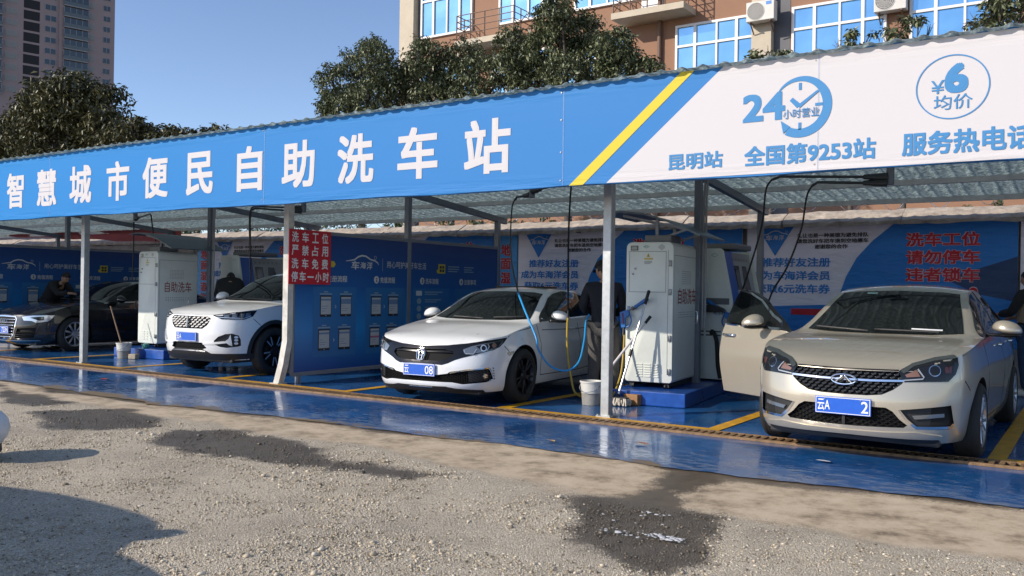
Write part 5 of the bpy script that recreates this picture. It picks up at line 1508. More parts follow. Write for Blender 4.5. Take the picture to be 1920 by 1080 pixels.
def build_partition(X, label):
    """instruction panel standing between two bays, face towards +x"""
    root = empty('partition_panel', (X, 2.6, 0)); tag(root, label, 'partition', 'blue instruction panels between bays')
    fr = MB()
    fr.box((0, 0, 2.14), (.06, 5.06, .05)); fr.box((0, 0, .12), (.06, 5.06, .05))
    for y in (-2.53, -.02, 2.5): fr.box((0, y, 1.13), (.05, .05, 1.98))
    for y in (-2.4, 2.4): fr.box((0, y, .05), (.06, .06, .10))
    fr.build('frame', steel_grey, root)
    m = bpy.data.materials.new('panel_print_reflection'); m.use_nodes = True; nt = m.node_tree; N = nt.nodes; L = nt.links; bs = N['Principled BSDF']
    tc = N.new('ShaderNodeTexCoord'); sp = N.new('ShaderNodeSeparateXYZ'); L.new(tc.outputs['Object'], sp.inputs[0])
    r = N.new('ShaderNodeValToRGB'); mr = N.new('ShaderNodeMapRange'); mr.inputs[1].default_value = .15; mr.inputs[2].default_value = 2.1; L.new(sp.outputs[2], mr.inputs[0])
    e = r.color_ramp.elements; e.new(.45); e.new(.7)
    for el, (p_, c_) in zip(e, ((0, (.010, .065, .28)), (.3, (.014, .21, .52)), (.62, (.010, .10, .34)), (1, (.008, .040, .18)))): el.position = p_; el.color = (*c_, 1)  # printed blue, its lower part brightened in colour for reflected light
    L.new(mr.outputs[0], r.inputs[0]); L.new(r.outputs[0], bs.inputs['Base Color']); bs.inputs['Roughness'].default_value = .38
    b = MB(); b.box((.012, 0, 1.13), (.03, 5.0, 1.96)); b.build('panel_board', m, root)
    s = Sign((.028, -2.6, 0), (0, 1, 0))
    wh = mat('panel_white', (.55, .58, .60), .5); dim = mat('panel_pale_ink', (.22, .33, .42), .5); ye = mat('panel_yellow', (.55, .45, .05), .5); pk = mat('panel_screen', (.42, .45, .47), .4); bk = mat('panel_phone', (.012, .014, .02), .3); bar = mat('panel_screen_bar', (.14, .22, .36), .5); pink = mat('panel_pink', (.42, .12, .24), .5); boxm = mat('panel_box', (.020, .14, .36), .45)
    logo(s, 'w', 1.09, 1.81, 1.635, 1.85, .004)
    s.rect('w', 1.90, 1.905, 1.62, 1.82, .004)
    s.text('w', '用心呵护美好车生活', 2.0, 2.98, 1.675, 1.785, .004, bold=.004)
    s.poly('y', [(.78, 1.65), (.84, 1.65), (.875, 1.695), (.84, 1.74), (.78, 1.74)], .004)
    s.rect('y', 3.31, 3.50, 1.62, 1.78, .004); s.disc('y', 3.30, 1.655, .035, .035, .006)
    for r0 in range(2):
        for c0 in range(2): s.rect('bk', 3.345 + c0 * .07, 3.40 + c0 * .07, 1.645 + r0 * .06, 1.69 + r0 * .06, .007)
    for k in range(3):
        s.rect('d', 3.58, 3.90 - .05 * (k == 2), 1.735 - k * .04, 1.752 - k * .04, .004); s.rect('d', 4.04, 4.33 - .06 * (k % 2), 1.735 - k * .04, 1.752 - k * .04, .004)
    for i, (t, a, e_) in enumerate((('注册流程', .70, 1.12), ('充值流程', 1.85, 2.20), ('洗车流程', 2.97, 3.32), ('注意事项', 4.05, 4.41))):
        s.text('w', t, a, e_, 1.435, 1.53, .004, bold=.02)
        cx = (.60, 1.765, 2.885, 3.965)[i]
        s.disc('w', cx, 1.483, .058, .058, .004); s.text('bk', str(i + 1), cx - .02, cx + .02, 1.452, 1.515, .007, bold=.03)
    for x0, x1 in ((.44, 1.32), (1.53, 2.45), (2.66, 3.62), (3.78, 4.75)):
        s.rect('bx', x0, x1, .345, 1.36, .002)
    ph = [(.575, .80, .925), (.985, 1.215, .925), (1.65, 1.88, .915), (2.05, 2.28, .915), (.545, .775, .435), (.955, 1.195, .435), (1.63, 1.85, .435), (2.02, 2.245, .435)]
    for i, (a, e_, z) in enumerate(ph):
        s.rect('bk', a, e_, z, z + .31, .005); s.rect('sc', a + .012, e_ - .012, z + .035, z + .29, .008)
        s.rect('br', a + .012, e_ - .012, z + .235 - .05 * (i in (1, 2, 3)), z + .262, .011)
        if i == 6: s.rect('pk', a + .012, e_ - .012, z + .15, z + .18, .011)
        for k in range(3): s.rect('br', a + .03, a + .10 + .03 * ((i + k) % 3), z + .08 + k * .035, z + .088 + k * .035, .011)
        s.disc('sc', (a + e_) / 2, z + .016, .008, .008, .008, 10)
        s.rect('d', a + .07, e_ - .07, z + .355, z + .372, .005); s.rect('d', a - .01, e_ + .01, z + .322, z + .342, .005)
    for a, z in ((.885, 1.07), (1.955, 1.065), (.86, .58), (1.93, .58)):
        s.strip('w', [(a - .012, z + .022), (a + .012, z), (a - .012, z - .022)], .008, .005)
    s.rect('w', 2.73, 2.88, 1.24, 1.32, .004)
    for k in range(7):
        z = 1.15 - k * .125
        s.disc('d', 2.81, z, .058, .050, .004, 18); s.rect('d', 2.96, 3.40 - .07 * (k % 2), z + .012, z + .03, .004); s.rect('d', 2.96, 3.28 + .05 * (k % 3), z - .022, z - .006, .004)
        s.rect('d', 3.86, 4.55 - .09 * (k % 3), z + .012, z + .03, .004); s.rect('d', 3.86, 4.40 + .06 * (k % 2), z - .022, z - .006, .004)
    s.rect('d', 2.96, 3.43, 1.29, 1.31, .004); s.rect('d', 2.96, 3.30, 1.255, 1.272, .004)
    s.build(root, {'w': ('lettering', wh), 'd': ('small_print', dim), 'y': ('yellow_mark', ye), 'bk': ('phone_picture', bk), 'sc': ('phone_screen', pk), 'br': ('screen_bar', bar), 'pk': ('screen_banner', pink), 'bx': ('text_box', boxm)})

def build_red_sign():
    root = empty('red_sign', (-4.955, .32, 1.775)); tag(root, 'red notice board with white characters fixed at the front end of the blue partition', 'sign')
    b = MB(); b.box((.045, 0, 0), (.012, .80, .765), bev=.003); b.build('sign_board', mat('sign_red', (.50, .014, .028), .4), root)
    s = Sign((.0515, 0, 0), (0, 1, 0))
    for k, t in enumerate(('洗车工位', '严禁占用', '洗车免费', '停车一小时')):
        z = .205 - k * .185
        for i, ch in enumerate(t):
            n = len(t); w = .125 if n == 4 else .118; pit = .19 if n == 4 else .150; x = -.355 + i * pit
            if ch == '一': s.text('w', ch, x, x + w, z + .06, z + .082, .003, bold=.02)
            else: s.text('w', ch, x, x + w, z, z + .145, .003, bold=.022)
    s.build(root, {'w': ('lettering', mat('sign_white', (.75, .74, .74), .45))})

# ------------------------------------------------------------------ plants
def leaf_mat(name, dark, light, rough=.38):
    m = bpy.data.materials.new(name); m.use_nodes = True; nt = m.node_tree; N = nt.nodes; L = nt.links; b = N['Principled BSDF']
    at = N.new('ShaderNodeAttribute'); at.attribute_name = 'tone'
    r = N.new('ShaderNodeValToRGB'); r.color_ramp.elements[0].color = (*dark, 1); r.color_ramp.elements[1].color = (*light, 1)
    L.new(at.outputs['Fac'], r.inputs[0]); L.new(r.outputs[0], b.inputs['Base Color']); b.inputs['Roughness'].default_value = rough
    b.inputs['Transmission Weight'].default_value = 0
    return m

def foliage(name, blobs, n, size, m, parent, seed=0, droop=.5, fill=.55):
    """leaf-sized folded faces spread through overlapping clumps"""
    rng = np.random.RandomState(seed)
    B = np.array(blobs, float)
    vol = B[:, 3] ** 2.3; pr = vol / vol.sum()
    # clumps: sub-clusters inside each blob give gaps and uneven edges
    nc = max(12, n // 26)
    bi = rng.choice(len(B), nc, p=pr)
    d = rng.normal(size=(nc, 3)); d /= np.linalg.norm(d, axis=1)[:, None]
    rad_ = B[bi, 3] * (fill + (1.02 - fill) * rng.rand(nc) ** .6)
    cc = B[bi, :3] + d * rad_[:, None] * np.array([1, 1, .92])
    cr = B[bi, 3] * rng.uniform(.16, .34, nc) + size * .6
    ci = rng.randint(0, nc, n)
    e = rng.normal(size=(n, 3)); e /= np.linalg.norm(e, axis=1)[:, None]
    p = cc[ci] + e * (cr[ci] * rng.rand(n) ** .45)[:, None] * np.array([1, 1, .75])
    a = rng.uniform(0, 2 * np.pi, n); tilt = rng.normal(-droop, .45, n)
    ax = np.stack([np.cos(a) * np.cos(tilt), np.sin(a) * np.cos(tilt), np.sin(tilt)], 1)
    up = np.tile([0, 0, 1.0], (n, 1)) + rng.normal(size=(n, 3)) * .35
    sd = np.cross(ax, up); sd /= np.linalg.norm(sd, axis=1)[:, None]
    nn = np.cross(sd, ax)
    L_ = size * rng.uniform(.7, 1.35, n)[:, None]; w = L_ * rng.uniform(.36, .5, n)[:, None]
    b0 = p; m1 = p + ax * L_ * .45; t = p + ax * L_ - nn * L_ * .12
    l = m1 + sd * w * .5 + nn * w * .22; r = m1 - sd * w * .5 + nn * w * .22
    V = np.stack([b0, l, t, r], 1).reshape(-1, 3)
    k = np.arange(n)[:, None] * 4
    F = np.concatenate([k + np.array([[0, 1, 2]]), k + np.array([[0, 2, 3]])], 1).reshape(-1, 3)
    me = bpy.data.meshes.new(name)
    me.vertices.add(len(V)); me.vertices.foreach_set('co', V.ravel())
    me.loops.add(F.size); me.loops.foreach_set('vertex_index', F.ravel())
    me.polygons.add(len(F)); me.polygons.foreach_set('loop_start', np.arange(0, F.size, 3)); me.polygons.foreach_set('loop_total', np.full(len(F), 3))
    me.update()
    tone = np.clip(rng.rand(nc)[ci] * .6 + rng.rand(n) * .5 - .05, 0, 1)
    at = me.attributes.new('tone', 'FLOAT', 'POINT'); at.data.foreach_set('value', np.repeat(tone, 4).astype(np.float32))
    return link(name, me, m, parent), cc

bark = mat('bark', (.09, .07, .055), .85, var=.3, vscale=12, bump=.5)
def tree(label, blobs, n, size, m, seed, foot, group=None, kind='tree', name='tree', thick=.11):
    fx, fy = foot
    root = empty(name, (fx, fy, 0)); tag(root, label, kind, group)
    rel = [(x - fx, y - fy, z, r) for x, y, z, r in blobs]
    o, cc = foliage('crown', rel, n, size, m, root, seed)
    rng = random.Random(seed)
    b = MB()
    top = max(q[2] for q in rel); low = min(q[2] - q[3] for q in rel)
    fork = Vector((rng.uniform(-.1, .1), 0, max(low - .3, .8)))
    b.tube([(0, 0, 0), (.03, .02, fork.z * .5), fork], [thick * 1.3, thick, thick * .85], 10)
    b.build('trunk', bark, root, 60)
    b = MB()
    for q in rel:
        p = Vector(q[:3]); mid = fork.lerp(p, .5) + Vector((rng.uniform(-.15, .15), rng.uniform(-.15, .15), -.12))
        b.tube([fork, mid, p], [thick * .55, thick * .34, thick * .14], 6)
        for k in range(5):
            e = p + Vector((rng.gauss(0, 1), rng.gauss(0, 1), rng.gauss(0, .8))).normalized() * q[3] * .85
            b.tube([mid.lerp(p, .5), p.lerp(e, .5) + Vector((0, 0, -.04)), e], [thick * .16, thick * .10, thick * .05], 5)
    b.build('limb', bark, root, 60)
    return root

def build_plants():
    lm = leaf_mat('street_leaf', (.030, .046, .022), (.25, .27, .14), .38)
    lf = leaf_mat('far_leaf', (.028, .032, .012), (.17, .16, .07), .45)
    TREE_L = [(-14.79, 10.88, 7.48, 0.73), (-14.11, 11.31, 8.3, 0.68), (-12.86, 10.3, 7.87, 0.6), (-14.18, 10.72, 6.74, 0.79), (-14.96, 10.51, 7.83, 0.29), (-14.98, 10.43, 6.69, 0.32), (-13.18, 10.56, 6.77, 0.77), (-12.67, 10.78, 7.18, 0.61)]
    TREE_M = [(-12.31, 11.41, 7.41, 0.7), (-11.44, 10.84, 7.84, 0.6), (-11.24, 11.57, 7.52, 0.77), (-10.47, 11.41, 7.84, 0.57), (-11.48, 11.39, 6.82, 0.77), (-9.89, 11.26, 7.14, 0.66), (-10.11, 11.09, 6.62, 0.66), (-9.28, 11.67, 7.45, 0.59)]
    TREE_R = [(-8.72, 11.07, 7.96, 0.46), (-8.17, 11.29, 7.09, 0.71), (-7.18, 10.71, 8.2, 0.54), (-7.51, 11.02, 7.64, 0.62), (-6.87, 11.55, 8.09, 0.55), (-6.55, 11.55, 7.36, 0.69), (-5.38, 10.48, 7.22, 0.51), (-5.29, 10.59, 6.78, 0.51), (-6.64, 10.37, 6.58, 0.66), (-8.43, 10.92, 7.32, 0.56), (-6.81, 10.34, 8.44, 0.4)]
    G = 'leafy street trees behind the canopy'
    tree('leafy tree at the left corner of the brown office, against open sky', TREE_L, 15000, .115, lm, 1, (-13.9, 10.9), G)
    tree('leafy tree between its two neighbours, in front of the office corner windows', TREE_M, 15000, .115, lm, 2, (-10.9, 11.3), G)
    tree('tallest leafy street tree, reaching past the left end of the large balcony', TREE_R, 22000, .115, lm, 3, (-6.9, 11.0), G)
    H = 'young shrubs whose tips show over the canopy'
    for lab, bl, n, ft in (
        ('small round shrub tip right beside the tall street tree', [(-4.75, 10.78, 6.95, 0.26), (-4.35, 10.53, 6.65, 0.23), (-4.68, 10.78, 6.56, 0.38)], 900, (-4.6, 10.7)),
        ('low shrub tip beneath the air conditioner by the cream pilaster', [(-1.93, 10.33, 6.54, 0.14), (-1.71, 10.72, 6.7, 0.16), (-1.24, 10.32, 6.54, 0.14), (-1.6, 10.75, 6.4, 0.35)], 480, (-1.6, 10.6)),
        ('smallest shrub tip, before the panes of the window right of the pilaster', [(-0.24, 10.74, 6.68, 0.13), (0.16, 10.4, 6.68, 0.15), (0.41, 10.69, 6.73, 0.15), (0.2, 10.23, 6.3, 0.27)], 420, (.1, 10.5)),
        ('sparse shrub tip below the second air conditioner', [(0.81, 10.25, 6.54, 0.17), (1.03, 10.67, 6.81, 0.22), (1.4, 10.46, 6.81, 0.17), (1.57, 10.63, 6.77, 0.11), (1.11, 10.79, 6.4, 0.32)], 650, (1.1, 10.6)),
        ('dense bright shrub at the far right above the price circle', [(2.37, 10.72, 6.78, 0.21), (2.64, 10.78, 6.91, 0.26), (2.91, 10.72, 6.9, 0.29), (3.15, 10.52, 6.7, 0.25), (2.59, 10.34, 6.49, 0.25), (2.86, 10.21, 7.01, 0.3), (3.5, 10.4, 7.1, .35)], 1700, (2.8, 10.6))):
        tree(lab, bl, n, .12, lm, 40 + n, ft, H, 'shrub', 'shrub', .05)
    FA = [(-53.44, 24.53, 13.59, 2.08), (-59.46, 26.01, 13.0, 2.31), (-51.9, 25.99, 13.3, 1.74), (-60.93, 24.9, 11.3, 1.93), (-49.9, 24.93, 11.68, 1.32), (-55.78, 25.16, 11.18, 2.58), (-52.26, 25.76, 10.99, 1.8), (-63.06, 25.24, 10.0, 1.97), (-56.5, 25.3, 13.6, 2.1)]
    FB = [(-47.19, 24.54, 10.6, 1.28), (-43.95, 23.04, 10.6, 0.95), (-43.24, 24.27, 10.3, 0.98), (-42.2, 23.6, 10.1, .5), (-46.08, 24.5, 9.47, 1.33), (-42.13, 24.0, 9.92, 0.57)]
    FC = [(-40.23, 23.36, 10.12, 0.5), (-39.05, 23.04, 9.85, 0.55), (-37.86, 23.93, 10.22, 0.48), (-37.2, 24.2, 10.0, .4), (-38.06, 24.45, 10.15, 0.48), (-38.92, 23.84, 9.8, 0.55)]
    tree('big dark round tree standing in front of the apartment tower', FA, 24000, .36, lf, 11, (-55.5, 25.3), None, 'tree', 'tree', .35)
    tree('lower thin crowned tree beside the big dark round tree', FB, 5500, .30, lf, 12, (-45, 24.3), None, 'tree', 'tree', .2)
    tree('small tree top just clearing the banner, away from the tower', FC, 1500, .24, lf, 13, (-39, 24), None, 'tree', 'tree', .14)
    # creepers behind the wall coping
    ll = leaf_mat('creeper_leaf', (.03, .05, .02), (.17, .21, .09))
    bl = []
    rng = random.Random(9)
    for x in np.arange(-22, -3.4, .42): bl.append((float(x), 6.75 + rng.uniform(-.1, .15), (2.66 if x > -10 else 2.78) + rng.uniform(-.08, .14), rng.uniform(.18, .30) * (1 if x > -10 else 1.35)))
    root = empty('hedge', (-9.5, 6.8, 0)); tag(root, 'straggly hedge showing between wall coping and canopy, left of the cabinet', 'hedge')
    foliage('foliage', [(x + 9.5, y - 6.8, z, r) for x, y, z, r in bl], 7500, .085, ll, root, 5)
    b = MB()
    for x, y, z, r in bl[::2]: b.tube([(x + 9.5, 0, 0), (x + 9.45, .02, 1.4), (x + 9.5, y - 6.8, z)], [.02, .015, .006], 5)
    b.build('stem', bark, root)
    bl = [(float(x), 6.8, 2.62 + rng.uniform(-.05, .10), rng.uniform(.14, .22)) for x in np.arange(2.0, 4.6, .36)]
    root = empty('hedge', (3.2, 6.8, 0)); tag(root, 'bright green hedge top behind the razor wire at the right', 'hedge')
    foliage('foliage', [(x - 3.2, 0, z, r) for x, y, z, r in bl], 1000, .085, ll, root, 6)
    b = MB()
    for x, y, z, r in bl[::2]: b.tube([(x - 3.2, 0, 0), (x - 3.15, .02, 1.4), (x - 3.2, 0, z)], [.02, .015, .006], 5)
    b.build('stem', bark, root)

# ------------------------------------------------------------------ office building
def build_office():
    brown = mat('brown_render', (.275, .148, .09), .8, var=.08, vscale=1.2)
    cream = mat('cream_render', (.50, .43, .33), .75, var=.10, vscale=2)
    dark = mat('recess_shade_grey', (.10, .10, .11), .6)
    frame_m = mat('white_window_frame', (.70, .68, .66), .45)
    g = bpy.data.materials.new('blue_window_glass'); g.use_nodes = True; b = g.node_tree.nodes['Principled BSDF']
    b.inputs['Base Color'].default_value = (.26, .52, .74, 1); b.inputs['Metallic'].default_value = .80; b.inputs['Roughness'].default_value = .10
    _n = g.node_tree.nodes; _t = _n.new('ShaderNodeTexCoord'); _v = _n.new('ShaderNodeTexNoise'); _v.inputs['Scale'].default_value = 1.3; _v.inputs['Detail'].default_value = 3; g.node_tree.links.new(_t.outputs['Generated'], _v.inputs['Vector'])
    _r = _n.new('ShaderNodeValToRGB'); _r.color_ramp.elements[0].position = .35; _r.color_ramp.elements[1].position = .7; _r.color_ramp.elements[0].color = (.17, .38, .58, 1); _r.color_ramp.elements[1].color = (.32, .60, .82, 1)
    g.node_tree.links.new(_v.outputs['Fac'], _r.inputs[0]); g.node_tree.links.new(_r.outputs[0], b.inputs['Base Color'])
    _b = _n.new('ShaderNodeBump'); _b.inputs['Strength'].default_value = .05; _b.inputs['Distance'].default_value = .1; g.node_tree.links.new(_v.outputs['Fac'], _b.inputs['Height']); g.node_tree.links.new(_b.outputs[0], b.inputs['Normal'])
    Y = 18.0
    root = empty('office_building', (-3, Y, 0)); tag(root, 'brown rendered office block with large blue glass windows and balconies', 'building')
    ox = 3
    W_ = MB()
    W_.box((-18.4 + ox + 18.2, 6, 8.5), (36.4, 12, 17.0)); W_.build('wall', brown, root)
    for x0, x1 in ((-18.45, -17.75), (-4.45, -3.85), (6.0, 6.7)):
        q = MB(); q.box(((x0 + x1) / 2 + ox, -.14, 8.5), (x1 - x0, .30, 17.0)); q.build('pilaster', cream, root)
    for x0, x1 in ((-17.74, -17.6), (-3.84, -3.36)):
        q = MB(); q.box(((x0 + x1) / 2 + ox, -.004, 8.5), (x1 - x0, .02, 16.9)); q.build('recess', dark, root)  # flat dark strip; the shade of a recess is put into its colour
    q = MB(); q.tube([(-7.55 + ox, -.10, 0), (-7.55 + ox, -.10, 16.5)], .07, 10); q.build('drain_pipe', mat('brown_pipe', (.16, .09, .06), .5), root)
    protos = {}
    def window(x0, x1, z0, z1, cols):
        key = (round(x1 - x0, 2), round(z1 - z0, 2), tuple(cols))
        if key in protos:
            src = protos[key]; f = src.copy(); COL.objects.link(f); f.location = (x0 + ox, 0, z0)
            for ch in kids(src):
                c = ch.copy(); COL.objects.link(c); c.parent = f
            return
        w, h = x1 - x0, z1 - z0
        fr = MB(); t = .075; tz = h - .68
        for a, e in ((0, t), (w - t, w)): fr.box(((a + e) / 2, -.05, h / 2), (e - a, .10, h))
        for z in (t / 2, h - t / 2): fr.box((w / 2, -.05, z), (w - 2 * t, .098, t))
        fr.box((w / 2, -.05, tz), (w - 2 * t, .094, .075))
        xs = [w * c for c in cols]
        for i, x in enumerate(xs):
            fr.box((x, -.055, h / 2), (.09 if i != 1 else .06, .092, h - 2 * t))
        o = fr.build('window', frame_m, root); o.location = (x0 + ox, 0, z0)
        p = MB(); p.box((w / 2, -.03, h / 2), (w - .02, .02, h - .02)); p.build('pane', g, o)
        protos[key] = o
    C4 = (.25, .52, .76)
    for z0 in (4.2, 7.6):
        for x0, x1 in ((-17.55, -14.9), (-14.2, -11.55), (-11.3, -8.65), (-7.0, -4.35), (-3.3, -.65), (-.05, 2.6), (3.2, 5.85), (7.0, 9.65)):
            window(x0, x1, z0, z0 + 2.3, C4)
    for z0 in (10.98, 14.3):
        for x0, x1 in ((-17.55, -15.1), (-13.9, -11.45), (-10.75, -8.3), (-6.3, -3.85), (-3.2, -.75), (0, 2.45), (3.2, 5.65), (7.0, 9.45)):
            window(x0, x1, z0, z0 + 2.1, C4)
    # balconies: slab and railing
    rail = mat('rust_brown_rail', (.13, .075, .05), .5)
    for i, (x0, x1, z) in enumerate(((-15.2, -12.6, 10.25), (-8.85, -6.35, 10.25))):
        bal = MB(); bal.box(((x0 + x1) / 2 + ox, -.50, z), (x1 - x0, 1.0, .20)); o = bal.build('balcony', cream, root)
        r = MB()
        for zz in (.35, .58, .80, 1.02):
            r.tube([(x0 + ox + .06, -.02, z + zz), (x0 + ox + .06, -.95, z + zz), (x1 + ox - .06, -.95, z + zz), (x1 + ox - .06, -.02, z + zz)], .018, 6)
        for x in np.linspace(x0 + .06, x1 - .06, 5): r.tube([(x + ox, -.95, z + .1), (x + ox, -.95, z + 1.02)], .022, 6)
        for x in (x0 + .06, x1 - .06):
            r.tube([(x + ox, -.5, z + .1), (x + ox, -.5, z + 1.02)], .022, 6); r.tube([(x + ox, -.95, z + .12), (x + ox, -.05, z + 1.0)], .015, 6)
        r.build('railing', rail, o)
        if i:
            d = MB(); d.box((-7.85 + ox, -.02, z + 1.2), (.75, .06, 2.2)); d.build('balcony_door', frame_m, o)
    # air conditioners hung on the wall
    acm = mat('ac_casing', (.58, .56, .52), .5, var=.08, vscale=6); grl = mat('ac_grille', (.10, .10, .10), .5); blu = mat('ac_sticker', (.05, .2, .55), .5)
    for x, z, lab in ((-4.06, 9.46, 'white air conditioner unit with round fan on the cream pilaster'), (-.51, 9.27, 'air conditioner unit at the top edge, left of the last windows')):
        yb = Y - .30 if x < -4 else Y
        a = empty('air_conditioner', (x, yb, z)); tag(a, lab, 'air conditioner', 'air conditioners on the office wall')
        k = MB(); k.box((0, -.24, .30), (.84, .32, .58), bev=.015); k.build('casing', acm, a)
        k = MB(); M4 = Matrix.Translation((-.13, -.405, .30)) @ Matrix.Rotation(rad(90), 4, 'X')
        for r_ in (.05, .10, .15, .20, .245): k.lathe([(r_, 0), (r_ + .012, .0), (r_ + .012, .012), (r_, .012)], 28, M4, close=True)
        for t in range(12):
            an = t * math.pi / 6; k.bar((-.13 + .03 * math.cos(an), -.412, .30 + .03 * math.sin(an)), (-.13 + .25 * math.cos(an), -.412, .30 + .25 * math.sin(an)), .006, .008)
        gr = k.build('fan_grille', acm, a)
        k = MB(); k.lathe([(.001, 0), (.255, 0)], 28, Matrix.Translation((-.13, -.4025, .30)) @ Matrix.Rotation(rad(90), 4, 'X')); k.build('fan', grl, a)
        k = MB(); k.box((.26, -.402, .50), (.16, .004, .10)); k.build('sticker', blu, a)
        for sx in (-.3, .3):
            k = MB(); k.bar((sx, 0, -.02), (sx, -.42, -.02), .04, .03); k.bar((sx, -.02, -.28), (sx, -.36, -.03), .03, .03)
            k.build('bracket', rail, a)

def build_tower():
    wall = mat('tower_render', (.32, .24, .23), .85, var=.06, vscale=.3); dk = mat('tower_recess_shade', (.018, .016, .018), .8); wn_ = mat('tower_glass', (.035, .045, .055), .12, spec=.7); fr = mat('tower_frame', (.30, .29, .28), .6); bal = mat('tower_balcony', (.10, .115, .12), .3); cur = mat('tower_curtain', (.26, .25, .23), .8)
    n = Vector((.97, -.243, 0)).normalized(); u = Vector((.243, .97, 0)).normalized()
    corner = Vector((-227.8, 137.1, 0))
    root = empty('apartment_tower', corner); tag(root, 'tall brown apartment tower with stacked glazed balconies, far behind the trees', 'building')
    M = Matrix((u, Vector((-n.x, -n.y, 0)), Vector((0, 0, 1)))).transposed()
    root.rotation_euler = M.to_euler()      # local x along facade to the right edge (x=0), -y towards viewer
    S_ = .150 / .735
    X = lambda px: (px - 216) * S_
    b = MB(); b.box((-31, 9, 62), (62, 18, 124)); b.build('wall', wall, root)
    for px in (40, 148, -12):
        q = MB(); q.box((X(px), -.25, 62), (1.2, .5, 124)); q.build('pier', wall, root)
    FH = 2.93
    z0 = 60.0
    wins = [(1, 8), (82, 96), (128, 142), (181, 190), (201, 210)]
    proto = {}
    for fl in range(12):
        z = z0 + fl * FH - 22
        zz = z + 22 - 10
    # floors visible beside and above the tree: from about 66 m to 96 m
    first = {}
    def put(name, key, maker, x, z):
        if key not in first:
            o = maker(); first[key] = o
        else:
            src = first[key]; o = src.copy(); COL.objects.link(o)
            for ch in kids(src):
                c = ch.copy(); COL.objects.link(c); c.parent = o
        o.location = (x, 0, z); o.parent = root
        return o
    for fl in range(16):
        z = 50.5 + fl * FH
        for i, (a, e) in enumerate(wins):
            w = (e - a) * S_
            def mk(w=w, i=i):
                q = MB(); q.box((w / 2, -.04, .75), (w, .10, 1.5)); q.box((w / 2, -.09, .75), (.08, .06, 1.5)); o = q.build('window', fr, root)
                p = MB(); p.box((w * .25, -.10, .75), (w * .42, .02, 1.34)); p.box((w * .75, -.11, .75), (w * .42, .02, 1.34)); p.build('pane', wn_ if i % 2 == 0 else cur, o); return o
            put('window', ('w', i), mk, X(a), z + .8)
        for i, (a, e) in enumerate(((20, 39), (45, 78), (150, 181))):
            w = (e - a) * S_
            def mkb(w=w):
                q = MB(); q.box((w / 2, -.55, -.05), (w, 1.1, .22)); o = q.build('balcony', fr, root)
                p = MB(); p.box((w / 2, -1.02, .55), (w, .05, .95)); p.build('parapet', bal, o)
                p = MB(); p.box((w / 2, -.95, 1.75), (w - .1, .04, 1.4)); 
                p.mi = 1
                for t in np.linspace(.05, w - .05, 5): p.box((t, -.99, 1.75), (.10, .06, 1.42))
                p.build('glazing', [wn_, fr], o); return o
            put('balcony', ('b', i), mkb, X(a), z)
        def mkr():
            q = MB(); q.box((1.93, -.01, 1.2), (3.86, .06, 2.35)); return q.build('recess', dk, root)  # flat near-black sheet carries a recess's shade in its colour
        put('recess', 'r', mkr, X(103), z + .15)

# ------------------------------------------------------------------ wash machines
cab_m = mat('cabinet_enamel', (.70, .73, .67), .35, var=.05, vscale=4)
cab_side = cab_m
seam = mat('seam_grey', (.10, .11, .11), .6)
blue_plastic = mat('blue_plastic', (.02, .14, .42), .35)
navy_m = mat('blue_enamel', (.012, .085, .36), .3)

def catmull(pts, n=10):
    P = [Vector(p) for p in pts]; P = [P[0] * 2 - P[1]] + P + [P[-1] * 2 - P[-2]]
    out = []
    for i in range(1, len(P) - 2):
        a, b, c, d = P[i - 1:i + 3]
        for k in range(n):
            t = k / n
            out.append(.5 * ((2 * b) + (c - a) * t + (2 * a - 5 * b + 4 * c - d) * t * t + (3 * b - a - 3 * c + d) * t ** 3))
    out.append(P[-2]); return out

def spray_gun(name, label, loc, rz, group=None):
    """lance with blue grip, trigger guard and couplings; hangs on a cabinet front (local -y is outwards)"""
    r = empty(name, loc, rz); tag(r, label, 'spray gun', group)
    b = MB(); b.tube([(.02, -.05, .05), (.09, -.05, .095)], .022, 10); b.tube([(.09, -.05, .095), (.17, -.05, .145)], [.024, .028], 10); b.tube([(.17, -.05, .145), (.185, -.05, .155)], .022, 10); b.build('lance_grip', blue_plastic, r, 50)
    b = MB(); b.tube([(-.10, -.05, -.02), (.03, -.05, .055)], .012, 8); b.tube([(-.02, -.05, .025), (.005, -.05, .04)], .024, 8); b.build('lance', mat('dark_brass', (.16, .15, .13), .35, metal=.8), r, 50)
    b = MB()
    b.prism([(-.17, -.02), (-.06, .02), (-.05, -.05), (-.10, -.09), (-.10, -.20), (-.15, -.21), (-.165, -.09)], Matrix.Translation((0, -.03, 0)) @ Matrix.Rotation(rad(90), 4, 'X'), .04)
    b.tube(catmull([(-.055, -.05, -.03), (-.025, -.05, -.12), (-.06, -.05, -.19), (-.10, -.05, -.20)], 5), .010, 6)
    b.build('gun_body', blue_plastic, r, 40)
    b = MB(); b.bar((-.135, -.075, -.03), (-.12, -.075, -.16), .02, .006); b.build('red_panel', mat('gun_red', (.35, .03, .02), .4), r)
    b = MB(); b.tube([(-.125, -.05, -.20), (-.13, -.05, -.31)], .013, 8); b.build('coupling', mat('dark_brass', (.16, .15, .13), .35), r, 50)
    b = MB(); b.tube([(0, 0, .03), (0, -.05, .03)], .012, 8); b.build('hook', black_plastic, r)
    return r

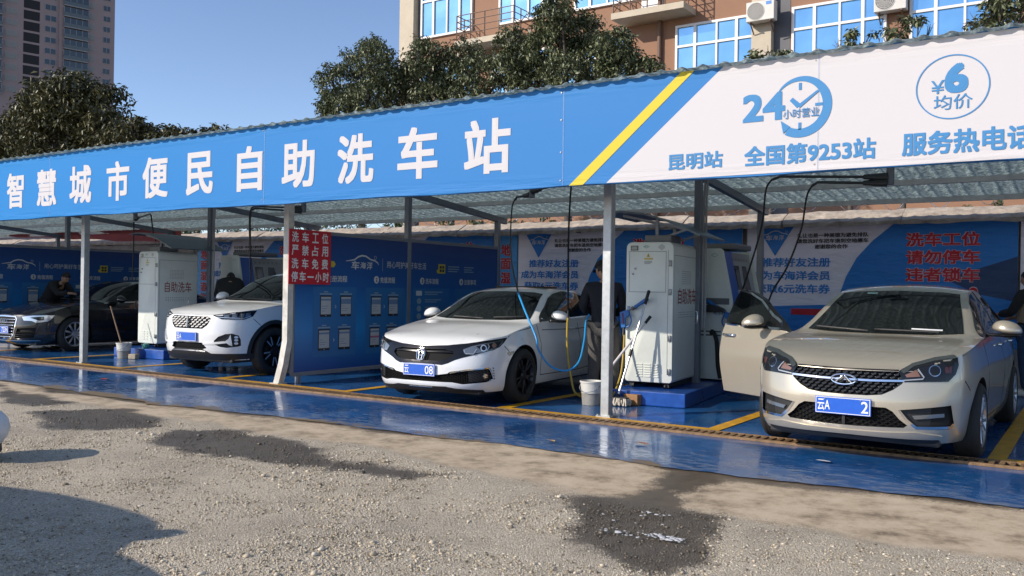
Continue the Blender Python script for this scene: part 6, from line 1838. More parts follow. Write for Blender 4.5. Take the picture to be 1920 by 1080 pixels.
def build_cabinet(loc, rz, label, front, w, d):
    r = empty('wash_cabinet', loc, rz); tag(r, label, 'machine', 'white self service wash cabinets')
    h = 1.73
    # shell: rounded front outline extruded backwards
    def outline_pts(w, h, rt, rb):
        pts = []
        for cx, cz, a0, rr in ((w - rb, rb, -90, rb), (w - rt, h - rt, 0, rt), (rt, h - rt, 90, rt), (rb, rb, 180, rb)):
            for k in range(7): a = rad(a0 + 90 * k / 6); pts.append((cx + rr * math.cos(a), cz + rr * math.sin(a)))
        return pts
    o = outline_pts(w, h, .075, .04)
    b = MB()
    rings = []
    for y, ins in ((0, .012), (.004, .004), (.014, 0), (d - .014, 0), (d, .012)):
        rings.append([b.bm.verts.new((w / 2 + (x - w / 2) * (1 - 2 * ins / w), y, h / 2 + (z - h / 2) * (1 - 2 * ins / h))) for x, z in o])
    for i in range(len(rings) - 1):
        for k in range(len(o)): b.bm.faces.new((rings[i][k], rings[i][(k + 1) % len(o)], rings[i + 1][(k + 1) % len(o)], rings[i + 1][k]))
    b.bm.faces.new(rings[0]); b.bm.faces.new(rings[-1][::-1])
    b.build('housing', cab_m, r, 30)
    s = Sign((0, 0, 0), (1, 0, 0))
    def frame(key, x0, x1, z0, z1, t, hh=.002):
        s.rect(key, x0, x1, z0, z0 + t, hh); s.rect(key, x0, x1, z1 - t, z1, hh); s.rect(key, x0, x0 + t, z0 + t, z1 - t, hh); s.rect(key, x1 - t, x1, z0 + t, z1 - t, hh)
    frame('s', .04, w - .09, 1.11, 1.615, .005)
    s.rect('s', w - .066, w - .062, .10, 1.63, .002)
    s.rect('d', .06, .155, 1.625, 1.685, .006); s.rect('g', .075, .14, 1.637, 1.673, .008)
    s.strip('e', [(.22, 1.672), (.26, 1.69), (.30, 1.672), (.26, 1.654), (.22, 1.672)], .005, .003); s.strip('e', [(.235, 1.672), (.285, 1.672)], .004, .004)
    for k, (a, e_) in enumerate(((.44, .47), (.42, .49), (.41, .50), (.42, .49), (.44, .47))): s.rect('s', a, e_, 1.692 - k * .014, 1.697 - k * .014, .003)
    s.poly('y', [(.26, 1.545), (.31, 1.545), (.285, 1.59)], .003); s.rect('y', .235, .345, 1.512, 1.532, .003); s.text('d', '!', .281, .289, 1.552, 1.577, .005)
    for k in range(3): s.rect('s', .235, .335 - .02 * (k == 2), 1.49 - k * .014, 1.495 - k * .014, .003)
    if front: s.text('b', '清水枪', .02, .16, .895, .935, .003, bold=.01)
    s.build(r, {'s': ('seam_line', seam), 'd': ('display', black_gloss), 'g': ('display_glass', mat('display_grey', (.28, .30, .28), .3)), 'e': ('emblem', mat('emblem_green', (.10, .30, .22), .5)), 'y': ('warning_sticker', mat('sticker_yellow', (.55, .42, .05), .5)), 'b': ('gun_lettering', mat('label_blue', (.06, .22, .50), .5))})
    for z in (1.465, 1.115, .55, .14):
        q = MB(); q.box((w - .035, -.010, z), (.034, .02, .075), bev=.004); q.tube([(w - .052, -.018, z - .037), (w - .052, -.018, z + .037)], .009, 8); q.build('hinge', mat('hinge_steel', (.25, .26, .26), .35, metal=.8), r, 40)
    for x, z in ((.12, 1.40), (.09, 1.335)):
        q = MB(); q.lathe([(.001, .016), (.012, .016), (.014, 0)], 12, Matrix.Translation((x, 0, z)) @ Matrix.Rotation(rad(90), 4, 'X')); q.build('lock', mat('hinge_steel', (.25, .26, .26), .35, metal=.8), r)
    for c in range(3):
        q = MB()
        for k in range(6): q.box((.19 + c * .105, -.004, .07 + k * .030), (.085, .012, .014), Matrix.Rotation(rad(20), 4, 'X'), .003)
        q.build('louvre', cab_m, r)
    # side facing the next bay (+x)
    t = Sign((w, 0, 0), (0, 1, 0)); k_ = d / 1.4
    t.rect('s', .03, d - .04, 1.565, 1.570, .002); t.rect('s', .03, .034, .08, 1.565, .002)
    for a in range(7):
        for c in range(9): t.rect('s', k_ * (.42 + c * .055 + .012 * (a % 2)), k_ * (.445 + c * .055 + .012 * (a % 2)), 1.22 + a * .026, 1.227 + a * .026, .002)
    for a in range(3):
        for c in range(11): t.rect('s', k_ * (.28 + c * .075), k_ * (.31 + c * .075), .80 + a * .03, .808 + a * .03, .002)
    t.text('r', '自助洗车', .17 * d, .84 * d, .965, 1.165, .003, bold=.004)
    t.build(r, {'s': ('side_perforation', seam), 'r': ('red_lettering', mat('label_red', (.32, .035, .035), .5))})
    q = MB(); q.tube([(w + .005, d - .22, .70), (w + .035, d - .22, .71), (w + .035, d - .22, .86), (w + .005, d - .22, .87)], .010, 8); q.build('side_handle', chrome, r, 50)
    q = MB()
    for x in (.08, w - .08):
        q.box((x, d / 2, -.035), (.06, d - .1, .05))
    q.build('skid', black_plastic, r)
    for x in (.10, w - .10):
        q = MB(); q.lathe([(.001, -.012), (.03, -.012), (.03, .012), (.001, .012)], 14, Matrix.Translation((x, .05, -.045)) @ Matrix.Rotation(rad(90), 4, 'Y')); q.build('castor', black_plastic, r, 40)
    # plant on the roof
    q = MB(); q.box((.38, .28, h + .045), (.34, .40, .09), bev=.01); q.build('roof_box', mat('grey_box', (.15, .155, .16), .5), r)
    return r

def build_shade(loc, rz, label):
    r = empty('rain_hood', loc, rz); tag(r, label, 'hood', 'sheet metal rain hoods over cabinets')
    b = MB()
    prof = [(-.72, .25), (-.50, .275), (-.22, .245), (.05, .165), (.30, .06), (.50, -.03)]
    ring = []
    for x, z in prof: ring.append([b.bm.verts.new((x, y, z + k)) for y, k in ((0, 0), (1.25, 0), (1.25, .022), (0, .022))])
    for i in range(len(ring) - 1):
        for k in range(4): b.bm.faces.new((ring[i][k], ring[i][(k + 1) % 4], ring[i + 1][(k + 1) % 4], ring[i + 1][k]))
    b.bm.faces.new(ring[0]); b.bm.faces.new(ring[-1][::-1])
    b.build('hood_sheet', mat('slate_sheet', (.12, .15, .18), .4, metal=.3, var=.15, vscale=6), r)
    for y in (.25, 1.0):
        q = MB(); q.bar((-.10, y, -.15), (-.10, y, .20), .04, .04); q.bar((-.55, y, .255), (.3, y, .07), .035, .03); q.bar((-.10, y, -.05), (.28, y, .07), .03, .025); q.build('hood_bracket', steel_grey, r)
    return r

def build_kiosk(loc, label):
    r = empty('wash_kiosk', loc); tag(r, label, 'machine', 'kiosks with slanted cream sides')
    def extr(name, poly, y0, y1, m, ang=None):
        b = MB(); b.prism(poly, Matrix.Translation((0, y1, 0)) @ Matrix.Rotation(rad(90), 4, 'X'), y1 - y0); return b.build(name, m, r, ang)
    side = [(-.42, 0), (.24, 0), (.24, 1.05), (.22, 1.16), (.10, 1.73), (.06, 1.76), (-.42, 1.76)]
    extr('side_plate', side, 0, .04, cab_m)
    extr('side_plate', side, 1.16, 1.20, cab_m)
    extr('housing', [(-.40, 0), (.20, 0), (.20, 1.05), (.18, 1.15), (.06, 1.72), (-.40, 1.73)], .04, 1.16, mat('kiosk_grey', (.32, .33, .33), .45))
    extr('blue_band', [(.205, .30), (.23, .30), (.23, 1.05), (.21, 1.155), (.095, 1.72), (.07, 1.72), (.185, 1.155), (.205, 1.05)], .045, .34, navy_m)
    k = rad(90) - math.atan2(.57, .12)
    n = Vector((math.cos(k), 0, math.sin(k)))
    up = Vector((-math.sin(k), 0, math.cos(k)))
    s = Sign(Vector((.182, 0, 1.15)), (0, 1, 0), up)
    s.rect('d', .42, .62, .06, .40, .004); s.poly('d', [(.72, .06), (.98, .06), (.92, .40), (.76, .40)], .004)
    s.rect('sl', .45, .59, .10, .36, .008)
    for i in range(6): s.disc('bt', .44 + i * .11, .49, .022, .022, .006, 12)
    s.build(r, {'d': ('slot_panel', black_gloss), 'sl': ('screen', mat('dead_screen', (.03, .04, .05), .1)), 'bt': ('button', mat('button_grey', (.20, .21, .22), .4))})
    f = Sign((0, 0, 0), (1, 0, 0))
    f.rect('s', -.38, .20, 1.005, 1.09, .003)
    for a in range(2):
        for c in range(5): f.rect('s2', -.36 + c * .12, -.27 + c * .12, .58 + a * .05, .600 + a * .05, .003)
    f.strip('e', [(-.06, 1.67), (-.01, 1.695), (.04, 1.67), (-.01, 1.645), (-.06, 1.67)], .006, .003)
    f.text('b', '电水枪', -.02, .16, .86, .93, .003, bold=.01)
    f.build(r, {'s': ('tray_slot', mat('slot_grey', (.12, .13, .135), .5)), 's2': ('vent_slot', seam), 'e': ('emblem', mat('emblem_green', (.10, .30, .22), .5)), 'b': ('gun_lettering', mat('label_blue', (.06, .22, .50), .5))})
    q = MB(); q.prism([(-.28, 0), (.18, 0), (.14, .05), (.02, .10), (-.12, .10), (-.22, .05)], Matrix.Translation((0, -.005, .90)) @ Matrix.Rotation(rad(90), 4, 'X'), .10); q.build('coiled_cable', black_plastic, r)
    q = MB(); q.box((-.1, .6, 1.80), (.55, .7, .08), bev=.02); q.build('cap', mat('grey_box', (.15, .155, .16), .5), r)
    q = MB(); q.tube(catmull([(-.04, -.01, .62), (.0, -.07, .64), (.06, -.08, .52), (.08, -.07, .2), (.11, -.06, .02)], 6), .028, 8); q.build('black_hose', rubber, r, 50)
    return r

def build_plinth(loc, rz, label, w, d):
    r = MB(); r.box((w / 2, d / 2, .085), (w, d, .17), bev=.012)
    o = r.build('machine_plinth', mat('blue_plinth_paint', (.012, .075, .34), .3, var=.25, vscale=7, coat=.3)); o.location = loc; o.rotation_euler = (0, 0, rz)
    return tag(o, label, 'plinth')

def bucket(loc, label, rr=.135, h=.285):
    r = empty('bucket', loc); tag(r, label, 'bucket', 'white plastic buckets on the blue floor')
    m = mat('bucket_plastic', (.60, .59, .55), .4, var=.10, vscale=7); gm = mat('bucket_lower_grey', (.27, .26, .24), .55, var=.25, vscale=10)
    b = MB(); b.lathe([(.001, .004), (rr * .78, .004), (rr * .80, .0), (rr * .885, h * .5)], 28); b.build('bucket_base', gm, r, 40)  # lower half in a darker grey
    b = MB(); b.lathe([(rr * .886, h * .5), (rr * .97, h * .93), (rr * 1.03, h * .93), (rr * 1.04, h), (rr * .97, h), (rr * .93, h * .9), (rr * .85, h * .45)], 28); b.build('bucket_wall', m, r, 40)
    b = MB(); b.lathe([(.001, h * .72), (rr * .90, h * .72)], 24); b.build('water', mat('grey_water', (.10, .10, .095), .08), r)
    b = MB(); b.tube(catmull([(-rr * 1.03, 0, h * .9), (-rr * .8, -rr * .7, h * .66), (0, -rr * 1.15, h * .56), (rr * .8, -rr * .7, h * .66), (rr * 1.03, 0, h * .9)], 5), .004, 6); b.build('handle', chrome, r, 60)
    return r

def hose(name, label, pts, r, m, cat='hose', group=None, n=10):
    b = MB(); b.tube(catmull(pts, n), r, 8); o = b.build(name, m, None, 60)
    return tag(o, label, cat, group)

def build_boom(loc, label, arms):
    r = empty('hose_boom', loc); tag(r, label, 'boom', 'swivel hose booms under the canopy')
    b = MB(); z1 = RZ(loc[1]) - .06 - loc[2]
    b.box((0, 0, z1 - .012), (.26, .12, .02)); b.lathe([(.001, z1 - .02), (.045, z1 - .02), (.045, -.08), (.001, -.08)], 16); b.build('swivel', steel_grey, r, 40)
    for i, (a, dz) in enumerate(arms):
        v = Vector(a)
        q = MB(); d = v.normalized()
        q.tube([d * .04 + Vector((0, 0, dz)), d * .30 + Vector((0, 0, dz))], [.05, .03], 8); q.tube([d * .28 + Vector((0, 0, dz)), v * .93 + Vector((0, 0, dz + .01)), v + Vector((0, 0, dz - .03))], .017, 8); q.build('boom_arm', mat('dark_arm', (.07, .075, .08), .4, metal=.5), r, 50)
    return r

# ------------------------------------------------------------------ people
skin_m = mat('skin', (.36, .21, .14), .5)
def skin_mesh(chains, sub=2):
    """chains: list of lists of (x,y,z,r); points that coincide are welded; first point is the root"""
    bm = bmesh.new(); idx = {}; rr = {}
    for ch in chains:
        prev = None
        for p in ch:
            k = tuple(round(c, 4) for c in p[:3])
            if k not in idx:
                idx[k] = bm.verts.new(k); rr[k] = p[3]
            v = idx[k]
            if prev is not None and prev is not v and bm.edges.get((prev, v)) is None: bm.edges.new((prev, v))
            prev = v
    bm.verts.index_update()
    me = bpy.data.meshes.new('body'); bm.to_mesh(me)
    radii = [0] * len(bm.verts)
    for k, v in idx.items(): radii[v.index] = rr[k]
    bm.free()
    o = bpy.data.objects.new('body', me); COL.objects.link(o)
    md = o.modifiers.new('s', 'SKIN'); md.use_smooth_shade = True
    for v, q in zip(me.skin_vertices[0].data, radii): v.radius = (q, q)
    me.skin_vertices[0].data[0].use_root = True
    sb = o.modifiers.new('d', 'SUBSURF'); sb.levels = sub; sb.render_levels = sub
    dg = bpy.context.evaluated_depsgraph_get()
    m2 = bpy.data.meshes.new_from_object(o.evaluated_get(dg))
    bpy.data.objects.remove(o); bpy.data.meshes.remove(me)
    m2.polygons.foreach_set("use_smooth", [True] * len(m2.polygons))
    return m2

def head_bm(bm, c, R, s=1.0):
    """a head with brow, nose, mouth, chin and ears, centred at c and turned by R (face looks along +y)"""
    q = bmesh.ops.create_uvsphere(bm, u_segments=28, v_segments=20, radius=1)
    for v in q['verts']:
        x, y, z = v.co
        w = .076 * (1 - .22 * max(0, -z)); X_ = x * w
        Y_ = y * (.098 if y < 0 else .092 * (1 - .12 * max(0, -z)))
        Z_ = z * .118
        if y > .3:
            f = max(0, y - .3) / .7
            nz = math.exp(-((z + .08) / .22) ** 2) * math.exp(-(x / .20) ** 2); Y_ += .026 * nz * f * (1 - .6 * max(0, z))
            Y_ -= .011 * math.exp(-((z - .12) / .13) ** 2) * math.exp(-((abs(x) - .40) / .2) ** 2) * f
            Y_ += .007 * math.exp(-((z - .32) / .12) ** 2) * f
            Y_ += .008 * math.exp(-((z + .52) / .09) ** 2) * math.exp(-(x / .3) ** 2) * f
            Y_ += .010 * math.exp(-((z + .85) / .14) ** 2) * f
        v.co = c + R @ (Vector((X_, Y_, Z_)) * s)
    for sg in (1, -1):
        e = bmesh.ops.create_uvsphere(bm, u_segments=10, v_segments=8, radius=1)
        for v in e['verts']: v.co = c + R @ (Vector((sg * .077 + v.co.x * .012, -.012 + v.co.y * .020, -.005 + v.co.z * .034)) * s)
    for f in bm.faces: f.smooth = True

def hand_chains(wr, d, up, thumb, curl=.5, s=1.0):
    """wrist point, direction, palm normal, thumb direction -> palm and five separate bent fingers"""
    d, up, th = d.normalized(), up.normalized(), thumb.normalized()
    P = lambda p, r: (p.x, p.y, p.z, r)
    palm = wr + d * .045 * s; kn = wr + d * .085 * s
    ch = [[P(wr, .026 * s), P(palm, .027 * s), P(kn, .022 * s)]]
    for i, (o, l) in enumerate(((.028, .072), (.010, .080), (-.008, .075), (-.026, .058))):
        b0 = kn + th * o * s
        pts = [P(kn, .022 * s), P(b0, .0105 * s)]; p = b0; dd = d.copy()
        for k in range(3):
            dd = (dd + up * curl * (.45 + .2 * k)).normalized(); p = p + dd * l * s * (.45, .32, .23)[k]; pts.append(P(p, (.0095, .0088, .0075)[k] * s))
        ch.append(pts)
    p = palm - d * .012 * s
    q1 = p + th * .034 * s + d * .014 * s; q2 = q1 + (th * .5 + d * .8 + up * .3).normalized() * .034 * s; q3 = q2 + (th * .1 + d * .9 + up * .4).normalized() * .026 * s
    ch.append([P(palm, .027 * s), P(q1, .013 * s), P(q2, .011 * s), P(q3, .009 * s)])
    return ch

def person(label, loc, rz, pose, jacket_m, trouser_m, shoe_m, hair='short', cap=False, vest_m=None, bulk=1.0):
    """pose: joints in local space (x right, y forward, z up)"""
    root = empty('person', loc, rz); tag(root, label, 'person')
    J = {k: Vector(v) for k, v in pose.items() if k not in ('head_rot',)}
    P = lambda k, r: (*J[k], r)
    hr = pose.get('head_rot', (0, 0, 0))
    R = Matrix.Rotation(rad(hr[2]), 3, 'Z') @ Matrix.Rotation(rad(hr[0]), 3, 'X') @ Matrix.Rotation(rad(hr[1]), 3, 'Y')
    ch = [[P('pelvis', .125), P('waist', .115), P('chest', .135), P('neck', .058), P('throat', .052)]]
    for s in 'rl':
        ch.append([P('pelvis', .125), P('hip' + s, .095), P('knee' + s, .058), P('ankle' + s, .040), P('toe' + s, .034)])
        ch.append([P('chest', .135), P('sho' + s, .055), P('elb' + s, .040), P('wri' + s, .028)])
        dirn = (J['wri' + s] - J['elb' + s]).normalized()
        th = Vector((-1 if s == 'r' else 1, 0, .3)); th = (th - dirn * th.dot(dirn)).normalized()
        up = dirn.cross(th) * (1 if s == 'l' else -1)
        ch += hand_chains(J['wri' + s], dirn, up, th, pose.get('curl', .5) if not isinstance(pose.get('curl', .5), Vector) else .5)
    J.pop('curl', None)
    me = skin_mesh(ch, 2)
    bm = bmesh.new(); bm.from_mesh(me)
    hc = J['head']; head_bm(bm, hc, R)
    bm.to_mesh(me); bm.free(); me.materials.clear()
    link('body', me, skin_m, root)
    eye = MB()
    for sg in (1, -1): eye.sphere(hc + R @ Vector((sg * .031, .079, .014)), .0115, (1.3, .6, .8), 10, 8)
    eye.build('eyes', mat('eye', (.03, .02, .015), .2), root, 60)
    # jacket, trousers, shoes: looser skins over the same joints
    hem = J['pelvis'] + (J['pelvis'] - J['waist']).normalized() * .10
    jc = [[(*hem, .168), P('pelvis', .172), P('waist', .165 * bulk), P('chest', .182 * bulk), P('neck', .078 * bulk)]]
    for s in 'rl':
        w = J['wri' + s]; e = J['elb' + s]
        jc.append([P('chest', .182 * bulk), P('sho' + s, .088), (*J['sho' + s].lerp(e, .5), .078), P('elb' + s, .066), (*e.lerp(w, .5), .058), (*e.lerp(w, .93), .046)])
    m2 = skin_mesh(jc, 2)
    for v in m2.vertices:
        n = mnoise.noise(v.co * 7.0) * .010 + mnoise.noise(v.co * 16.0) * .005; v.co += v.normal * n
    link('jacket', m2, jacket_m, root)
    if vest_m:
        m2 = skin_mesh([[P('pelvis', .178), P('waist', .182), P('chest', .200), P('neck', .090)], [P('chest', .2), (*J['shor'].lerp(J['chest'], .3), .12)], [P('chest', .2), (*J['shol'].lerp(J['chest'], .3), .12)]], 2)
        link('vest', m2, vest_m, root)
    tc = [[P('pelvis', .150)]]
    for s in 'rl':
        k, a = J['knee' + s], J['ankle' + s]
        tc.append([P('pelvis', .150), P('hip' + s, .125), (*J['hip' + s].lerp(k, .55), .105), P('knee' + s, .088), (*k.lerp(a, .5), .080), (*k.lerp(a, .96), .074)])
    m3 = skin_mesh(tc, 2)
    for v in m3.vertices:
        n = mnoise.noise(v.co * 9.0 + Vector((3, 1, 2))) * .012; v.co += v.normal * n
    link('trousers', m3, trouser_m, root)
    for s in 'rl':
        a, t = J['ankle' + s], J['toe' + s]
        d = Vector((t.x - a.x, t.y - a.y, 0)).normalized()
        b = MB()
        b.sphere((a + t) / 2 + Vector((0, 0, -.005)) + d * .012, 1, (.050, .140, .052), 16, 10, Matrix.Rotation(math.atan2(-d.x, d.y), 4, 'Z'))
        for v in b.bm.verts:
            v.co.z = max(v.co.z, min(a.z, t.z) - .040)
        b.sphere(a + Vector((0, 0, -.02)), 1, (.048, .055, .06), 12, 8)
        b.build('shoe', shoe_m, root, 60)
    hm = mat('black_hair', (.012, .010, .009), .55, bump=.5, bscale=120)
    b = MB()
    q = bmesh.ops.create_uvsphere(b.bm, u_segments=24, v_segments=16, radius=1)
    for v in list(q['verts']):
        if v.co.z < -.12 + .75 * max(0, v.co.y) - .55 * max(0, -v.co.y): b.bm.verts.remove(v)
    for v in b.bm.verts: v.co = hc + R @ Vector((v.co.x * .084, v.co.y * .106 - .003, v.co.z * .128 + .004 + mnoise.noise(v.co * 9) * .006))
    b.build('hair', hm, root, 70)
    if cap:
        b = MB()
        q = bmesh.ops.create_uvsphere(b.bm, u_segments=24, v_segments=16, radius=1)
        for v in list(q['verts']):
            if v.co.z < .22: b.bm.verts.remove(v)
        for v in b.bm.verts: v.co = hc + R @ Vector((v.co.x * .094, v.co.y * .116, v.co.z * .142 + .004))
        br = []
        for k in range(9):
            a = rad(20 + 140 * k / 8); br.append((hc + R @ Vector((.088 * math.cos(a), .108 * math.sin(a), .035)), hc + R @ Vector((.098 * math.cos(a), .112 * math.sin(a) + .065 * math.sin(a), .018))))
        for k in range(8): b.poly([br[k][0], br[k][1], br[k + 1][1], br[k + 1][0]])
        bmesh.ops.solidify(b.bm, geom=list(b.bm.faces), thickness=.004)
        b.build('cap', mat('black_cap', (.010, .010, .012), .8), root, 60)
    return root

def standing(lean=0.0, **k):
    p = dict(pelvis=(0, 0, .93), waist=(0, .01, 1.10), chest=(0, .015, 1.30), neck=(0, 0, 1.455), throat=(0, .02, 1.51), head=(0, .045, 1.605),
             hipr=(.095, 0, .88), kneer=(.105, .02, .49), ankler=(.105, -.02, .085), toer=(.125, .14, .045),
             hipl=(-.095, 0, .88), kneel=(-.105, .02, .49), anklel=(-.105, -.02, .085), toel=(-.125, .14, .045),
             shor=(.185, 0, 1.405), elbr=(.25, -.03, 1.13), wrir=(.24, .08, .90), shol=(-.185, 0, 1.405), elbl=(-.25, -.03, 1.13), wril=(-.24, .08, .90))
    p.update(k); return p

navy = mat('navy_cloth', (.010, .012, .018), .85, bump=.4, bscale=90)
blackc = mat('black_cloth', (.012, .012, .013), .8, bump=.4, bscale=90)
greyc = mat('grey_trousers', (.085, .078, .072), .85, var=.2, vscale=9, bump=.5, bscale=60)
jeans = mat('blue_jeans', (.025, .05, .10), .85, var=.2, vscale=12, bump=.4, bscale=80)
beige = mat('beige_vest', (.33, .25, .17), .8, bump=.4, bscale=60)
shoe_d = mat('dark_shoe', (.03, .025, .025), .5); shoe_w = mat('white_shoe', (.60, .58, .55), .5)

def build_people():
    person('man in black cap and jacket seen from behind, holding the blue hose beside the post', (-.83, 1.48, 0), rad(22),
        standing(pelvis=(0, 0, .95), head=(-.03, .06, 1.62), head_rot=(-14, 0, 34), neck=(0, .02, 1.46), throat=(-.01, .04, 1.52),
                 shol=(-.195, .02, 1.40), elbl=(-.27, .02, 1.14), wril=(-.12, .22, 1.07), shor=(.195, .0, 1.40), elbr=(.25, .03, 1.14), wrir=(.12, .24, 1.06),
                 ankler=(.13, .05, .085), kneer=(.12, .06, .50), toer=(.16, .20, .045), anklel=(-.13, -.04, .085), toel=(-.17, .11, .045)),
        navy, greyc, shoe_d, cap=True)
    person('dark haired man in black jacket bending over the windscreen of the black saloon', (-14.62, 1.95, 0), rad(-80),
        standing(pelvis=(0, -.08, .93), waist=(0, .04, 1.08), chest=(0, .22, 1.24), neck=(0, .36, 1.36), throat=(0, .41, 1.40), head=(0, .48, 1.47), head_rot=(-42, 0, 0),
                 shor=(.18, .28, 1.32), elbr=(.20, .48, 1.14), wrir=(.12, .74, 1.14), shol=(-.18, .28, 1.32), elbl=(-.21, .45, 1.12), wril=(-.14, .70, 1.10)),
        blackc, blackc, shoe_d)
    person('stooping person in dark coat behind the mirror of the white crossover', (-9.35, 2.5, 0), rad(48),
        standing(pelvis=(0, -.06, .93), waist=(0, .0, 1.10), chest=(0, .12, 1.34), neck=(0, .24, 1.47), throat=(0, .29, 1.49), head=(0, .36, 1.50), head_rot=(-50, 0, 0),
                 shor=(.19, .16, 1.40), elbr=(.24, .30, 1.15), wrir=(.16, .48, 1.0), shol=(-.19, .16, 1.40), elbl=(-.24, .30, 1.15), wril=(-.15, .48, .98)),
        blackc, blackc, shoe_d, bulk=1.3)
    person('person in beige vest and blue jeans standing behind the champagne saloon', (3.66, 5.45, 0), rad(62),
        standing(elbl=(-.28, .10, 1.16), wril=(-.20, .34, 1.12), elbr=(.24, .10, 1.14), wrir=(.14, .32, 1.08), head_rot=(-12, 0, 0), shol=(-.19, .01, 1.40)),
        blackc, jeans, shoe_w, vest_m=beige)

# ------------------------------------------------------------------ loose objects
def build_gear():
    C2 = (-.492, 1.427, .245); R2 = rad(6.8)
    build_cabinet(C2, R2, 'white wash cabinet behind the mop, next to the open gold door', True, .605, 1.23)
    build_cabinet((-10.82, 1.56, .25), rad(-2), 'white wash cabinet between the black saloon and the white crossover', False, .63, .85)
    build_plinth((-.50, 1.08, 0), R2, 'low blue painted plinth under the cabinet beside the wooden block', .92, 3.0)
    build_plinth((-11.05, 1.22, 0), rad(2), 'low blue painted plinth behind the bucket with the stick', 1.45, 3.1)
    build_shade((-.02, 1.35, 2.06), R2, 'tilted grey rain hood above the cabinet with the mop')
    build_shade((-10.35, 1.55, 2.05), rad(2), 'tilted grey rain hood above the cabinet beside the black saloon')
    build_kiosk((.12, 2.88, .20), 'cream and blue wash kiosk behind the cabinet, beside the open gold door')
    build_kiosk((-9.83, 3.0, .20), 'cream and blue wash kiosk seen over the bonnet of the white crossover')
    spray_gun('spray_gun', 'blue spray gun hanging on the front of the cabinet beside the man in the cap', (-.37, 1.435, 1.12), R2, 'blue spray guns on the machines')
    spray_gun('spray_gun', 'blue spray gun hanging on the cream kiosk behind the open gold door', (.22, 2.87, 1.10), 0, 'blue spray guns on the machines').scale = (-1, 1, 1)
    b = MB(); b.tube(catmull([(-.03, -.05, .06), (-.05, -.07, -.02), (-.02, -.06, -.10)], 5), .014, 8); b.tube([(0, 0, .05), (-.03, -.05, .06)], .012, 8)
    g = b.build('spray_nozzle', black_plastic, None, 50); g.location = (-10.86, 1.62, .98); tag(g, 'small black spray nozzle clipped to the cabinet beside the black saloon', 'nozzle')
    # mop, brush, block
    r = empty('mop', (-.36, .98, 0)); tag(r, 'long handled flat mop with grey fringe leaning on the cabinet', 'mop')
    top = Vector((.20, .40, 1.36)); base = Vector((0, 0, .09))
    alu = mat('aluminium_pole', (.62, .63, .65), .3, metal=.8)
    b = MB(); b.tube([base, base.lerp(top, .42)], .015, 10); b.tube([base.lerp(top, .40), base.lerp(top, .90)], .0125, 10); b.build('pole', alu, r, 60)
    b = MB(); b.tube([base.lerp(top, .38), base.lerp(top, .45)], .020, 10); b.build('pole_clamp', black_plastic, r, 60)
    b = MB(); b.tube([base.lerp(top, .88), top], [.019, .021], 10); b.sphere(top, .021); b.build('grip', rubber, r, 60)
    b = MB(); b.box((0, -.03, .085), (.30, .09, .03), bev=.008); b.tube([(0, -.01, .08), base + Vector((.005, .01, .04))], .02, 8); b.build('mop_holder', black_plastic, r, 50)
    b = MB(); rng = random.Random(4)
    for k in range(120):
        x = rng.uniform(-.17, .17); y = rng.uniform(-.10, .03)
        b.tube([(x * .92, y * .7 - .01, .085), (x, y, .05), (x + rng.uniform(-.02, .02), y - rng.uniform(0, .04), .008)], [.010, .011, .008], 5)
    b.build('mop_fringe', mat('mop_cotton', (.50, .45, .38), .9, var=.25, vscale=30), r, 60)
    r = empty('brush_pole', (-.46, 1.02, 0)); tag(r, 'telescopic brush pole propped upside down on the cabinet, crossing the mop', 'pole')
    a, e = Vector((.0, .0, .46)), Vector((.33, .36, 1.06))
    b = MB(); b.tube([a, a.lerp(e, .55)], .016, 10); b.tube([a.lerp(e, .5), a.lerp(e, .9)], .012, 10); b.build('pole', mat('pale_pole', (.62, .58, .58), .35), r, 60)
    b = MB(); b.tube([a.lerp(e, .86), e], [.018, .020], 10); b.build('grip', rubber, r, 60)
    b = MB(); b.tube([a, a - (e - a).normalized() * .04], .017, 8); b.build('pole_tip', black_plastic, r)
    b = MB(); b.tube([a - (e - a).normalized() * .03, (-.10, .05, .10)], .010, 8); b.build('lower_rod', black_plastic, r)
    b = MB(); b.box((-.22, 1.10, .065), (.20, .10, .13), Matrix.Rotation(rad(-8), 4, 'Z'), .006)
    tag(b.build('wooden_block', mat('orange_wood', (.30, .155, .065), .7, var=.25, vscale=18, bump=.2)), 'orange brown wooden block lying beside the mop head', 'block')
    bucket((-.62, .80, 0), 'white bucket with grey lower half at the feet of the man in the cap')
    bucket((-10.42, 1.02, 0), 'white bucket with a wooden stick standing in it')
    b = MB(); b.tube([(-10.38, 1.02, .03), (-10.86, 1.02, .94)], [.014, .012], 8)
    tag(b.build('wooden_stick', mat('worn_wood', (.20, .13, .085), .7, var=.3, vscale=20), None, 60), 'worn wooden stick leaning out of a white bucket', 'stick')
    b = MB(); b.lathe([(.001, .17), (.055, .17), (.065, .20), (.06, .25), (.02, .265), (.001, .265)], 16, Matrix.Translation((-10.35, 1.42, 0))); tag(b.build('soap_tub', mat('teal_plastic', (.08, .28, .24), .4), None, 50), 'small teal tub on the plinth edge behind the bucket', 'tub')
    b = MB(); b.box((-10.16, 1.05, .045), (.16, .11, .09), Matrix.Rotation(rad(15), 4, 'Z'), .012); tag(b.build('brick', mat('pale_brick', (.36, .30, .22), .8, var=.3, vscale=14)), 'pale brick on the floor right of the bucket with the stick', 'brick')
    # swivel booms
    build_boom((2.38, 2.5, 2.74), 'hose boom over the champagne saloon with two long arms', [((-1.22, -.55, 0), .01), ((-.80, -.35, 0), -.06)])
    build_boom((-2.58, 2.5, 2.80), 'hose boom above the white saloon with arms spread apart', [((-.52, .35, 0), -.02), ((1.1, -.75, 0), .02)])
    build_boom((-7.38, 2.5, 2.76), 'hose boom half hidden by the bent post', [((-.75, -.55, 0), 0), ((-.50, -.75, 0), -.06)])
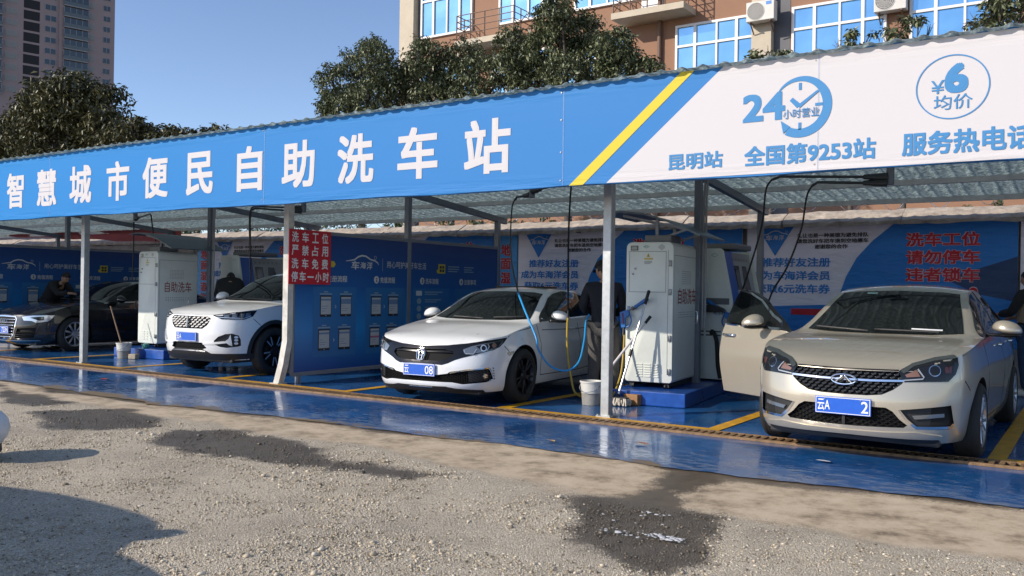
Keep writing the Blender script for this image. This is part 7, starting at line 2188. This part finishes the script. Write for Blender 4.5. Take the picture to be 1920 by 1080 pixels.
    build_boom((-12.38, 2.5, 2.76), 'hose boom over the black saloon', [((1.35, -.55, 0), -.03)])
    bh = mat('black_hose', (.012, .012, .013), .4); blh = mat('blue_hose', (.02, .28, .62), .35); yh = mat('yellow_hose', (.42, .28, .03), .4)
    hose('hose', 'black hose falling from the left boom arm to the cream kiosk', [(1.16, 1.95, 2.73), (1.08, 1.97, 2.60), (.98, 2.15, 2.2), (.74, 2.45, 1.7), (.52, 2.70, 1.30), (.36, 2.80, 1.0)], .012, bh)
    hose('hose', 'black hose falling behind the open gold door to the champagne saloon', [(1.58, 2.15, 2.66), (1.50, 2.2, 2.52), (1.40, 2.35, 2.15), (1.18, 2.55, 1.7), (.92, 2.75, 1.35), (.80, 2.8, .9), (.85, 2.6, .4), (1.0, 2.3, .05), (1.25, 2.0, .02)], .012, bh)
    h = hose('hose', 'hose looping over the flank of the white saloon, black above and bright blue below', [(-3.10, 2.84, 2.77), (-3.10, 2.75, 2.6), (-2.75, 2.2, 2.05), (-2.18, 1.4, 1.68), (-1.70, .82, 1.32)], .011, bh)
    b = MB(); b.tube(catmull([(-1.70, .82, 1.32), (-1.50, .66, 1.12), (-1.23, .50, .80), (-1.185, .50, .64), (-1.09, .60, .455), (-.955, .75, .387), (-.86, .90, .48), (-.895, 1.10, .73), (-.97, 1.28, .97), (-.97, 1.36, 1.06)], 8), .0125, 8); b.build('blue_section', blh, h, 60)
    h = hose('hose', 'hose hanging straight down beside the man in the cap, yellow at its lower end', [(-1.48, 1.75, 2.80), (-1.48, 1.72, 2.6), (-1.40, 1.55, 2.0), (-1.10, 1.05, 1.02)], .013, bh)
    b = MB(); b.tube(catmull([(-1.10, 1.05, 1.02), (-1.11, 1.05, .9), (-1.09, 1.03, .6), (-1.02, 1.0, .3), (-.92, .98, .08), (-.75, 1.2, .02), (-.5, 1.0, .03)], 6), .014, 8); yo = b.build('yellow_section', yh, h, 60)
    hose('hose', 'short yellow hose drooping from the spray gun on the cabinet', [(-.47, 1.36, .82), (-.46, 1.32, .60), (-.44, 1.22, .35), (-.46, 1.08, .12), (-.52, .98, .03), (-.62, 1.05, .02)], .013, yh)
    hose('hose', 'black hose from the far boom arm down to the white crossover', [(-8.13, 1.95, 2.72), (-8.16, 1.95, 2.55), (-8.17, 1.97, 2.1), (-8.17, 2.0, 1.4), (-8.2, 1.9, .9)], .012, bh)
    hose('hose', 'second black hose beside the post with the red sign', [(-7.88, 1.75, 2.65), (-7.90, 1.75, 2.5), (-7.92, 1.78, 2.1), (-7.95, 1.8, 1.64)], .012, bh)
    hose('hose', 'black hose hanging over the black saloon near its cabinet', [(-11.03, 1.95, 2.69), (-11.0, 1.95, 2.55), (-10.98, 1.97, 2.35), (-10.95, 2.0, 2.2)], .014, bh)
    hose('hose', 'thin hose hanging straight from the far boom', [(-12.40, 2.48, 2.66), (-12.40, 2.48, 1.9), (-12.38, 2.45, 1.5)], .014, bh)
    # litter on the floor
    for i, (x, y, c, lab) in enumerate(((1.05, -1.35, (.35, .12, .06), 'crumpled red brown wrapper on the wet floor'), (.35, -1.75, (.42, .27, .12), 'dry yellow leaf on the wet floor'), (-7.3, -1.3, (.32, .05, .04), 'small red scrap near the drain'), (2.6, -1.2, (.75, .75, .75), 'small white scrap before the champagne saloon'))):
        b = MB(); rng = random.Random(i)
        pts = [(rng.uniform(.03, .06) * math.cos(a) * 1.4, rng.uniform(.02, .05) * math.sin(a), .008 + rng.uniform(0, .012)) for a in np.linspace(0, 6.28, 8)[:-1]]
        c0 = b.bm.verts.new((0, 0, .016)); vs = [b.bm.verts.new(p) for p in pts]
        for k in range(7): b.bm.faces.new((c0, vs[k], vs[(k + 1) % 7]))
        o = b.build('litter_scrap', mat('scrap_%d' % i, c, .7)); o.location = (x, y, 0); tag(o, lab, 'litter')
    # tarpaulin beyond the last bay
    b = MB(); n = 30
    r0 = [b.bm.verts.new((-24 + 9.3 * i / n, 5.25 + .05 * math.sin(i * .9), 3.05 - .035 * i / n * 5)) for i in range(n + 1)]
    r1 = [b.bm.verts.new((-24 + 9.3 * i / n, 5.30 + .07 * math.sin(i * .7 + 1), 2.78 - .38 * i / n + .02 * math.sin(i * .8))) for i in range(n + 1)]
    for i in range(n): b.bm.faces.new((r0[i], r0[i + 1], r1[i + 1], r1[i]))
    bmesh.ops.solidify(b.bm, geom=list(b.bm.faces), thickness=.004)
    tm = mat('dull_red_tarpaulin', (.34, .13, .14), .6, var=.2, vscale=2, bump=.2, bscale=4)
    nt = tm.node_tree; tl = nt.nodes.new('ShaderNodeBsdfTranslucent'); tl.inputs[0].default_value = (.75, .22, .22, 1); ms = nt.nodes.new('ShaderNodeMixShader'); ms.inputs[0].default_value = .55
    nt.links.new(nt.nodes['Principled BSDF'].outputs[0], ms.inputs[1]); nt.links.new(tl.outputs[0], ms.inputs[2]); nt.links.new(ms.outputs[0], nt.nodes['Material Output'].inputs[0])
    tag(b.build('tarpaulin', tm, None, 50), 'dull red tarpaulin hung under the far end of the canopy', 'tarpaulin')
    # soap foam left on the wet gravel
    b = MB(); rng = random.Random(8)
    for cx, cy, rr, n in ((2.46, -4.03, .10, 70), (2.21, -4.08, .14, 18), (2.22, -3.56, .12, 8), (2.3, -3.8, .3, 8)):
        for k in range(n):
            a, d = rng.uniform(0, 6.28), rr * rng.random() ** .6
            b.sphere((cx + 1.2 * d * math.cos(a), cy + .55 * d * math.sin(a), -.002 + rng.uniform(0, .006)), rng.uniform(.004, .013) * (1.2 - d / rr * .6), (1.5, 1.0, .28), 8, 6)
    tag(b.build('soap_foam', mat('soap_foam', (.55, .55, .55), .6), None, 60), 'dried patches of white soap foam on the wet gravel', 'foam', kind='stuff')

# ------------------------------------------------------------------ build everything
build_ground(); build_stones(); build_floor()
build_canopy(); build_fascia(); build_wall()
build_wall_banner(-5.08, 4.5, 'pale and blue poster with slogan on the wall right behind the white saloon')
build_wall_banner(-.50, 3.96, 'wall poster with red warning characters above the roof of the champagne saloon')
build_wall_banner(3.49, 4.0, 'poster at the right edge of the wall, only its pale margin showing')
build_wall_banner(-14.35, 4.65, 'wall poster furthest along, seen between the left cabinet and the bent post')
build_wall_banner(-9.62, 3.95, 'wall poster hidden mostly by the blue partition beside the white saloon')
build_strip(-5.62, 'blue warning strip with red characters just past the back end of the blue partition')
build_strip(-14.93, 'blue warning strip with red characters between the left cabinet and a post')
build_partition(-4.99, 'blue instruction panel with phone pictures beside the white saloon')
build_partition(-14.98, 'blue instruction panel behind the black saloon')
build_red_sign()
build_plants(); build_office(); build_tower()
civic = build_civic(); build_chery(); suv = build_suv(); build_audi()
build_gear(); build_people()
# a car standing in the yard, outside the picture, that throws its shadow into it
d = copy_tree(suv); d.location = (.37, -8.6, 0); d.rotation_euler = (0, 0, rad(90)); tag(d, 'white crossover parked in the yard at the near left', 'car')
r = empty('unknown_object', (-2.76, -5.20, 0)); tag(r, 'rounded white object of unknown kind with dark foot, cut off at the left edge', 'object')
b = MB(); b.lathe([(.20, .10), (.24, .15), (.265, .22), (.25, .29), (.21, .34), (.14, .37), (.001, .375)], 40); b.build('unknown_object_shell', mat('white_plastic', (.66, .67, .70), .35), r, 60)  # generic rounded stand-in for an object that is not identified
b = MB(); b.lathe([(.001, 0), (.17, 0), (.21, .05), (.205, .11)], 40); b.build('unknown_object_foot', black_plastic, r, 50)
